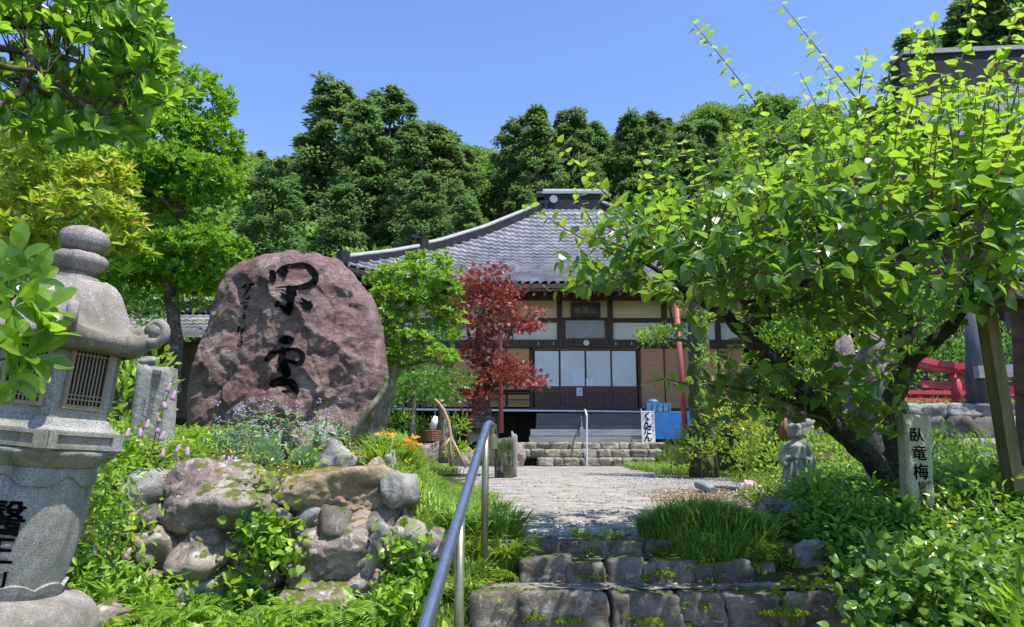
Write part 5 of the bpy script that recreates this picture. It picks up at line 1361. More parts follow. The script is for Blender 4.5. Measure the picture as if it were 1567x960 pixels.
a.tube([sp(1217, 677), sp(1217, 683), sp(1218, 695), sp(1218, 708), sp(1217, 722), sp(1217, 733)], [8 * mS, 15 * mS, 15 * mS, 15 * mS, 18 * mS, 19.5 * mS], 20)
a.tube([sp(1204, 683), sp(1198, 694, -.01), sp(1197, 706, -.02), sp(1202, 714, -.05)], [6 * mS, 6.5 * mS, 7.5 * mS, 6 * mS], 14)
a.tube([sp(1231, 683), sp(1236, 694, -.01), sp(1238, 708, -.02), sp(1236, 722, -.02)], [6 * mS, 7 * mS, 9 * mS, 8 * mS], 14)
a.tube([sp(1197, 704, -.03), sp(1205, 700, -.07), sp(1213, 699, -.09)], [4.5 * mS, 4 * mS, 3 * mS], 12)
a.tube([sp(1238, 704, -.03), sp(1228, 702, -.07), sp(1219, 699, -.09)], [4.5 * mS, 4 * mS, 3 * mS], 12)
for k, (x_, dx_) in enumerate(((1206, -4), (1213, -1), (1220, 2), (1228, 4))): a.tube([sp(x_, 706, -.085), sp(x_ + dx_ * .6, 720, -.105), sp(x_ + dx_, 733, -.115)], [1.6 * mS, 2.2 * mS, 2.4 * mS], 8)
a.tube([sp(1208, 732), sp(1208, 742, -.01)], [6.5 * mS, 6 * mS], 12); a.tube([sp(1225, 732), sp(1225, 742, -.01)], [6.5 * mS, 6 * mS], 12)
ell(a, sp(1208, 743, -.04), (5.5 * mS, 11 * mS, 3.5 * mS)); ell(a, sp(1225, 743, -.04), (5.5 * mS, 11 * mS, 3.5 * mS))
so = a.build('figure', M['statue'], st, smooth=True)
md = so.modifiers.new('remesh', 'REMESH'); md.mode = 'VOXEL'; md.voxel_size = .0065; md.use_smooth_shade = True
md = so.modifiers.new('smooth', 'SMOOTH'); md.iterations = 3; md.factor = .5
a = Acc(); p = sp(1217, 745); a.box(p + (0, 0, -.03), (.26, .22, .05)); a.build('plinth', M['statue'], st)

# ================================================================== VEGETATION
def pad_leaves(a, c, r, n, nsub, S, W, T, up=.5, sub=.30, jit=.6, low=.35, inner=.5, rb=None):
    c = np.asarray(c, float); r = np.asarray(r, float)
    u = rdir(nsub * 2); keep = (u[:, 2] > -.25) | (rng.rand(len(u)) < low); u = u[keep][:nsub]
    sc = c + r * u * rng.uniform(inner, .92, len(u))[:, None]
    k = rng.randint(0, len(sc), n)
    off = rng.normal(size=(n, 3)); off = off / np.maximum(1, np.linalg.norm(off, axis=1)[:, None] / 1.6) * sub * r
    P = sc[k] + off
    o = unit((P - c) / r ** 2); lo = unit(off / r)
    D = unit(o * .45 + lo * .5 + np.array((0, 0, up)) + rng.normal(size=(n, 3)) * jit * .6)
    N = unit(o * .35 + np.array((0, 0, .8)) + rng.normal(size=(n, 3)) * jit)
    rv = rng.rand(n) * .62 + .38 * rng.rand(nsub * 2)[k]
    if rb is not None: rv = rv * rb[1] + rb[0]
    a.leaves(P, D, N, S * rng.uniform(.7, 1.2, n), W, T, rv)
def pads_px(a, pads, n_per, S, W, T, depth=.8, **k):
    """pads: (px, py, rx_px, ry_px, Y)"""
    for (px, py, rx, ry, Y) in pads:
        m = px_m(px, py, Y); r = (rx * m, max(rx, ry) * m * depth, ry * m)
        area = (r[0] * r[2] + r[0] * r[1] + r[1] * r[2]) * 4.2
        n = int(n_per * area / (S * S * W))
        ns = max(6, int(area / (4 * (.30 * max(r[0], r[2])) ** 2) * 3))
        pad_leaves(a, at(px, py, Y), r, n, ns, S, W, T, **k)
def pads_ros(a, pads, per, S, W, T, nl=6, depth=.8, spread=.7, low=.3, inner=.45):
    for (px, py, rx, ry, Y) in pads:
        m = px_m(px, py, Y); r = np.array((rx * m, max(rx, ry) * m * depth, ry * m)); c = at(px, py, Y)
        area = (r[0] * r[2] + r[0] * r[1] + r[1] * r[2]) * 4.2; n = int(per * area / (S * S))
        u = rdir(n * 2); u = u[(u[:, 2] > -.2) | (rng.rand(len(u)) < low)][:n]; n = len(u)
        bump = 1 + .16 * np.sin(u[:, 0] * 7 + px) * np.cos(u[:, 2] * 8 + u[:, 1] * 5 + py)
        C = c + r * u * (rng.uniform(inner, 1.0, n) ** .6 * bump)[:, None]
        ax = unit(u / r * r.mean() * .7 + np.array((0, 0, .8)) + rng.normal(size=(n, 3)) * .3)
        rosettes(a, C, ax, nl, S, W, T, spread, rng.rand(n) * .8 + .1)
def limb_px(a, pts, r0, r1, n=8, wob=.0):
    P = np.array([at(*p) for p in pts]); m = len(P)
    t = np.linspace(0, m - 1, (m - 1) * 4 + 1); i = np.clip(t.astype(int), 0, m - 2); f = (t - i)[:, None]
    p0, p1, p2, p3 = P[np.maximum(i - 1, 0)], P[i], P[i + 1], P[np.minimum(i + 2, m - 1)]
    Q = .5 * (2 * p1 + (p2 - p0) * f + (2 * p0 - 5 * p1 + 4 * p2 - p3) * f * f + (3 * p1 - p0 - 3 * p2 + p3) * f ** 3)
    Q = Q + rng.normal(size=Q.shape) * wob
    rr = np.linspace(r0, r1, len(Q)) * (1 + .10 * np.sin(np.arange(len(Q)) * 2.1))
    a.tube(Q, rr, n); return Q
def in_poly(x, y, poly):
    p = np.array(poly, float); c = np.zeros(len(x), bool); j = len(p) - 1
    for i in range(len(p)):
        m = ((p[i, 1] > y) != (p[j, 1] > y)) & (x < (p[j, 0] - p[i, 0]) * (y - p[i, 1]) / (p[j, 1] - p[i, 1] + 1e-12) + p[i, 0])
        c ^= m; j = i
    return c
def poly_pts(poly, n):
    p = np.array(poly, float); lo, hi = p.min(0), p.max(0); out = np.zeros((0, 2))
    while len(out) < n:
        q = lo + rng.rand(n * 2, 2) * (hi - lo); out = np.r_[out, q[in_poly(q[:, 0], q[:, 1], poly)]]
    return out[:n]
def cover(a, X, Y, hmax, S, W, T, up=.55, n0=None, k=1.0):
    n = len(X); z = H(X, Y) + hmax * rng.rand(n) ** .8
    D = unit(np.c_[rng.normal(size=(n, 2)), rng.uniform(-.1, up, n)[:, None] * 2])
    N = unit(np.c_[rng.normal(size=(n, 2)) * .5, np.full(n, 1.0)])
    a.leaves(np.c_[X, Y, z], D, N, S * rng.uniform(.6, 1.25, n), W, T)
def rosettes(a, C, ax, nl, S, W, T, spread=.75, rnd=None):
    """whorls of leaves round the twig ends C pointing along ax"""
    n = len(C); k = nl; ax = unit(ax)
    ref = np.where(np.abs(ax[:, 2:3]) < .9, np.array([[0, 0, 1.]]), np.array([[1., 0, 0]]))
    e1 = unit(np.cross(ax, ref)); e2 = np.cross(ax, e1)
    ph = rng.rand(n, 1) * 6.28 + np.arange(k)[None] * (2 * PI / k) + rng.normal(size=(n, k)) * .25
    rad = e1[:, None] * np.cos(ph)[..., None] + e2[:, None] * np.sin(ph)[..., None]
    sp = (spread + rng.normal(size=(n, k, 1)) * .22)
    D = ax[:, None] * (1 - sp * .6) + rad * sp
    N = ax[:, None] * 1.0 - rad * .2 + rng.normal(size=(n, k, 3)) * .2
    P = np.repeat(C[:, None], k, 1)
    rv = None if rnd is None else np.clip(np.repeat(rnd[:, None], k, 1) + rng.normal(size=(n, k)) * .12, 0, 1).ravel()
    a.leaves(P.reshape(-1, 3), D.reshape(-1, 3), N.reshape(-1, 3), S * rng.uniform(.75, 1.15, n * k), W, T, rv)
def twig(aw, al, P, r0, r1, sp, S0, S1, W, T, droop=.25, rv=(0, 1), start=.1):
    P = np.asarray(P, float); seg = np.linalg.norm(np.diff(P, axis=0), axis=1); L = seg.sum(); cum = np.r_[0, np.cumsum(seg)]
    if aw is not None: aw.tube(P, np.linspace(r0, r1, len(P)), 5)
    n = max(2, int(L * (1 - start) / sp)); s = np.linspace(start * L, L, n)
    Q = np.stack([np.interp(s, cum, P[:, k]) for k in range(3)], 1); d = unit(P[-1] - P[0])
    e1 = unit(np.cross(d, (0, 0, 1.) if abs(d[2]) < .9 else (1., 0, 0))); e2 = np.cross(d, e1)
    ph = np.arange(n) * 2.4 + rng.rand() * 6
    side = e1 * np.cos(ph)[:, None] + e2 * np.sin(ph)[:, None]
    D = unit(side * 1.0 + d * .35 + np.array((0, 0, -droop)) + rng.normal(size=(n, 3)) * .25)
    N = unit(np.array((0, 0, 1.)) + d * .3 + rng.normal(size=(n, 3)) * .45)
    f = (s / L)
    al.leaves(Q + D * .012, D, N, (S0 * (1 - f) + S1 * f) * rng.uniform(.75, 1.15, n), W, T, np.clip(rv[0] + (rv[1] - rv[0]) * (f * .6 + rng.rand(n) * .4), 0, 1))

# ------------------------------------------------------------------ forest on the hills
def conifer(seed, Hh=20.0, Rr=3.3, n=24000, mat='l_conifer', spiky=0.0):
    r = np.random.RandomState(seed); al, aw = Acc(), Acc(); m = 210
    h = r.rand(m) ** .85 * .80 + .18
    prof = np.clip((1 - h) / .82, 0, 1) ** (.50 + .3 * spiky) * np.clip((h - .05) / .25, .4, 1)
    rad = Rr * prof * r.uniform(.45, 1.05, m); th_ = r.rand(m) * 2 * PI
    C = np.c_[rad * np.cos(th_), rad * np.sin(th_), h * Hh]; C[0] = (0, 0, Hh * .97); C[1] = (0, 0, Hh * .92)
    cs = r.uniform(.35, .95, m) * (.5 + .6 * prof)
    k = r.randint(0, m, n); off = unit(r.normal(size=(n, 3))) * r.rand(n)[:, None] ** .45 * cs[k][:, None] * (1, 1, .62)
    P = C[k] + off; o = P - np.c_[np.zeros(n), np.zeros(n), P[:, 2]]; o = unit(o + 1e-6)
    D = unit(o * .9 + unit(off) * .6 + np.array((0, 0, -.12 + .0)) + r.normal(size=(n, 3)) * .35)
    N = unit(np.array((0, 0, 1.)) + o * .5 + r.normal(size=(n, 3)) * .45)
    al.leaves(P, D, N, r.uniform(.16, .40, n), .5, T_DIA, np.clip(r.rand(n) * .6 + .4 * r.rand(m)[k], 0, 1))
    aw.tube([(0, 0, -1), (.05, 0, Hh * .5), (0, 0, Hh * .97)], [.32, .2, .03], 7)
    for i in range(0, m, 2): aw.tube([(0, 0, C[i][2] - .6), C[i]], [.06, .02], 4, False)
    return al.mesh('crown'), aw.mesh('trunk'), mat
def broad(seed, Hh=12.0, Rr=4.2, n=11000, mat='l_broad', m=70):
    r = np.random.RandomState(seed); al, aw = Acc(), Acc()
    u = unit(r.normal(size=(m, 3))); u[:, 2] = np.abs(u[:, 2]) * 1.1 - .25
    C = u * r.uniform(.55, .95, m)[:, None] * (Rr, Rr, Hh * .36) + (0, 0, Hh * .60)
    cs = r.uniform(.8, 1.5, m)
    k = r.randint(0, m, n); off = unit(r.normal(size=(n, 3))) * r.rand(n)[:, None] ** .4 * cs[k][:, None] * (1, 1, .7)
    P = C[k] + off; o = unit(P - (0, 0, Hh * .5))
    D = unit(o + r.normal(size=(n, 3)) * .7); N = unit(np.array((0, 0, 1.)) + o * .6 + r.normal(size=(n, 3)) * .5)
    al.leaves(P, D, N, r.uniform(.22, .42, n), .8, T_DIA, np.clip(r.rand(n) * .55 + .45 * r.rand(m)[k], 0, 1))
    aw.tube([(0, 0, -1), (.1, 0, Hh * .4), (0, 0, Hh * .7)], [.28, .2, .05], 7)
    for i in range(0, m, 3): aw.tube([(0, 0, Hh * .3), C[i] * (.5, .5, .8), C[i]], [.10, .06, .02], 4, False)
    return al.mesh('crown'), aw.mesh('trunk'), mat
CON = [conifer(s, 20, 3.0 + .3 * (s % 3), 24000, 'l_conifer' if s % 2 else 'l_conifer2', .4 * (s % 2)) for s in range(5)]
BRO = [broad(s + 20, 12, 4.2, 10000, 'l_broad' if s < 2 else 'l_broad2') for s in range(4)]
for V_ in CON + BRO:
    V_[0].materials.append(M[V_[2]]); V_[1].materials.append(M['bark'])
rt = np.random.RandomState(99)
def plant(kind, var, x, Y, h, label, group=None, wide=1.0, z=None):
    src = (CON if kind == 'conifer' else BRO)[var]; base_h = 20.0 if kind == 'conifer' else 12.0
    nm = 'conifer_tree' if kind == 'conifer' else 'broadleaf_tree'
    t = thing(nm, label, 'tree', (x, Y, Hs(x, Y) if z is None else z), group)
    s = h / base_h; t.scale = (s * wide, s * wide, s); t.rotation_euler[2] = rt.rand() * 6.28
    for me, n_ in ((src[0], 'crown'), (src[1], 'trunk')):
        o = bpy.data.objects.new(n_, me); COL.objects.link(o); o.parent = t
    return t
def top(kind, var, px, py, Y, label, wide=1.0, group=None):
    p = at(px, py, Y); z = Hs(p[0], Y); return plant(kind, var, p[0], Y, p[2] - z, label, group, wide)
for kind, var, px, py, Y, wd, lab in [
    ('conifer', 0, 512, 120, 50, 1.25, 'tallest dark conifer left of centre with a ragged spreading top'),
    ('conifer', 1, 556, 150, 47, 1.0, 'dark conifer between the ragged topped one and the broad one behind the hall'),
    ('conifer', 2, 598, 134, 49, 1.15, 'tall conifer with bushy top right of the ragged topped one'),
    ('conifer', 3, 632, 182, 45, .95, 'conifer stepping down to the right of the two tallest ones'),
    ('conifer', 4, 668, 190, 47, 1.25, 'broad rounded conifer left of the dip in the treeline'),
    ('conifer', 0, 706, 222, 52, 1.1, 'lower conifer at the left side of the dip in the treeline'),
    ('conifer', 2, 790, 178, 52, .95, 'slim conifer at the right side of the dip in the treeline'),
    ('conifer', 3, 822, 158, 50, 1.0, 'tall conifer straight above the hall roof ridge'),
    ('conifer', 4, 872, 164, 52, 1.0, 'tall conifer just right of the one above the roof ridge'),
    ('conifer', 1, 910, 184, 55, .95, 'narrow conifer behind the left end of the plum branches'),
    ('conifer', 0, 966, 170, 54, .95, 'dark conifer behind the tip of the left plum shoots'),
    ('conifer', 2, 995, 170, 55, .9, 'twin topped conifer beside the dark one behind the plum shoots'),
    ('conifer', 3, 1046, 184, 60, 1.0, 'conifer at the foot of the round green hill on the right'),
    ('conifer', 4, 1080, 180, 62, 1.0, 'conifer just left of the round green hill crest'),
    ('conifer', 2, 1400, 48, 30, .9, 'small dark conifer peeping over the left end of the right roof'),
    ('conifer', 1, 1482, -10, 30, 1.1, 'dark conifer towering over the right hall roof'),
    ('conifer', 0, 1545, -60, 28, 1.2, 'dark conifer at the upper right corner of the view'),
    ('conifer', 3, 1600, -80, 29, 1.2, 'dark conifer beyond the upper right corner'),
    ('conifer', 3, 470, 205, 50, 1.0, 'conifer at the left shoulder of the tall group'),
    ('broad', 3, 578, 342, 33, .75, 'bright green leafy tree behind the left end of the hall roof'),
    ('broad', 2, 640, 360, 34, .7, 'light green leafy tree right of the bright one behind the roof'),
    ('broad', 3, 430, 222, 55, 1.0, 'light green broadleaf tree between the topiary and the tall conifers'),
    ('broad', 2, 400, 260, 42, .9, 'light green broadleaf tree just right of the big topiary')]:
    top(kind, var, px, py, Y, lab, wd)
nb = 0
def hill_label(con, px, Y0):
    zone = 'behind the topiary' if px < 350 else 'above the carved monument' if px < 560 else 'behind the left roof slope' if px < 800 else 'behind the roof ridge' if px < 960 else 'behind the left plum shoots' if px < 1180 else 'behind the plum crown' if px < 1380 else 'behind the right hall roof'
    row = 'at the foot of the hill' if Y0 < 46 else 'halfway up the hill' if Y0 < 72 else 'near the crest'
    return ('dark conifer ' if con else 'leafy tree ') + row + ', ' + zone
for Y0 in list(np.arange(35, 72, 4.6)) + list(np.arange(74, 150, 8)):
    stp = 5.6 if Y0 < 72 else 10.5
    for x0 in np.arange(-Y0 * .86, Y0 * .86, stp):
        if nb > 330: break
        x = x0 + rt.uniform(-1.8, 1.8); Y = Y0 + rt.uniform(-1.6, 1.6)
        px = 783.5 + F * x / (Y * .98)
        if px < -120 or px > 1700: continue
        con = rt.rand() < (.75 if 400 < px < 1000 and Y0 < 70 else .30)
        h = rt.uniform(11, 15) if con else rt.uniform(8.5, 12.5)
        if Y0 > 72: h = rt.uniform(13, 17); con = rt.rand() < .3
        plant('conifer' if con else 'broad', rt.randint(5) if con else (rt.randint(2) if rt.rand() < .65 else 2 + rt.randint(2)), x, Y, h,
              hill_label(con, px, Y0),
              'conifers covering the hillside' if con else 'broadleaf trees covering the hillside', 1.2 if Y0 > 72 else 1.05); nb += 1

# ------------------------------------------------------------------ plum tree on the right
plum = thing('plum_tree', 'old leaning plum tree with dark crooked trunk and long leafy shoots above the name stone', 'tree', at(1358, 765, 5.6))
aw = Acc()
limbs = [([(1358, 775, 5.62), (1368, 730, 5.6), (1374, 690, 5.55), (1366, 630, 5.5), (1374, 580, 5.45), (1390, 550, 5.4), (1384, 490, 5.3), (1375, 430, 5.2), (1382, 360, 5.1), (1360, 300, 5.0)], .115, .03),
         ([(1388, 556, 5.4), (1425, 525, 5.3), (1462, 490, 5.2), (1482, 440, 5.0), (1500, 380, 4.8), (1540, 320, 4.6)], .062, .018),
         ([(1362, 768, 5.6), (1340, 712, 5.4), (1300, 674, 5.2), (1262, 640, 5.0), (1228, 600, 4.9), (1190, 556, 4.8), (1134, 509, 4.8), (1108, 478, 4.8), (1070, 459, 4.8), (1030, 430, 4.7), (975, 395, 4.7)], .085, .014),
         ([(1377, 440, 5.2), (1320, 428, 5.0), (1270, 440, 4.8), (1200, 425, 4.6), (1130, 410, 4.5), (1060, 380, 4.4)], .050, .012),
         ([(1134, 509, 4.8), (1152, 488, 4.8), (1172, 450, 4.7), (1180, 395, 4.6), (1210, 340, 4.5)], .038, .012),
         ([(1382, 370, 5.1), (1335, 305, 4.9), (1290, 262, 4.8)], .035, .010), ([(1376, 430, 5.2), (1420, 372, 4.9), (1470, 335, 4.6), (1540, 300, 4.3)], .040, .010),
         ([(1200, 425, 4.6), (1150, 350, 4.5), (1100, 310, 4.4)], .022, .008), ([(1270, 440, 4.8), (1255, 370, 4.7), (1240, 310, 4.6)], .022, .008),
         ([(1262, 640, 5.0), (1200, 610, 4.7), (1140, 596, 4.5), (1085, 590, 4.4)], .020, .006)]
paths = []
for pts, r0, r1 in limbs: paths.append(limb_px(aw, pts, r0, r1, 10, .006))
aw.build('trunk', M['bark_plum'], plum, smooth=True)
allp = np.concatenate([p[len(p) // 3:] for p in paths])
mass = [(870, 372), (905, 330), (960, 300), (1010, 292), (1080, 280), (1150, 262), (1230, 230), (1300, 205), (1400, 205), (1480, 230), (1600, 210), (1620, 430), (1540, 470), (1480, 500), (1440, 545), (1400, 560), (1330, 560), (1290, 600), (1230, 598), (1190, 560), (1140, 530), (1120, 480), (1090, 455), (1050, 450), (1010, 446), (960, 436), (900, 440), (860, 432), (850, 400)]
Q = poly_pts(mass, 640); Q = Q[(vnoise(Q[:, 0], Q[:, 1], .021) > -.42) & ((Q[:, 1] < 500) | (rng.rand(len(Q)) < .35))]
aw, al, an = Acc(), Acc(), Acc()
for (px, py) in Q:
    Y = rng.uniform(3.2, 5.9) if (px > 1000 and py < 440) else rng.uniform(3.8, 5.7); e = at(px, py, Y)
    j = np.argmin(((allp - e) ** 2).sum(1)); d = e - allp[j]; L = np.linalg.norm(d)
    st_ = e - unit(d + np.array((0, 0, .15))) * min(L, .38)
    mid = (st_ + e) / 2 + rng.normal(size=3) * .03
    twig(aw, al, [st_, mid, e], .005, .002, .040, .092, .075, .82, T_HEART, .28, (0, .75))
for poly, n in (([(1080, 560), (1180, 560), (1300, 590), (1370, 600), (1370, 640), (1290, 650), (1210, 640), (1150, 622), (1070, 610)], 70), ([(1240, 560), (1340, 560), (1400, 640), (1420, 700), (1400, 740), (1370, 660)], 26)):
    for (px, py) in poly_pts(poly, n):
        if (1368 < px < 1460 and py > 570) or (1180 < px < 1255 and py > 632): continue
        e = at(px, py, rng.uniform(4.5, 5.3)); st_ = e - unit(rng.normal(size=3) + (0, 0, .3)) * .25
        twig(aw, al, [st_, e], .004, .002, .045, .095, .075, .85, T_HEART, .3, (0, .6))
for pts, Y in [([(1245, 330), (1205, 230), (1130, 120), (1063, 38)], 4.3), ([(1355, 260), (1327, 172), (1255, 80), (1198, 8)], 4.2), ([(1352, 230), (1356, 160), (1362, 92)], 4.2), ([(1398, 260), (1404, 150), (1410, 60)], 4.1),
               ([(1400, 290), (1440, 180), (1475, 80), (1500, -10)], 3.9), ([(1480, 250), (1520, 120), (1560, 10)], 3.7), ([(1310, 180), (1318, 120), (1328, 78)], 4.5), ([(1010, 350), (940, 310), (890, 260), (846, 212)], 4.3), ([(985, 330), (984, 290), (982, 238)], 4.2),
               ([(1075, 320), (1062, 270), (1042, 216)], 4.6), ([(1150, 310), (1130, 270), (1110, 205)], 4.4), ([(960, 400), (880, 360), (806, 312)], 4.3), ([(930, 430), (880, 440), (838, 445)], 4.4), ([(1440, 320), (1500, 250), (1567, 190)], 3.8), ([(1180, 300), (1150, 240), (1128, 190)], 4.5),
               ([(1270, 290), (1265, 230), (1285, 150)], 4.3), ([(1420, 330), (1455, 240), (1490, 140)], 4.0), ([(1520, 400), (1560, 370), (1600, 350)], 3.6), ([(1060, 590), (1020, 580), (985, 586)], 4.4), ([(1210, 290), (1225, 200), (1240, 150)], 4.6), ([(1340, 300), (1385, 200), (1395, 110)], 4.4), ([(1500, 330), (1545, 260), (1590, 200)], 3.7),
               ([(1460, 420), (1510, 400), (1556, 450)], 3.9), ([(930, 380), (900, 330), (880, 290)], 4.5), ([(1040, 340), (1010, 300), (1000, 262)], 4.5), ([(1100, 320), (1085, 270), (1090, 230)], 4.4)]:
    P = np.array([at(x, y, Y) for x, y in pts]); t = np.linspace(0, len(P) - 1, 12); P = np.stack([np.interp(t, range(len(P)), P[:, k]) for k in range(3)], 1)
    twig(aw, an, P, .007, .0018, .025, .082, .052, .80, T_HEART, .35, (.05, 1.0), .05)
for _k in range(34):
    bx_, by_ = poly_pts([(960, 330), (1100, 290), (1250, 240), (1330, 215), (1567, 220), (1600, 330), (1300, 330)], 1)[0]; Y = rng.uniform(3.7, 4.7); ln = rng.uniform(50, 150) * (1.25 if bx_ > 1220 else .7); dx_ = rng.uniform(-.7, .35)
    P = [at(bx_ + dx_ * ln * s, by_ - ln * s, Y) for s in (0, .5, 1)]
    twig(aw, an, P, .006, .0018, .034, .082, .055, .80, T_HEART, .35, (.05, .95), .0)
for _k in range(26):
    bx_, by_ = rng.uniform(1330, 1590), rng.uniform(200, 330); Y = rng.uniform(3.3, 4.3); ln = rng.uniform(90, 190); dx_ = rng.uniform(-.25, .6)
    P = [at(bx_ + dx_ * ln * s, by_ - ln * s, Y) for s in (0, .5, 1)]
    twig(aw, an, P, .006, .0018, .030, .080, .055, .80, T_HEART, .35, (.05, .95), .0)
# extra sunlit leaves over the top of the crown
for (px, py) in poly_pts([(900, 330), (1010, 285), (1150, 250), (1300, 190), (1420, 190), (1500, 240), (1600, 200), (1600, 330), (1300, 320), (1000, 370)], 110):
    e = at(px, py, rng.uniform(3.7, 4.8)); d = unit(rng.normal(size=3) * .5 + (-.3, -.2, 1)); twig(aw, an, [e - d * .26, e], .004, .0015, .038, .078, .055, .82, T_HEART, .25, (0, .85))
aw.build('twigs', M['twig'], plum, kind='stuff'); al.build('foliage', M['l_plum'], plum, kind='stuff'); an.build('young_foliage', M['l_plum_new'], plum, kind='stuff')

# ------------------------------------------------------------------ near overhanging tree, top left
ot = thing('overhanging_tree', 'glossy broad leaved tree whose branches hang in from the upper left corner', 'tree', (-4.1, 3.3, -.6))
aw, al = Acc(), Acc()
aw.tube([(-4.1, 3.3, -.8), (-4.05, 3.3, .6), (-3.8, 3.3, 1.6), (-3.3, 3.3, 2.3), at(-60, 60, 3.3)], [.12, .11, .09, .07, .05], 10)
hubs = []
for pts in ([(-60, 60, 3.3), (40, 80, 3.3), (120, 95, 3.35), (200, 120, 3.4)], [(-60, 60, 3.3), (20, 120, 3.2), (100, 150, 3.2), (190, 165, 3.3)], [(-60, 40, 3.4), (60, 40, 3.5), (150, 50, 3.5), (225, 75, 3.6)], [(-60, 60, 3.3), (30, 20, 3.4), (120, 5, 3.4), (190, 0, 3.5)], [(40, 80, 3.3), (90, 130, 3.15), (150, 175, 3.1)], [(60, 90, 3.3), (30, 140, 3.1), (-10, 165, 3.0)], [(-60, 80, 3.1), (0, 100, 3.0), (70, 110, 3.05)]):
    hubs.append(limb_px(aw, pts, .022, .007, 7, .004))
hubs = np.concatenate(hubs)
Qp = np.r_[poly_pts([(-20, -20), (232, -20), (252, 40), (262, 110), (240, 150), (185, 200), (100, 215), (-20, 185), (-20, 120), (100, 130), (150, 90), (90, 50), (-20, 50)], 215), poly_pts([(-20, -20), (200, -20), (240, 150), (180, 205), (-20, 190)], 75), [(268, 140), (282, 146), (258, 120), (236, 62), (242, 84), (252, 72), (240, 40), (255, 150), (232, 16), (214, 190), (200, 206)]]
C = []; AX = []
for (px, py) in Qp:
    e = at(px, py, rng.uniform(3.05, 3.75)); j = np.argmin(((hubs - e) ** 2).sum(1)); d = unit(e - hubs[j] + np.array((.05, -.0, .12)))
    q = hubs[j] if np.linalg.norm(e - hubs[j]) < .30 else e - d * .30
    aw.tube([q, (q + e) / 2 + rng.normal(size=3) * .01, e], [.004, .003, .0025], 4, False); C.append(e); AX.append(d)
rosettes(al, np.array(C), np.array(AX), 8, .098, .44, T_OVAL, .72)
aw.build('branches', M['bark'], ot, smooth=True); al.build('foliage', M['l_oval'], ot, kind='stuff')
# low sprig reaching in front of the lantern
ls = thing('leafy_sprig', 'leafy branch reaching in front of the left side of the lantern', 'branch', (-2.0, 1.7, -.5))
aw, al = Acc(), Acc()
stem = limb_px(aw, [(-160, 760, 1.8), (-120, 600, 1.8), (-60, 520, 1.85), (0, 470, 1.9), (40, 440, 1.95)], .010, .004, 6)
limb_px(aw, [(-120, 600, 1.8), (-30, 560, 1.85), (40, 540, 1.9)], .006, .003, 6)
C = np.array([at(*p) for p in [(42, 432, 1.95), (20, 470, 1.9), (60, 512, 1.9), (40, 545, 1.88), (8, 520, 1.85), (-10, 440, 1.9), (12, 570, 1.9), (-20, 610, 1.9), (58, 480, 1.93), (20, 400, 1.97)]])
rosettes(al, C, np.tile([(.6, -.2, .5)], (len(C), 1)) + rng.normal(size=(len(C), 3)) * .3, 7, .105, .42, T_OVAL, .85)
aw.build('branch', M['bark'], ls, smooth=True); al.build('foliage', M['l_oval'], ls, kind='stuff')

# ------------------------------------------------------------------ generic shrubs and trees made of foliage pads
def padtree(name, label, cat, base, pads, n_per, S, W, T, mat, limbs=(), bark='bark', group=None, **k):
    t = thing(name, label, cat, base, group); al = Acc()
    if 'ros' in k: nl = k.pop('ros'); pads_ros(al, pads, n_per, S, W, T, nl, **k)
    else: pads_px(al, pads, n_per, S, W, T, **k)
    al.build('foliage', M[mat] if isinstance(mat, str) else mat, t, kind='stuff')
    if limbs:
        aw = Acc()
        for pts, r0, r1 in limbs: limb_px(aw, pts, r0, r1, 8, .004)
        aw.build('trunk', M[bark], t, smooth=True)
    return t
padtree('yellow_shrub', 'small tree with yellow green tufted young leaves behind the lantern roof', 'tree', at(90, 560, 5.6),
        [(60, 235, 80, 45, 5.6), (150, 265, 55, 40, 5.5), (30, 300, 90, 55, 5.7), (130, 325, 80, 45, 5.4), (190, 345, 32, 32, 5.3), (60, 370, 80, 35, 5.6), (200, 390, 28, 30, 5.3), (10, 200, 45, 20, 5.8)], .95, .095, .36, T_LEAF, 'l_yellow',
        [([(95, 640, 5.7), (95, 520, 5.7), (85, 430, 5.7), (60, 340, 5.6), (40, 280, 5.6)], .05, .02), ([(88, 440, 5.7), (130, 370, 5.5), (160, 300, 5.5)], .03, .01)], 'bark_pale', ros=6, spread=.8, inner=.25)
padtree('topiary_tree', 'tall rounded bright green clipped tree between the lantern and the monument', 'tree', at(270, 600, 9),
        [(285, 165, 72, 58, 9.2), (240, 225, 95, 55, 9.0), (320, 235, 55, 60, 9.2), (250, 275, 110, 42, 8.8), (320, 300, 45, 45, 9.0), (300, 385, 78, 34, 8.8), (230, 350, 70, 50, 9.4), (335, 395, 36, 28, 8.7), (190, 300, 60, 60, 9.5), (180, 190, 50, 50, 9.4), (250, 430, 85, 40, 9.3), (315, 440, 46, 26, 9.0), (200, 420, 60, 50, 9.6)], 1.25, .085, .38, T_LEAF, 'l_round',
        [([(262, 620, 9.3), (268, 520, 9.3), (262, 430, 9.3), (275, 330, 9.2), (285, 220, 9.2)], .11, .05), ([(265, 440, 9.3), (300, 410, 9.0), (330, 405, 8.8)], .05, .02), ([(272, 330, 9.2), (230, 290, 9.0), (190, 290, 9.0)], .05, .02)], 'bark', ros=6, spread=.6, inner=.6, low=.15)
padtree('evergreen_tree', 'dark evergreen mass behind the yellow tufted tree at the left edge', 'tree', at(60, 600, 11), [(40, 230, 130, 70, 11), (110, 400, 140, 90, 11), (-40, 400, 120, 120, 11), (20, 520, 120, 90, 10.5), (190, 480, 70, 60, 11)], .8, .13, .5, T_DIA, 'l_mid', [([(60, 640, 11.2), (70, 450, 11.2), (60, 260, 11.2)], .12, .04)])
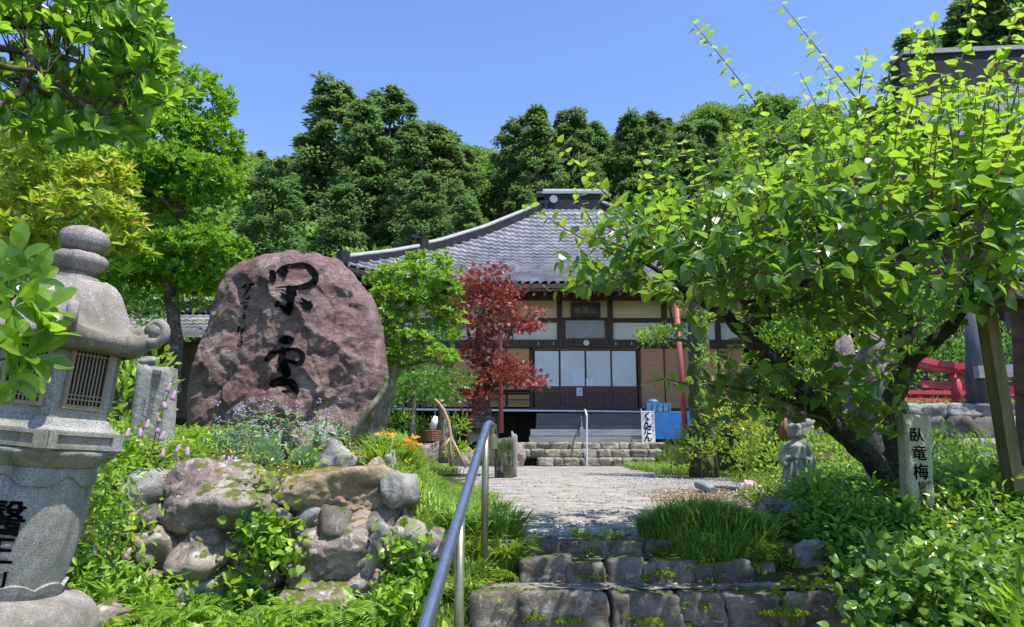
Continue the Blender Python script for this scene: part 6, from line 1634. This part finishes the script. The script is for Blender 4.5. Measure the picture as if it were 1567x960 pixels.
padtree('bright_shrub', 'bright green shrub behind the top of the grey tablet', 'shrub', at(240, 620, 7.2), [(212, 548, 46, 32, 7.2), (232, 590, 34, 45, 6.6), (196, 605, 28, 50, 6.2), (275, 460, 60, 34, 10)], .75, .10, .5, T_LEAF, 'l_cover')
# cloud pruned tree right of the monument
padtree('cloud_tree', 'cloud pruned light green tree with leaning pale trunk right of the monument', 'tree', at(578, 690, 9.4),
        [(655, 408, 44, 18, 9.4), (630, 432, 70, 26, 9.3), (672, 455, 36, 30, 9.4), (600, 460, 46, 24, 9.1), (640, 478, 60, 24, 9.5), (585, 500, 30, 22, 9.0), (618, 524, 50, 20, 9.2), (665, 520, 38, 26, 9.5), (652, 552, 52, 20, 9.3), (590, 545, 30, 16, 9.1), (690, 495, 22, 24, 9.6)], .85, .085, .42, T_LEAF, 'l_lime',
        [([(568, 712, 9.4), (574, 672, 9.4), (588, 622, 9.4), (600, 575, 9.4), (612, 520, 9.4), (618, 480, 9.4), (650, 440, 9.4)], .13, .03), ([(612, 520, 9.4), (650, 505, 9.4), (672, 470, 9.4)], .04, .015), ([(606, 545, 9.4), (590, 520, 9.2), (584, 505, 9.1)], .03, .015), ([(618, 480, 9.4), (600, 462, 9.2)], .03, .015), ([(604, 565, 9.4), (640, 556, 9.3), (660, 552, 9.3)], .03, .012)], 'bark_pale', ros=6, spread=.7, inner=.6, low=.2)
padtree('dark_maple', 'low spreading deep green maple with two thin trunks left of the red maple', 'tree', at(640, 700, 12), [(640, 590, 62, 18, 12), (600, 608, 40, 14, 12), (690, 580, 36, 18, 12.3), (665, 608, 40, 12, 12), (625, 566, 50, 14, 12.2)], 1.2, .07, .8, T_STAR, 'l_mid',
        [([(634, 708, 12), (632, 660, 12), (634, 600, 12)], .055, .03), ([(678, 708, 12.2), (678, 650, 12.2), (672, 600, 12.2)], .08, .05)], 'bark_pale', up=.1)
padtree('red_maple', 'dark red laceleaf maple in layers in front of the hall wall', 'tree', at(738, 655, 13.5),
        [(742, 424, 42, 13, 13.5), (726, 442, 36, 12, 13.4), (766, 447, 40, 11, 13.5), (740, 468, 48, 13, 13.4), (790, 478, 40, 8, 13.6), (728, 496, 32, 13, 13.4), (785, 498, 46, 7, 13.6), (815, 500, 22, 5, 13.7), (700, 470, 20, 9, 13.3), (702, 505, 20, 8, 13.3), (740, 522, 36, 12, 13.5), (735, 548, 32, 12, 13.5), (768, 554, 30, 10, 13.4), (755, 580, 46, 11, 13.4), (722, 588, 28, 11, 13.3), (800, 584, 34, 7, 13.5), (700, 592, 22, 8, 13.3), (735, 606, 32, 6, 13.3), (775, 572, 40, 8, 13.4), (724, 634, 12, 10, 13.3), (822, 590, 14, 5, 13.5), (712, 545, 20, 8, 13.4), (790, 560, 26, 6, 13.5)], 1.6, .095, .8, T_STAR, 'l_maple',
        [([(738, 662, 13.6), (737, 630, 13.6), (736, 600, 13.6), (744, 560, 13.6), (735, 520, 13.5), (738, 470, 13.5), (744, 430, 13.5)], .21, .03), ([(737, 600, 13.6), (770, 588, 13.5), (800, 588, 13.5)], .05, .015), ([(735, 520, 13.5), (775, 503, 13.6), (805, 500, 13.6)], .05, .012), ([(740, 560, 13.6), (720, 520, 13.4), (714, 490, 13.4)], .05, .015), ([(737, 480, 13.5), (750, 465, 13.3), (765, 450, 13.4)], .03, .012)], 'bark', up=.05, jit=.7, sub=.32)
# trunk with climbers on the right, its pruned pad and crown
padtree('mossy_tree', 'thick mossy trunk with yellow green climbing leaves at the right part of the hall', 'tree', at(1076, 722, 13),
        [(1010, 516, 34, 14, 13.4), (1026, 508, 24, 12, 13.3), (990, 520, 16, 9, 13.4), (1082, 488, 16, 10, 12.6), (1075, 505, 12, 8, 12.6), (1098, 552, 16, 9, 12.6), (1088, 585, 18, 14, 12.5), (1092, 625, 22, 24, 12.5), (1085, 660, 22, 26, 12.5), (1105, 600, 14, 12, 12.5), (1070, 690, 24, 20, 12.4), (1072, 545, 12, 16, 12.5), (1080, 620, 16, 18, 12.5), (1100, 405, 80, 40, 13.5), (1190, 410, 80, 44, 13.5)], .9, .10, .5, T_LEAF, 'l_lime',
        [([(1078, 735, 13), (1076, 660, 13), (1072, 600, 13), (1069, 540, 13), (1068, 480, 13), (1074, 420, 13), (1090, 370, 13)], .25, .14), ([(1069, 530, 13), (1040, 520, 13.2), (1012, 520, 13.4)], .04, .02), ([(1070, 470, 13), (1110, 440, 13.2), (1160, 430, 13.4)], .10, .03)], 'bark_moss', up=.4)
for i, (lab, pads, base, S, T, mt, npp) in enumerate([
    ('rounded bright shrub in front of the blue board', [(1042, 690, 28, 24, 13.2), (1056, 672, 22, 20, 13.2), (1028, 704, 22, 14, 13), (1066, 706, 20, 16, 13)], (1045, 718, 13), .085, T_LEAF, 'l_cover', .9),
    ('yellow green shrub beside the broad mossy stump', [(1130, 640, 36, 18, 12), (1150, 665, 30, 22, 11.5), (1110, 690, 26, 18, 12)], (1135, 712, 11.8), .08, T_LEAF, 'l_yellow', .7),
    ('pale yellow flowering shrub at the foot of the hall right end', [(1160, 580, 44, 12, 14), (1185, 596, 30, 12, 14)], (1165, 640, 14), .08, T_LEAF, 'l_yellow', .8),
    ('dense green shrub left of the stone statue', [(1165, 690, 34, 30, 9), (1140, 715, 24, 20, 9), (1190, 712, 26, 26, 8.6)], (1165, 740, 9), .075, T_LEAF, 'l_cover', .9),
    ('light green shrub right of the stone statue', [(1262, 690, 36, 30, 7.6), (1300, 705, 32, 26, 7.4), (1280, 665, 30, 22, 8.2)], (1270, 735, 7.6), .07, T_LEAF, 'l_cover', .9),
    ('bright yellow green shrub under the plum limb', [(1320, 715, 36, 18, 6.8), (1300, 735, 34, 16, 6.4)], (1315, 745, 6.7), .07, T_LEAF, 'l_lime', .8),
    ('green bush behind the torii', [(1440, 560, 80, 45, 12.5), (1540, 545, 70, 50, 12.8), (1400, 500, 60, 50, 13)], (1460, 630, 12.5), .11, T_LEAF, 'l_mid', .8),
    ('bright green tree behind the plum trunk', [(1250, 480, 80, 60, 13.5), (1320, 520, 70, 60, 13), (1200, 540, 60, 50, 13.5), (1330, 440, 80, 50, 13.5), (1250, 600, 70, 40, 12), (1180, 620, 40, 30, 12.5)], (1270, 660, 13.2), .11, T_LEAF, 'l_cover', .8),
    ('dark fern covered bank left of the boulders by the terrace wall', [(1420, 690, 46, 34, 8.9), (1465, 720, 40, 26, 8.6), (1390, 670, 26, 26, 9.2), (1340, 690, 30, 30, 9.1)], (1430, 745, 8.9), .08, T_LEAF, 'l_mid', .9),
    ('small green plant in front of the hall left of the maple pedestal', [(700, 655, 16, 24, 12.4), (694, 690, 14, 18, 12), (712, 690, 12, 14, 12)], (700, 712, 12.2), .08, T_LEAF, 'l_cover', .9),
    ('dark clipped bush under the cloud pruned tree', [(615, 650, 28, 20, 12.6), (650, 665, 30, 22, 12.4), (600, 676, 26, 18, 11.5)], (620, 700, 12.4), .07, T_DIA, 'l_mid', 1.0),
    ('dark green leafy bush behind the cloud pruned tree', [(590, 600, 36, 34, 15), (560, 640, 40, 30, 15)], (580, 690, 15), .11, T_LEAF, 'l_mid', .8),
    ('yellow leaved dwarf plant under the thin trunks', [(624, 640, 9, 8, 11.8)], (624, 655, 11.8), .05, T_LEAF, 'l_yellow', .9),
    ('leafy plants beside the red and grey rocks of the terrace', [(1500, 700, 30, 30, 8.6), (1470, 690, 26, 22, 8.9)], (1490, 740, 8.7), .07, T_LEAF, 'l_cover', .8),
    ('dark shrub filling the gap left of the outbuilding', [(180, 560, 50, 46, 9.6), (140, 600, 50, 50, 9)], (170, 640, 9.4), .09, T_LEAF, 'l_mid', .9)]):
    padtree('shrub', lab, 'shrub', at(*base), pads, npp, S, .5, T, mt, up=.5)
aw = Acc(); limb_px(aw, [(528, 700, 6.2), (545, 664, 6.15), (566, 628, 6.1), (584, 602, 6.1), (592, 576, 6.1)], .045, .018, 8)
limb_px(aw, [(540, 680, 6.15), (530, 668, 6.1), (505, 664, 6.0)], .012, .006, 6)
aw.build('bare_trunk', M['bark_pale'], smooth=True, label='short bare forked trunk leaning against the right foot of the monument', cat='trunk')

# ------------------------------------------------------------------ grasses
def clump(a, c, n, L, wd, spread, seed=0, up=1.0):
    th_ = rng.rand(n) * 2 * PI; r_ = spread * np.sqrt(rng.rand(n)); X = c[0] + r_ * np.cos(th_); Y = c[1] + r_ * np.sin(th_)
    D = np.c_[np.cos(th_ + rng.normal(size=n) * .5), np.sin(th_ + rng.normal(size=n) * .5), np.full(n, .02) + rng.rand(n) * .5 * up]
    N = np.c_[rng.normal(size=(n, 2)) * .15, np.ones(n)]
    Ls = L * rng.uniform(.6, 1.15, n)
    a.leaves(np.c_[X, Y, H(X, Y)], D, N, Ls, wd / Ls, T_BLADE)
def blade_field(a, X, Y, L, wd, up=(.2, 1.2)):
    n = len(X); th_ = rng.rand(n) * 6.28; D = np.c_[np.cos(th_), np.sin(th_), rng.uniform(up[0], up[1], n)]; Ls = L * rng.uniform(.5, 1.2, n)
    a.leaves(np.c_[X, Y, H(X, Y)], D, np.c_[rng.normal(size=(n, 2)) * .3, np.ones(n)], Ls, wd / Ls, T_BLADE)
for (px, py, L, sp_, n) in [(700, 866, .20, .10, 420), (775, 862, .20, .09, 420), (660, 850, .20, .10, 360), (735, 850, .19, .10, 420), (690, 795, .17, .10, 320), (650, 780, .16, .12, 320), (665, 745, .16, .14, 320), (760, 790, .14, .10, 220), (640, 930, .18, .10, 320), (715, 915, .16, .10, 320), (635, 815, .16, .12, 320), (1120, 870, .18, .12, 420), (1160, 850, .18, .10, 360), (1080, 880, .13, .08, 220)]:
    p = hitH(px, py); a = Acc(); clump(a, p, n, L, .008, sp_)
    a.build('lilyturf_clump', M['l_grass'], label='arching clump of narrow leaved grass beside the stone steps', cat='grass clump', group='arching grass clumps beside the steps')
# big dark grass hump beside the path
hp = hitH(1085, 838); hp[1] += .08; a = Acc(); n = 9000
th_ = rng.rand(n) * 2 * PI; r_ = np.sqrt(rng.rand(n)); X = hp[0] + .38 * r_ * np.cos(th_); Y = hp[1] + .30 * r_ * np.sin(th_); Z = H(X, Y) + .10 * (1 - r_ ** 2)
D = np.c_[np.cos(th_) * r_ + rng.normal(size=n) * .3, np.sin(th_) * r_ + rng.normal(size=n) * .3, .25 + .7 * rng.rand(n)]
Ls = .10 * rng.uniform(.6, 1.2, n); a.leaves(np.c_[X, Y, Z], D, np.c_[rng.normal(size=(n, 2)) * .2, np.ones(n)], Ls, .0065 / Ls, T_BLADE)
a.leaves(*(lambda k: (np.c_[X, Y, Z + .02][k], D[k] + (0, 0, .5), np.c_[rng.normal(size=(n, 2)) * .3, np.ones(n)][k], Ls[k] * 1.25, .0045 / Ls[k]))(rng.rand(n) < .12), T_BLADE, None)
a.build('grass_mound', M['l_grass_dk'], label='large dark green domed grass hump beside the right end of the steps', cat='grass clump')
# field grass
def area_pts(n, xr, yr, fn): 
    X = rng.uniform(*xr, n); Y = rng.uniform(*yr, n); k = fn(X, Y) > rng.rand(n); return X[k], Y[k]
a = Acc()
edge = lambda X, Y: (gravel_mask(X, Y) < .35) * 1.0
X, Y = area_pts(16000, (-1.6, -.1), (3.4, 9), lambda X, Y: edge(X, Y) * (X > np.interp(Y, [3.4, 4.4, 9], [-.55, -.75, -1.5]))); blade_field(a, X, Y, .09, .006)
X, Y = area_pts(9000, (2.6, 7.5), (8.5, 17), edge); blade_field(a, X, Y, .12, .012)
X, Y = area_pts(3500, (-2.6, -.4), (14, 20.5), edge); blade_field(a, X, Y, .16, .014)
X, Y = area_pts(5000, (1.0, 5), (15.5, 20.4), edge); blade_field(a, X, Y, .14, .014)
X, Y = area_pts(3000, (-.3, 1.5), (YC + .1, 9), lambda X, Y: (vnoise(X, Y, 4) > .45) * 1.0); blade_field(a, X, Y, .035, .004)
a.build('grass', M['l_grass'], kind='stuff', org=(0, 0, 0))

# ------------------------------------------------------------------ leafy ground cover
def cover_at(a, pts, hmax, S, W, T, dens=1):
    cover(a, pts[:, 0], pts[:, 1], hmax, S, W, T)
a = Acc()
# left slope, in front and left of the wall
X, Y = area_pts(17000, (-3.4, -.35), (2.2, 4.05), lambda X, Y: (X < np.interp(Y, [2.2, 4.05], [-.35, -.5])) * 1.0 * ((X + 1.65) ** 2 + (Y - 2.72) ** 2 > .12)); cover(a, X, Y, .09, .044, .6, T_LEAF)
X, Y = area_pts(12000, (-4.6, -2.15), (3.6, 7.5), lambda X, Y: np.ones(len(X))); cover(a, X, Y, .17, .060, .5, T_LEAF)
a.build('leafy_ground_cover', M['l_cover'], kind='stuff', org=(0, 0, 0))
def wallgreen(poly, n, Y0, Y1, S, name, mat, T=T_HEART, W=.85, k=22, sp_=.07):
    a = Acc(); m = max(4, n // k)
    for (px, py) in poly_pts(poly, m):
        c = at(px, py, rng.uniform(Y0, Y1)); q = k
        P = c + rng.normal(size=(q, 3)) * sp_ * (1, .6, .8)
        D = unit(rng.normal(size=(q, 3)) * .7 + (0, -.6, .25)); N = unit(rng.normal(size=(q, 3)) * .4 + (.1, -.45, .8))
        a.leaves(P, D, N, S * rng.uniform(.6, 1.25, q), W, T)
    return a.build(name, M[mat], kind='stuff', org=(0, 0, 0))
wallgreen([(376, 800), (436, 792), (436, 850), (426, 900), (432, 970), (350, 970), (350, 890), (380, 850)], 700, 3.80, 3.98, .046, 'climbing_leaves', 'l_cover')
wallgreen([(120, 700), (186, 720), (200, 860), (290, 930), (300, 1000), (120, 1000)], 2800, 3.5, 3.95, .054, 'climbing_leaves', 'l_cover', T_LEAF, .42)
wallgreen([(540, 935), (640, 900), (660, 1000), (430, 1000), (440, 962)], 900, 3.6, 3.85, .045, 'climbing_leaves', 'l_cover')
wallgreen([(600, 830), (615, 800), (640, 850), (640, 930), (600, 960), (604, 880)], 500, 3.8, 4.0, .045, 'climbing_leaves', 'l_cover')
wallgreen([(160, 640), (250, 690), (330, 700), (250, 735), (180, 760), (130, 740)], 1300, 4.4, 5.2, .06, 'leafy_plants', 'l_cover', T_LEAF, .42)
wallgreen([(420, 700), (450, 780), (415, 800), (400, 760)], 200, 4.0, 4.1, .03, 'climbing_leaves', 'l_yellow')
# right bank
a = Acc(); a2 = Acc()
bed = lambda X, Y: (X > np.interp(Y, [2.5, 3.85, 4.5, 5.2, 6, 7.5], [1.85, 1.80, 1.62, 1.65, 1.95, 2.3])) * 1.0
X, Y = area_pts(13000, (1.4, 4.8), (3.0, 5.4), bed); cover(a, X, Y, .10, .050, .9, T_HEART)
X, Y = area_pts(20000, (1.4, 5.5), (3.2, 7.8), bed); cover(a2, X, Y, .13, .046, .6, T_LEAF)
a.build('heart_leaved_ground_cover', M['l_cover_dk'], kind='stuff', org=(0, 0, 0)); a2.build('leafy_ground_cover', M['l_cover_dk'], kind='stuff', org=(0, 0, 0))
wallgreen([(1300, 860), (1560, 840), (1600, 1000), (1330, 1000), (1310, 920)], 2300, 3.45, 4.0, .052, 'bank_leaves', 'l_cover_dk', T_HEART, .9, 16, .07)
wallgreen([(1210, 770), (1290, 760), (1370, 800), (1380, 850), (1300, 870), (1215, 850)], 1200, 4.5, 4.9, .050, 'bank_leaves', 'l_cover_dk', T_LEAF, .6, 16, .06)
wallgreen([(1430, 740), (1567, 730), (1600, 800), (1440, 810)], 900, 4.7, 5.6, .08, 'bank_leaves', 'l_cover', T_LEAF, .45, 18, .09)
a = Acc(); X, Y = area_pts(2600, (1.5, 5.0), (3.2, 7.5), bed); cover(a, X, Y, .20, .050, .45, T_LEAF, up=.9); a.build('pale_sprouts', M['l_yellow'], kind='stuff', org=(0, 0, 0))
a = Acc(); X, Y = area_pts(1800, (-3.6, -.4), (2.6, 5.5), lambda X, Y: ((X + 1.7) ** 2 + (Y - 2.72) ** 2 > .12) * 1.0); cover(a, X, Y, .14, .045, .42, T_LEAF, up=.9); a.build('pale_sprouts', M['l_yellow'], kind='stuff', org=(0, 0, 0))
a = Acc()
for _k in range(60):
    x_, y_ = (rng.uniform(-3.4, -.9), rng.uniform(2.9, 4.0)) if _k < 22 else ((rng.uniform(-3.8, -2.2), rng.uniform(3.8, 6.5)) if _k < 40 else (rng.uniform(1.9, 3.8), rng.uniform(3.3, 5.6)))
    if (x_ + 1.7) ** 2 + (y_ - 2.72) ** 2 < .2: continue
    clump(a, (x_, y_, 0), 16, rng.uniform(.16, .30), .022, .04, up=2.0)
a.build('strap_leaved_plants', M['l_cover'], kind='stuff', org=(0, 0, 0))
a = Acc()
for _k in range(26):                             # fern fronds: a midrib with paired leaflets
    x_, y_ = (rng.uniform(-3.0, -.7), rng.uniform(3.0, 4.0)) if _k < 12 else (rng.uniform(1.9, 4.2), rng.uniform(3.4, 6.2))
    if (x_ + 1.7) ** 2 + (y_ - 2.72) ** 2 < .2: continue
    z_ = Hs(x_, y_)
    for f_ in range(6):
        th_ = f_ * 1.05 + rng.rand(); L_ = rng.uniform(.20, .32); s = np.linspace(.12, 1, 18)
        Pm = np.stack([x_ + math.cos(th_) * s * L_ * .85, y_ + math.sin(th_) * s * L_ * .85, z_ + .04 + L_ * (1.1 * s - .9 * s * s)], 1)
        tg = unit(np.gradient(Pm, axis=0)); sd = unit(np.cross(tg, (0, 0, 1.)))
        for sg_ in (-1, 1): a.leaves(Pm, unit(sd * sg_ + tg * .45), np.tile([(0, 0, 1.)], (18, 1)), .075 * np.sin(s * 2.6 + .35).clip(.15), .30, T_DIA)
a.build('ferns', M['l_lime'], kind='stuff', org=(0, 0, 0))
# weeds rooted along the foot of the risers and in the cracks, dry leaves lying on the treads
a = Acc(); al = Acc()
for (px0, px1, py, n) in ((730, 1290, 952, 46), (800, 1180, 889, 40), (745, 1000, 847, 30), (690, 760, 900, 14), (1140, 1220, 870, 14)):
    for _k in range(n):
        px = rng.uniform(px0, px1)
        if math.sin(px * .043) + rng.rand() * 1.2 < .35: continue
        p = hitH(px, py + rng.uniform(-3, 4)); q = rng.randint(8, 22)
        P = p + np.c_[rng.normal(size=(q, 2)) * .022, rng.rand(q) * .045 + .01]
        al.leaves(P, unit(rng.normal(size=(q, 3)) + (0, -.2, .7)), unit(rng.normal(size=(q, 3)) * .5 + (0, 0, 1)), rng.uniform(.014, .034, q), .6, T_LEAF)
al.build('step_weeds', M['l_cover'], kind='stuff', org=(0, 0, 0))
bl = NB('dry_leaf'); at_ = bl.n('ShaderNodeAttribute'); at_.attribute_name = 'rnd'
bl.base(bl.ramp(at_.outputs['Fac'], [(0, (.14, .07, .03)), (.6, (.34, .22, .10)), (1, (.50, .42, .22))])); bl.set(.8, 0, .2)
for (x0, x1, y0, y1, z_, n) in ((-.15, 1.8, YA, YB, ZA + .006, 90), (.1, 1.3, YB + .02, YC, ZB + .006, 50), (-.1, 2.4, YC + .2, 9, None, 420), (-2.3, -.6, 4.4, 6.2, None, 160), (1.8, 4.0, 3.6, 6.5, None, 160)):
    X = rng.uniform(x0, x1, n); Y = rng.uniform(y0, y1, n); Z = (H(X, Y) + .012) if z_ is None else np.full(n, z_ + .004)
    a.leaves(np.c_[X, Y, Z], unit(np.c_[rng.normal(size=(n, 2)), rng.normal(size=n) * .15]), unit(np.c_[rng.normal(size=(n, 2)) * .3, np.ones(n)]), rng.uniform(.018, .040, n), .55, T_LEAF)
a.build('fallen_leaves', bl.m, kind='stuff', org=(0, 0, 0))
# moss cushions on the steps and soil
a = Acc()
def moss(px, py, Y, w_, n):
    c = at(px, py, Y); m = px_m(px, py, Y); k = rng.rand(n); th_ = rng.rand(n) * 6.28; r_ = np.sqrt(rng.rand(n))
    P = c + np.c_[r_ * np.cos(th_) * w_ * m, r_ * np.sin(th_) * w_ * m * .5, .03 * (1 - r_ ** 2)]
    a.leaves(P, unit(rng.normal(size=(n, 3)) + (0, 0, .8)), rdir(n), .016, .6, T_DIA)
for px, py, w_ in [(910, 884, 22), (957, 886, 14), (1010, 882, 26), (985, 890, 10), (1020, 866, 16), (885, 884, 8), (820, 948, 20), (868, 952, 26), (1190, 905, 24), (1072, 916, 18), (960, 948, 10), (820, 838, 14), (905, 846, 18), (1200, 940, 40), (1240, 900, 60), (1260, 930, 50), (770, 884, 18), (1150, 905, 20), (995, 955, 26)]:
    p = hitH(px, py + 3); moss(px, py, p[1] - .03, w_, int(w_ * 18))
p_ = poly_pts([(1150, 905), (1300, 870), (1330, 960), (1180, 960)], 40)
for q in p_: moss(q[0], q[1], 3.83, 7, 50)
X, Y = area_pts(12000, (-2.3, -.5), (4.3, 6.2), lambda X, Y: (vnoise(X, Y, 3) > .1) * 1.0); n = len(X); a.leaves(np.c_[X, Y, H(X, Y)], unit(rng.normal(size=(n, 3)) + (0, 0, .9)), rdir(n), .018, .6, T_DIA)
X, Y = area_pts(6000, (-.2, 2.0), (YC - .9, YC + .6), lambda X, Y: (vnoise(X, Y, 7) > .55) * (Y > YC) * 1.0); n = len(X); a.leaves(np.c_[X, Y, H(X, Y) + .01], unit(rng.normal(size=(n, 3)) + (0, 0, .9)), rdir(n), .014, .6, T_DIA)
a.build('moss', M['moss'], kind='stuff', org=(0, 0, 0))

# ------------------------------------------------------------------ flowers and small plants
def lavender(px, py, rx, ry, Y, label):
    c = at(px, py + ry * .8, Y); m = px_m(px, py, Y); n = 1500; a = Acc(); u = rdir(n); u[:, 2] = np.abs(u[:, 2]); s = rng.rand(n)[:, None] ** .5
    P = c + u * (rx * m, rx * m, ry * 1.6 * m) * s * .85
    a.leaves(P, unit(u + (0, 0, .9) + rng.normal(size=(n, 3)) * .2), rdir(n), .045, .13, T_UPBL); t = thing('lavender_bush', label, 'plant', c)
    a.build('foliage', M['l_lav'], t, kind='stuff'); return t
lavender(406, 690, 28, 26, 4.85, 'larger grey green lavender bush in front of the monument')
lavender(467, 697, 23, 18, 4.8, 'smaller grey green lavender bush right of the larger one')
t = thing('daylily_clump', 'clump of orange daylilies with grassy leaves right of the monument', 'flowers', hitH(600, 712)); a = Acc()
for k in range(7): clump(a, hitH(575 + k * 11, 712 + (k % 2) * 5), 110, .21, .010, .07, up=2.2)
a.build('leaves', M['l_grass'], t, kind='stuff')
for (px, py) in [(580, 668), (590, 671), (600, 668), (598, 676), (622, 676), (632, 680), (615, 684), (640, 682), (628, 688), (634, 672), (584, 676)]:
    a = Acc(); c = at(px, py, hitH(600, 712)[1] - .02); rosettes(a, c[None], np.array([(0.2, -.3, .9)]), 6, .045, .5, T_OVAL, .9); a.build('flower', M['f_orange'], t)
def bells(label, stem, fl, Y, mat='f_pink'):
    t = thing('bellflower', label, 'flowers', at(stem[0][0], stem[0][1], Y)); a = Acc(); limb_px(a, [(x, y, Y) for x, y in stem], .004, .002, 5)
    P = np.array([at(x, y, Y) for x, y in stem[:-1]]); al = Acc(); rosettes(al, P + rng.normal(size=P.shape) * .01, np.tile([(0, 0, 1.)], (len(P), 1)), 5, .05, .4, T_LEAF, .9); al.build('leaves', M['l_cover'], t)
    for (px, py) in fl:
        c = at(px, py, Y); ax = unit(np.array((rng.uniform(-.5, .5), -.2, -1.0))); b_ = Acc(); L = .055
        b_.tube([c - ax * 0, c + ax * L * .25, c + ax * L * .7, c + ax * L], [.004, .010, .012, .017], 8, True); b_.build('flower', M[mat], t, smooth=True); a.tube([c, c - ax * .02 + (0, 0, .01)], .0015, 4)
    a.build('stem', M['twig'], t)
bells('tall stem of drooping pink purple bellflowers in front of the grey tablet', [(225, 740), (232, 690), (245, 640), (262, 590), (268, 575)], [(262, 586), (268, 598), (250, 612), (243, 632), (240, 648), (228, 642), (198, 655), (215, 655), (252, 660)], 4.2)
bells('low pink bellflowers at the left end of the wall top', [(272, 730), (276, 700), (282, 680)], [(276, 680), (288, 684), (250, 686), (268, 690)], 4.4)
bells('pink bellflower head above the big wall stone', [(350, 722), (352, 704), (352, 694)], [(344, 696), (350, 698), (356, 697), (360, 699), (340, 700), (352, 702)], 4.6)
bells('single pink bellflower hanging in the greenery left of the wall', [(140, 900), (146, 860), (150, 835)], [(146, 832), (200, 838), (198, 846)], 3.6)
# airy lilac stems in front of the monument
t = thing('verbena_patch', 'airy light green plants with tiny lilac heads at the foot of the monument', 'plants', at(420, 700, 5.6)); a = Acc(); al = Acc(); af = Acc()
for k in range(95):
    px = rng.uniform(325, 530); py1 = rng.uniform(608, 668); Y = rng.uniform(5.0, 6.0); p0_ = at(px + rng.uniform(-8, 8), 704, Y); p1_ = at(px, py1, Y)
    p0_[2] = Hs(p0_[0], Y) - .01; a.tube([p0_, (p0_ + p1_) / 2 + rng.normal(size=3) * .02, p1_], [.003, .002, .0015], 4, False)
    q = 16; s = rng.rand(q, 1) ** 1.3 * .8; P = p0_ * (1 - s) + p1_ * s; al.leaves(P, unit(np.c_[rng.normal(size=(q, 2)), rng.rand(q) * .8]), np.c_[rng.normal(size=(q, 2)) * .3, np.ones(q)], .065 * rng.uniform(.6, 1.2, q), .42, T_LEAF)
    if rng.rand() < .5: n = 10; af.leaves(p1_ + rng.normal(size=(n, 3)) * .010, rdir(n), rdir(n), .014, .8, T_DIA)
a.build('stems', M['twig'], t, kind='stuff'); al.build('foliage', M['l_lav'], t, kind='stuff'); af.build('flower_heads', M['f_lilac'], t, kind='stuff')
a = Acc()
for (px, py) in [(1138, 744), (1146, 746), (1152, 742), (1160, 748), (1143, 740)]: rosettes(a, at(px, py, 8.0)[None], np.array([(0, -.5, .8)]), 6, .05, .8, T_OVAL, .9)
a.build('pink_flowers', M['f_pale'], label='small bunch of pale pink flowers at the edge of the yard near the statue', cat='flowers')
a = Acc()
for (px, py) in [(783, 690), (787, 694)]: rosettes(a, at(px, py, 13)[None], np.array([(0, -.5, .8)]), 6, .07, .8, T_OVAL, .9)
a.build('pink_flowers', M['f_pink'], label='tiny pink flower beside the hall steps', cat='flowers')
a = Acc()
for px, py, d in [(1530, 960, (-.4, 0, .8)), (1550, 950, (-.6, 0, .5)), (1567, 940, (-.8, -.1, .5)), (1540, 930, (-.3, 0, .9)), (1560, 985, (-.8, -.2, .3)), (1520, 980, (-.5, -.3, .6))]:
    c = at(px + 20, py + 10, 2.6); q = 4; a.leaves(c + rng.normal(size=(q, 3)) * .02, unit(np.array(d) + rng.normal(size=(q, 3)) * .25), unit(rng.normal(size=(q, 3)) * .3 + (0, -.5, 1)), .16, .14, T_OVAL)
a.build('bamboo_grass', M['l_cover'], label='long pointed bamboo grass leaves in the lower right corner', cat='grass clump')
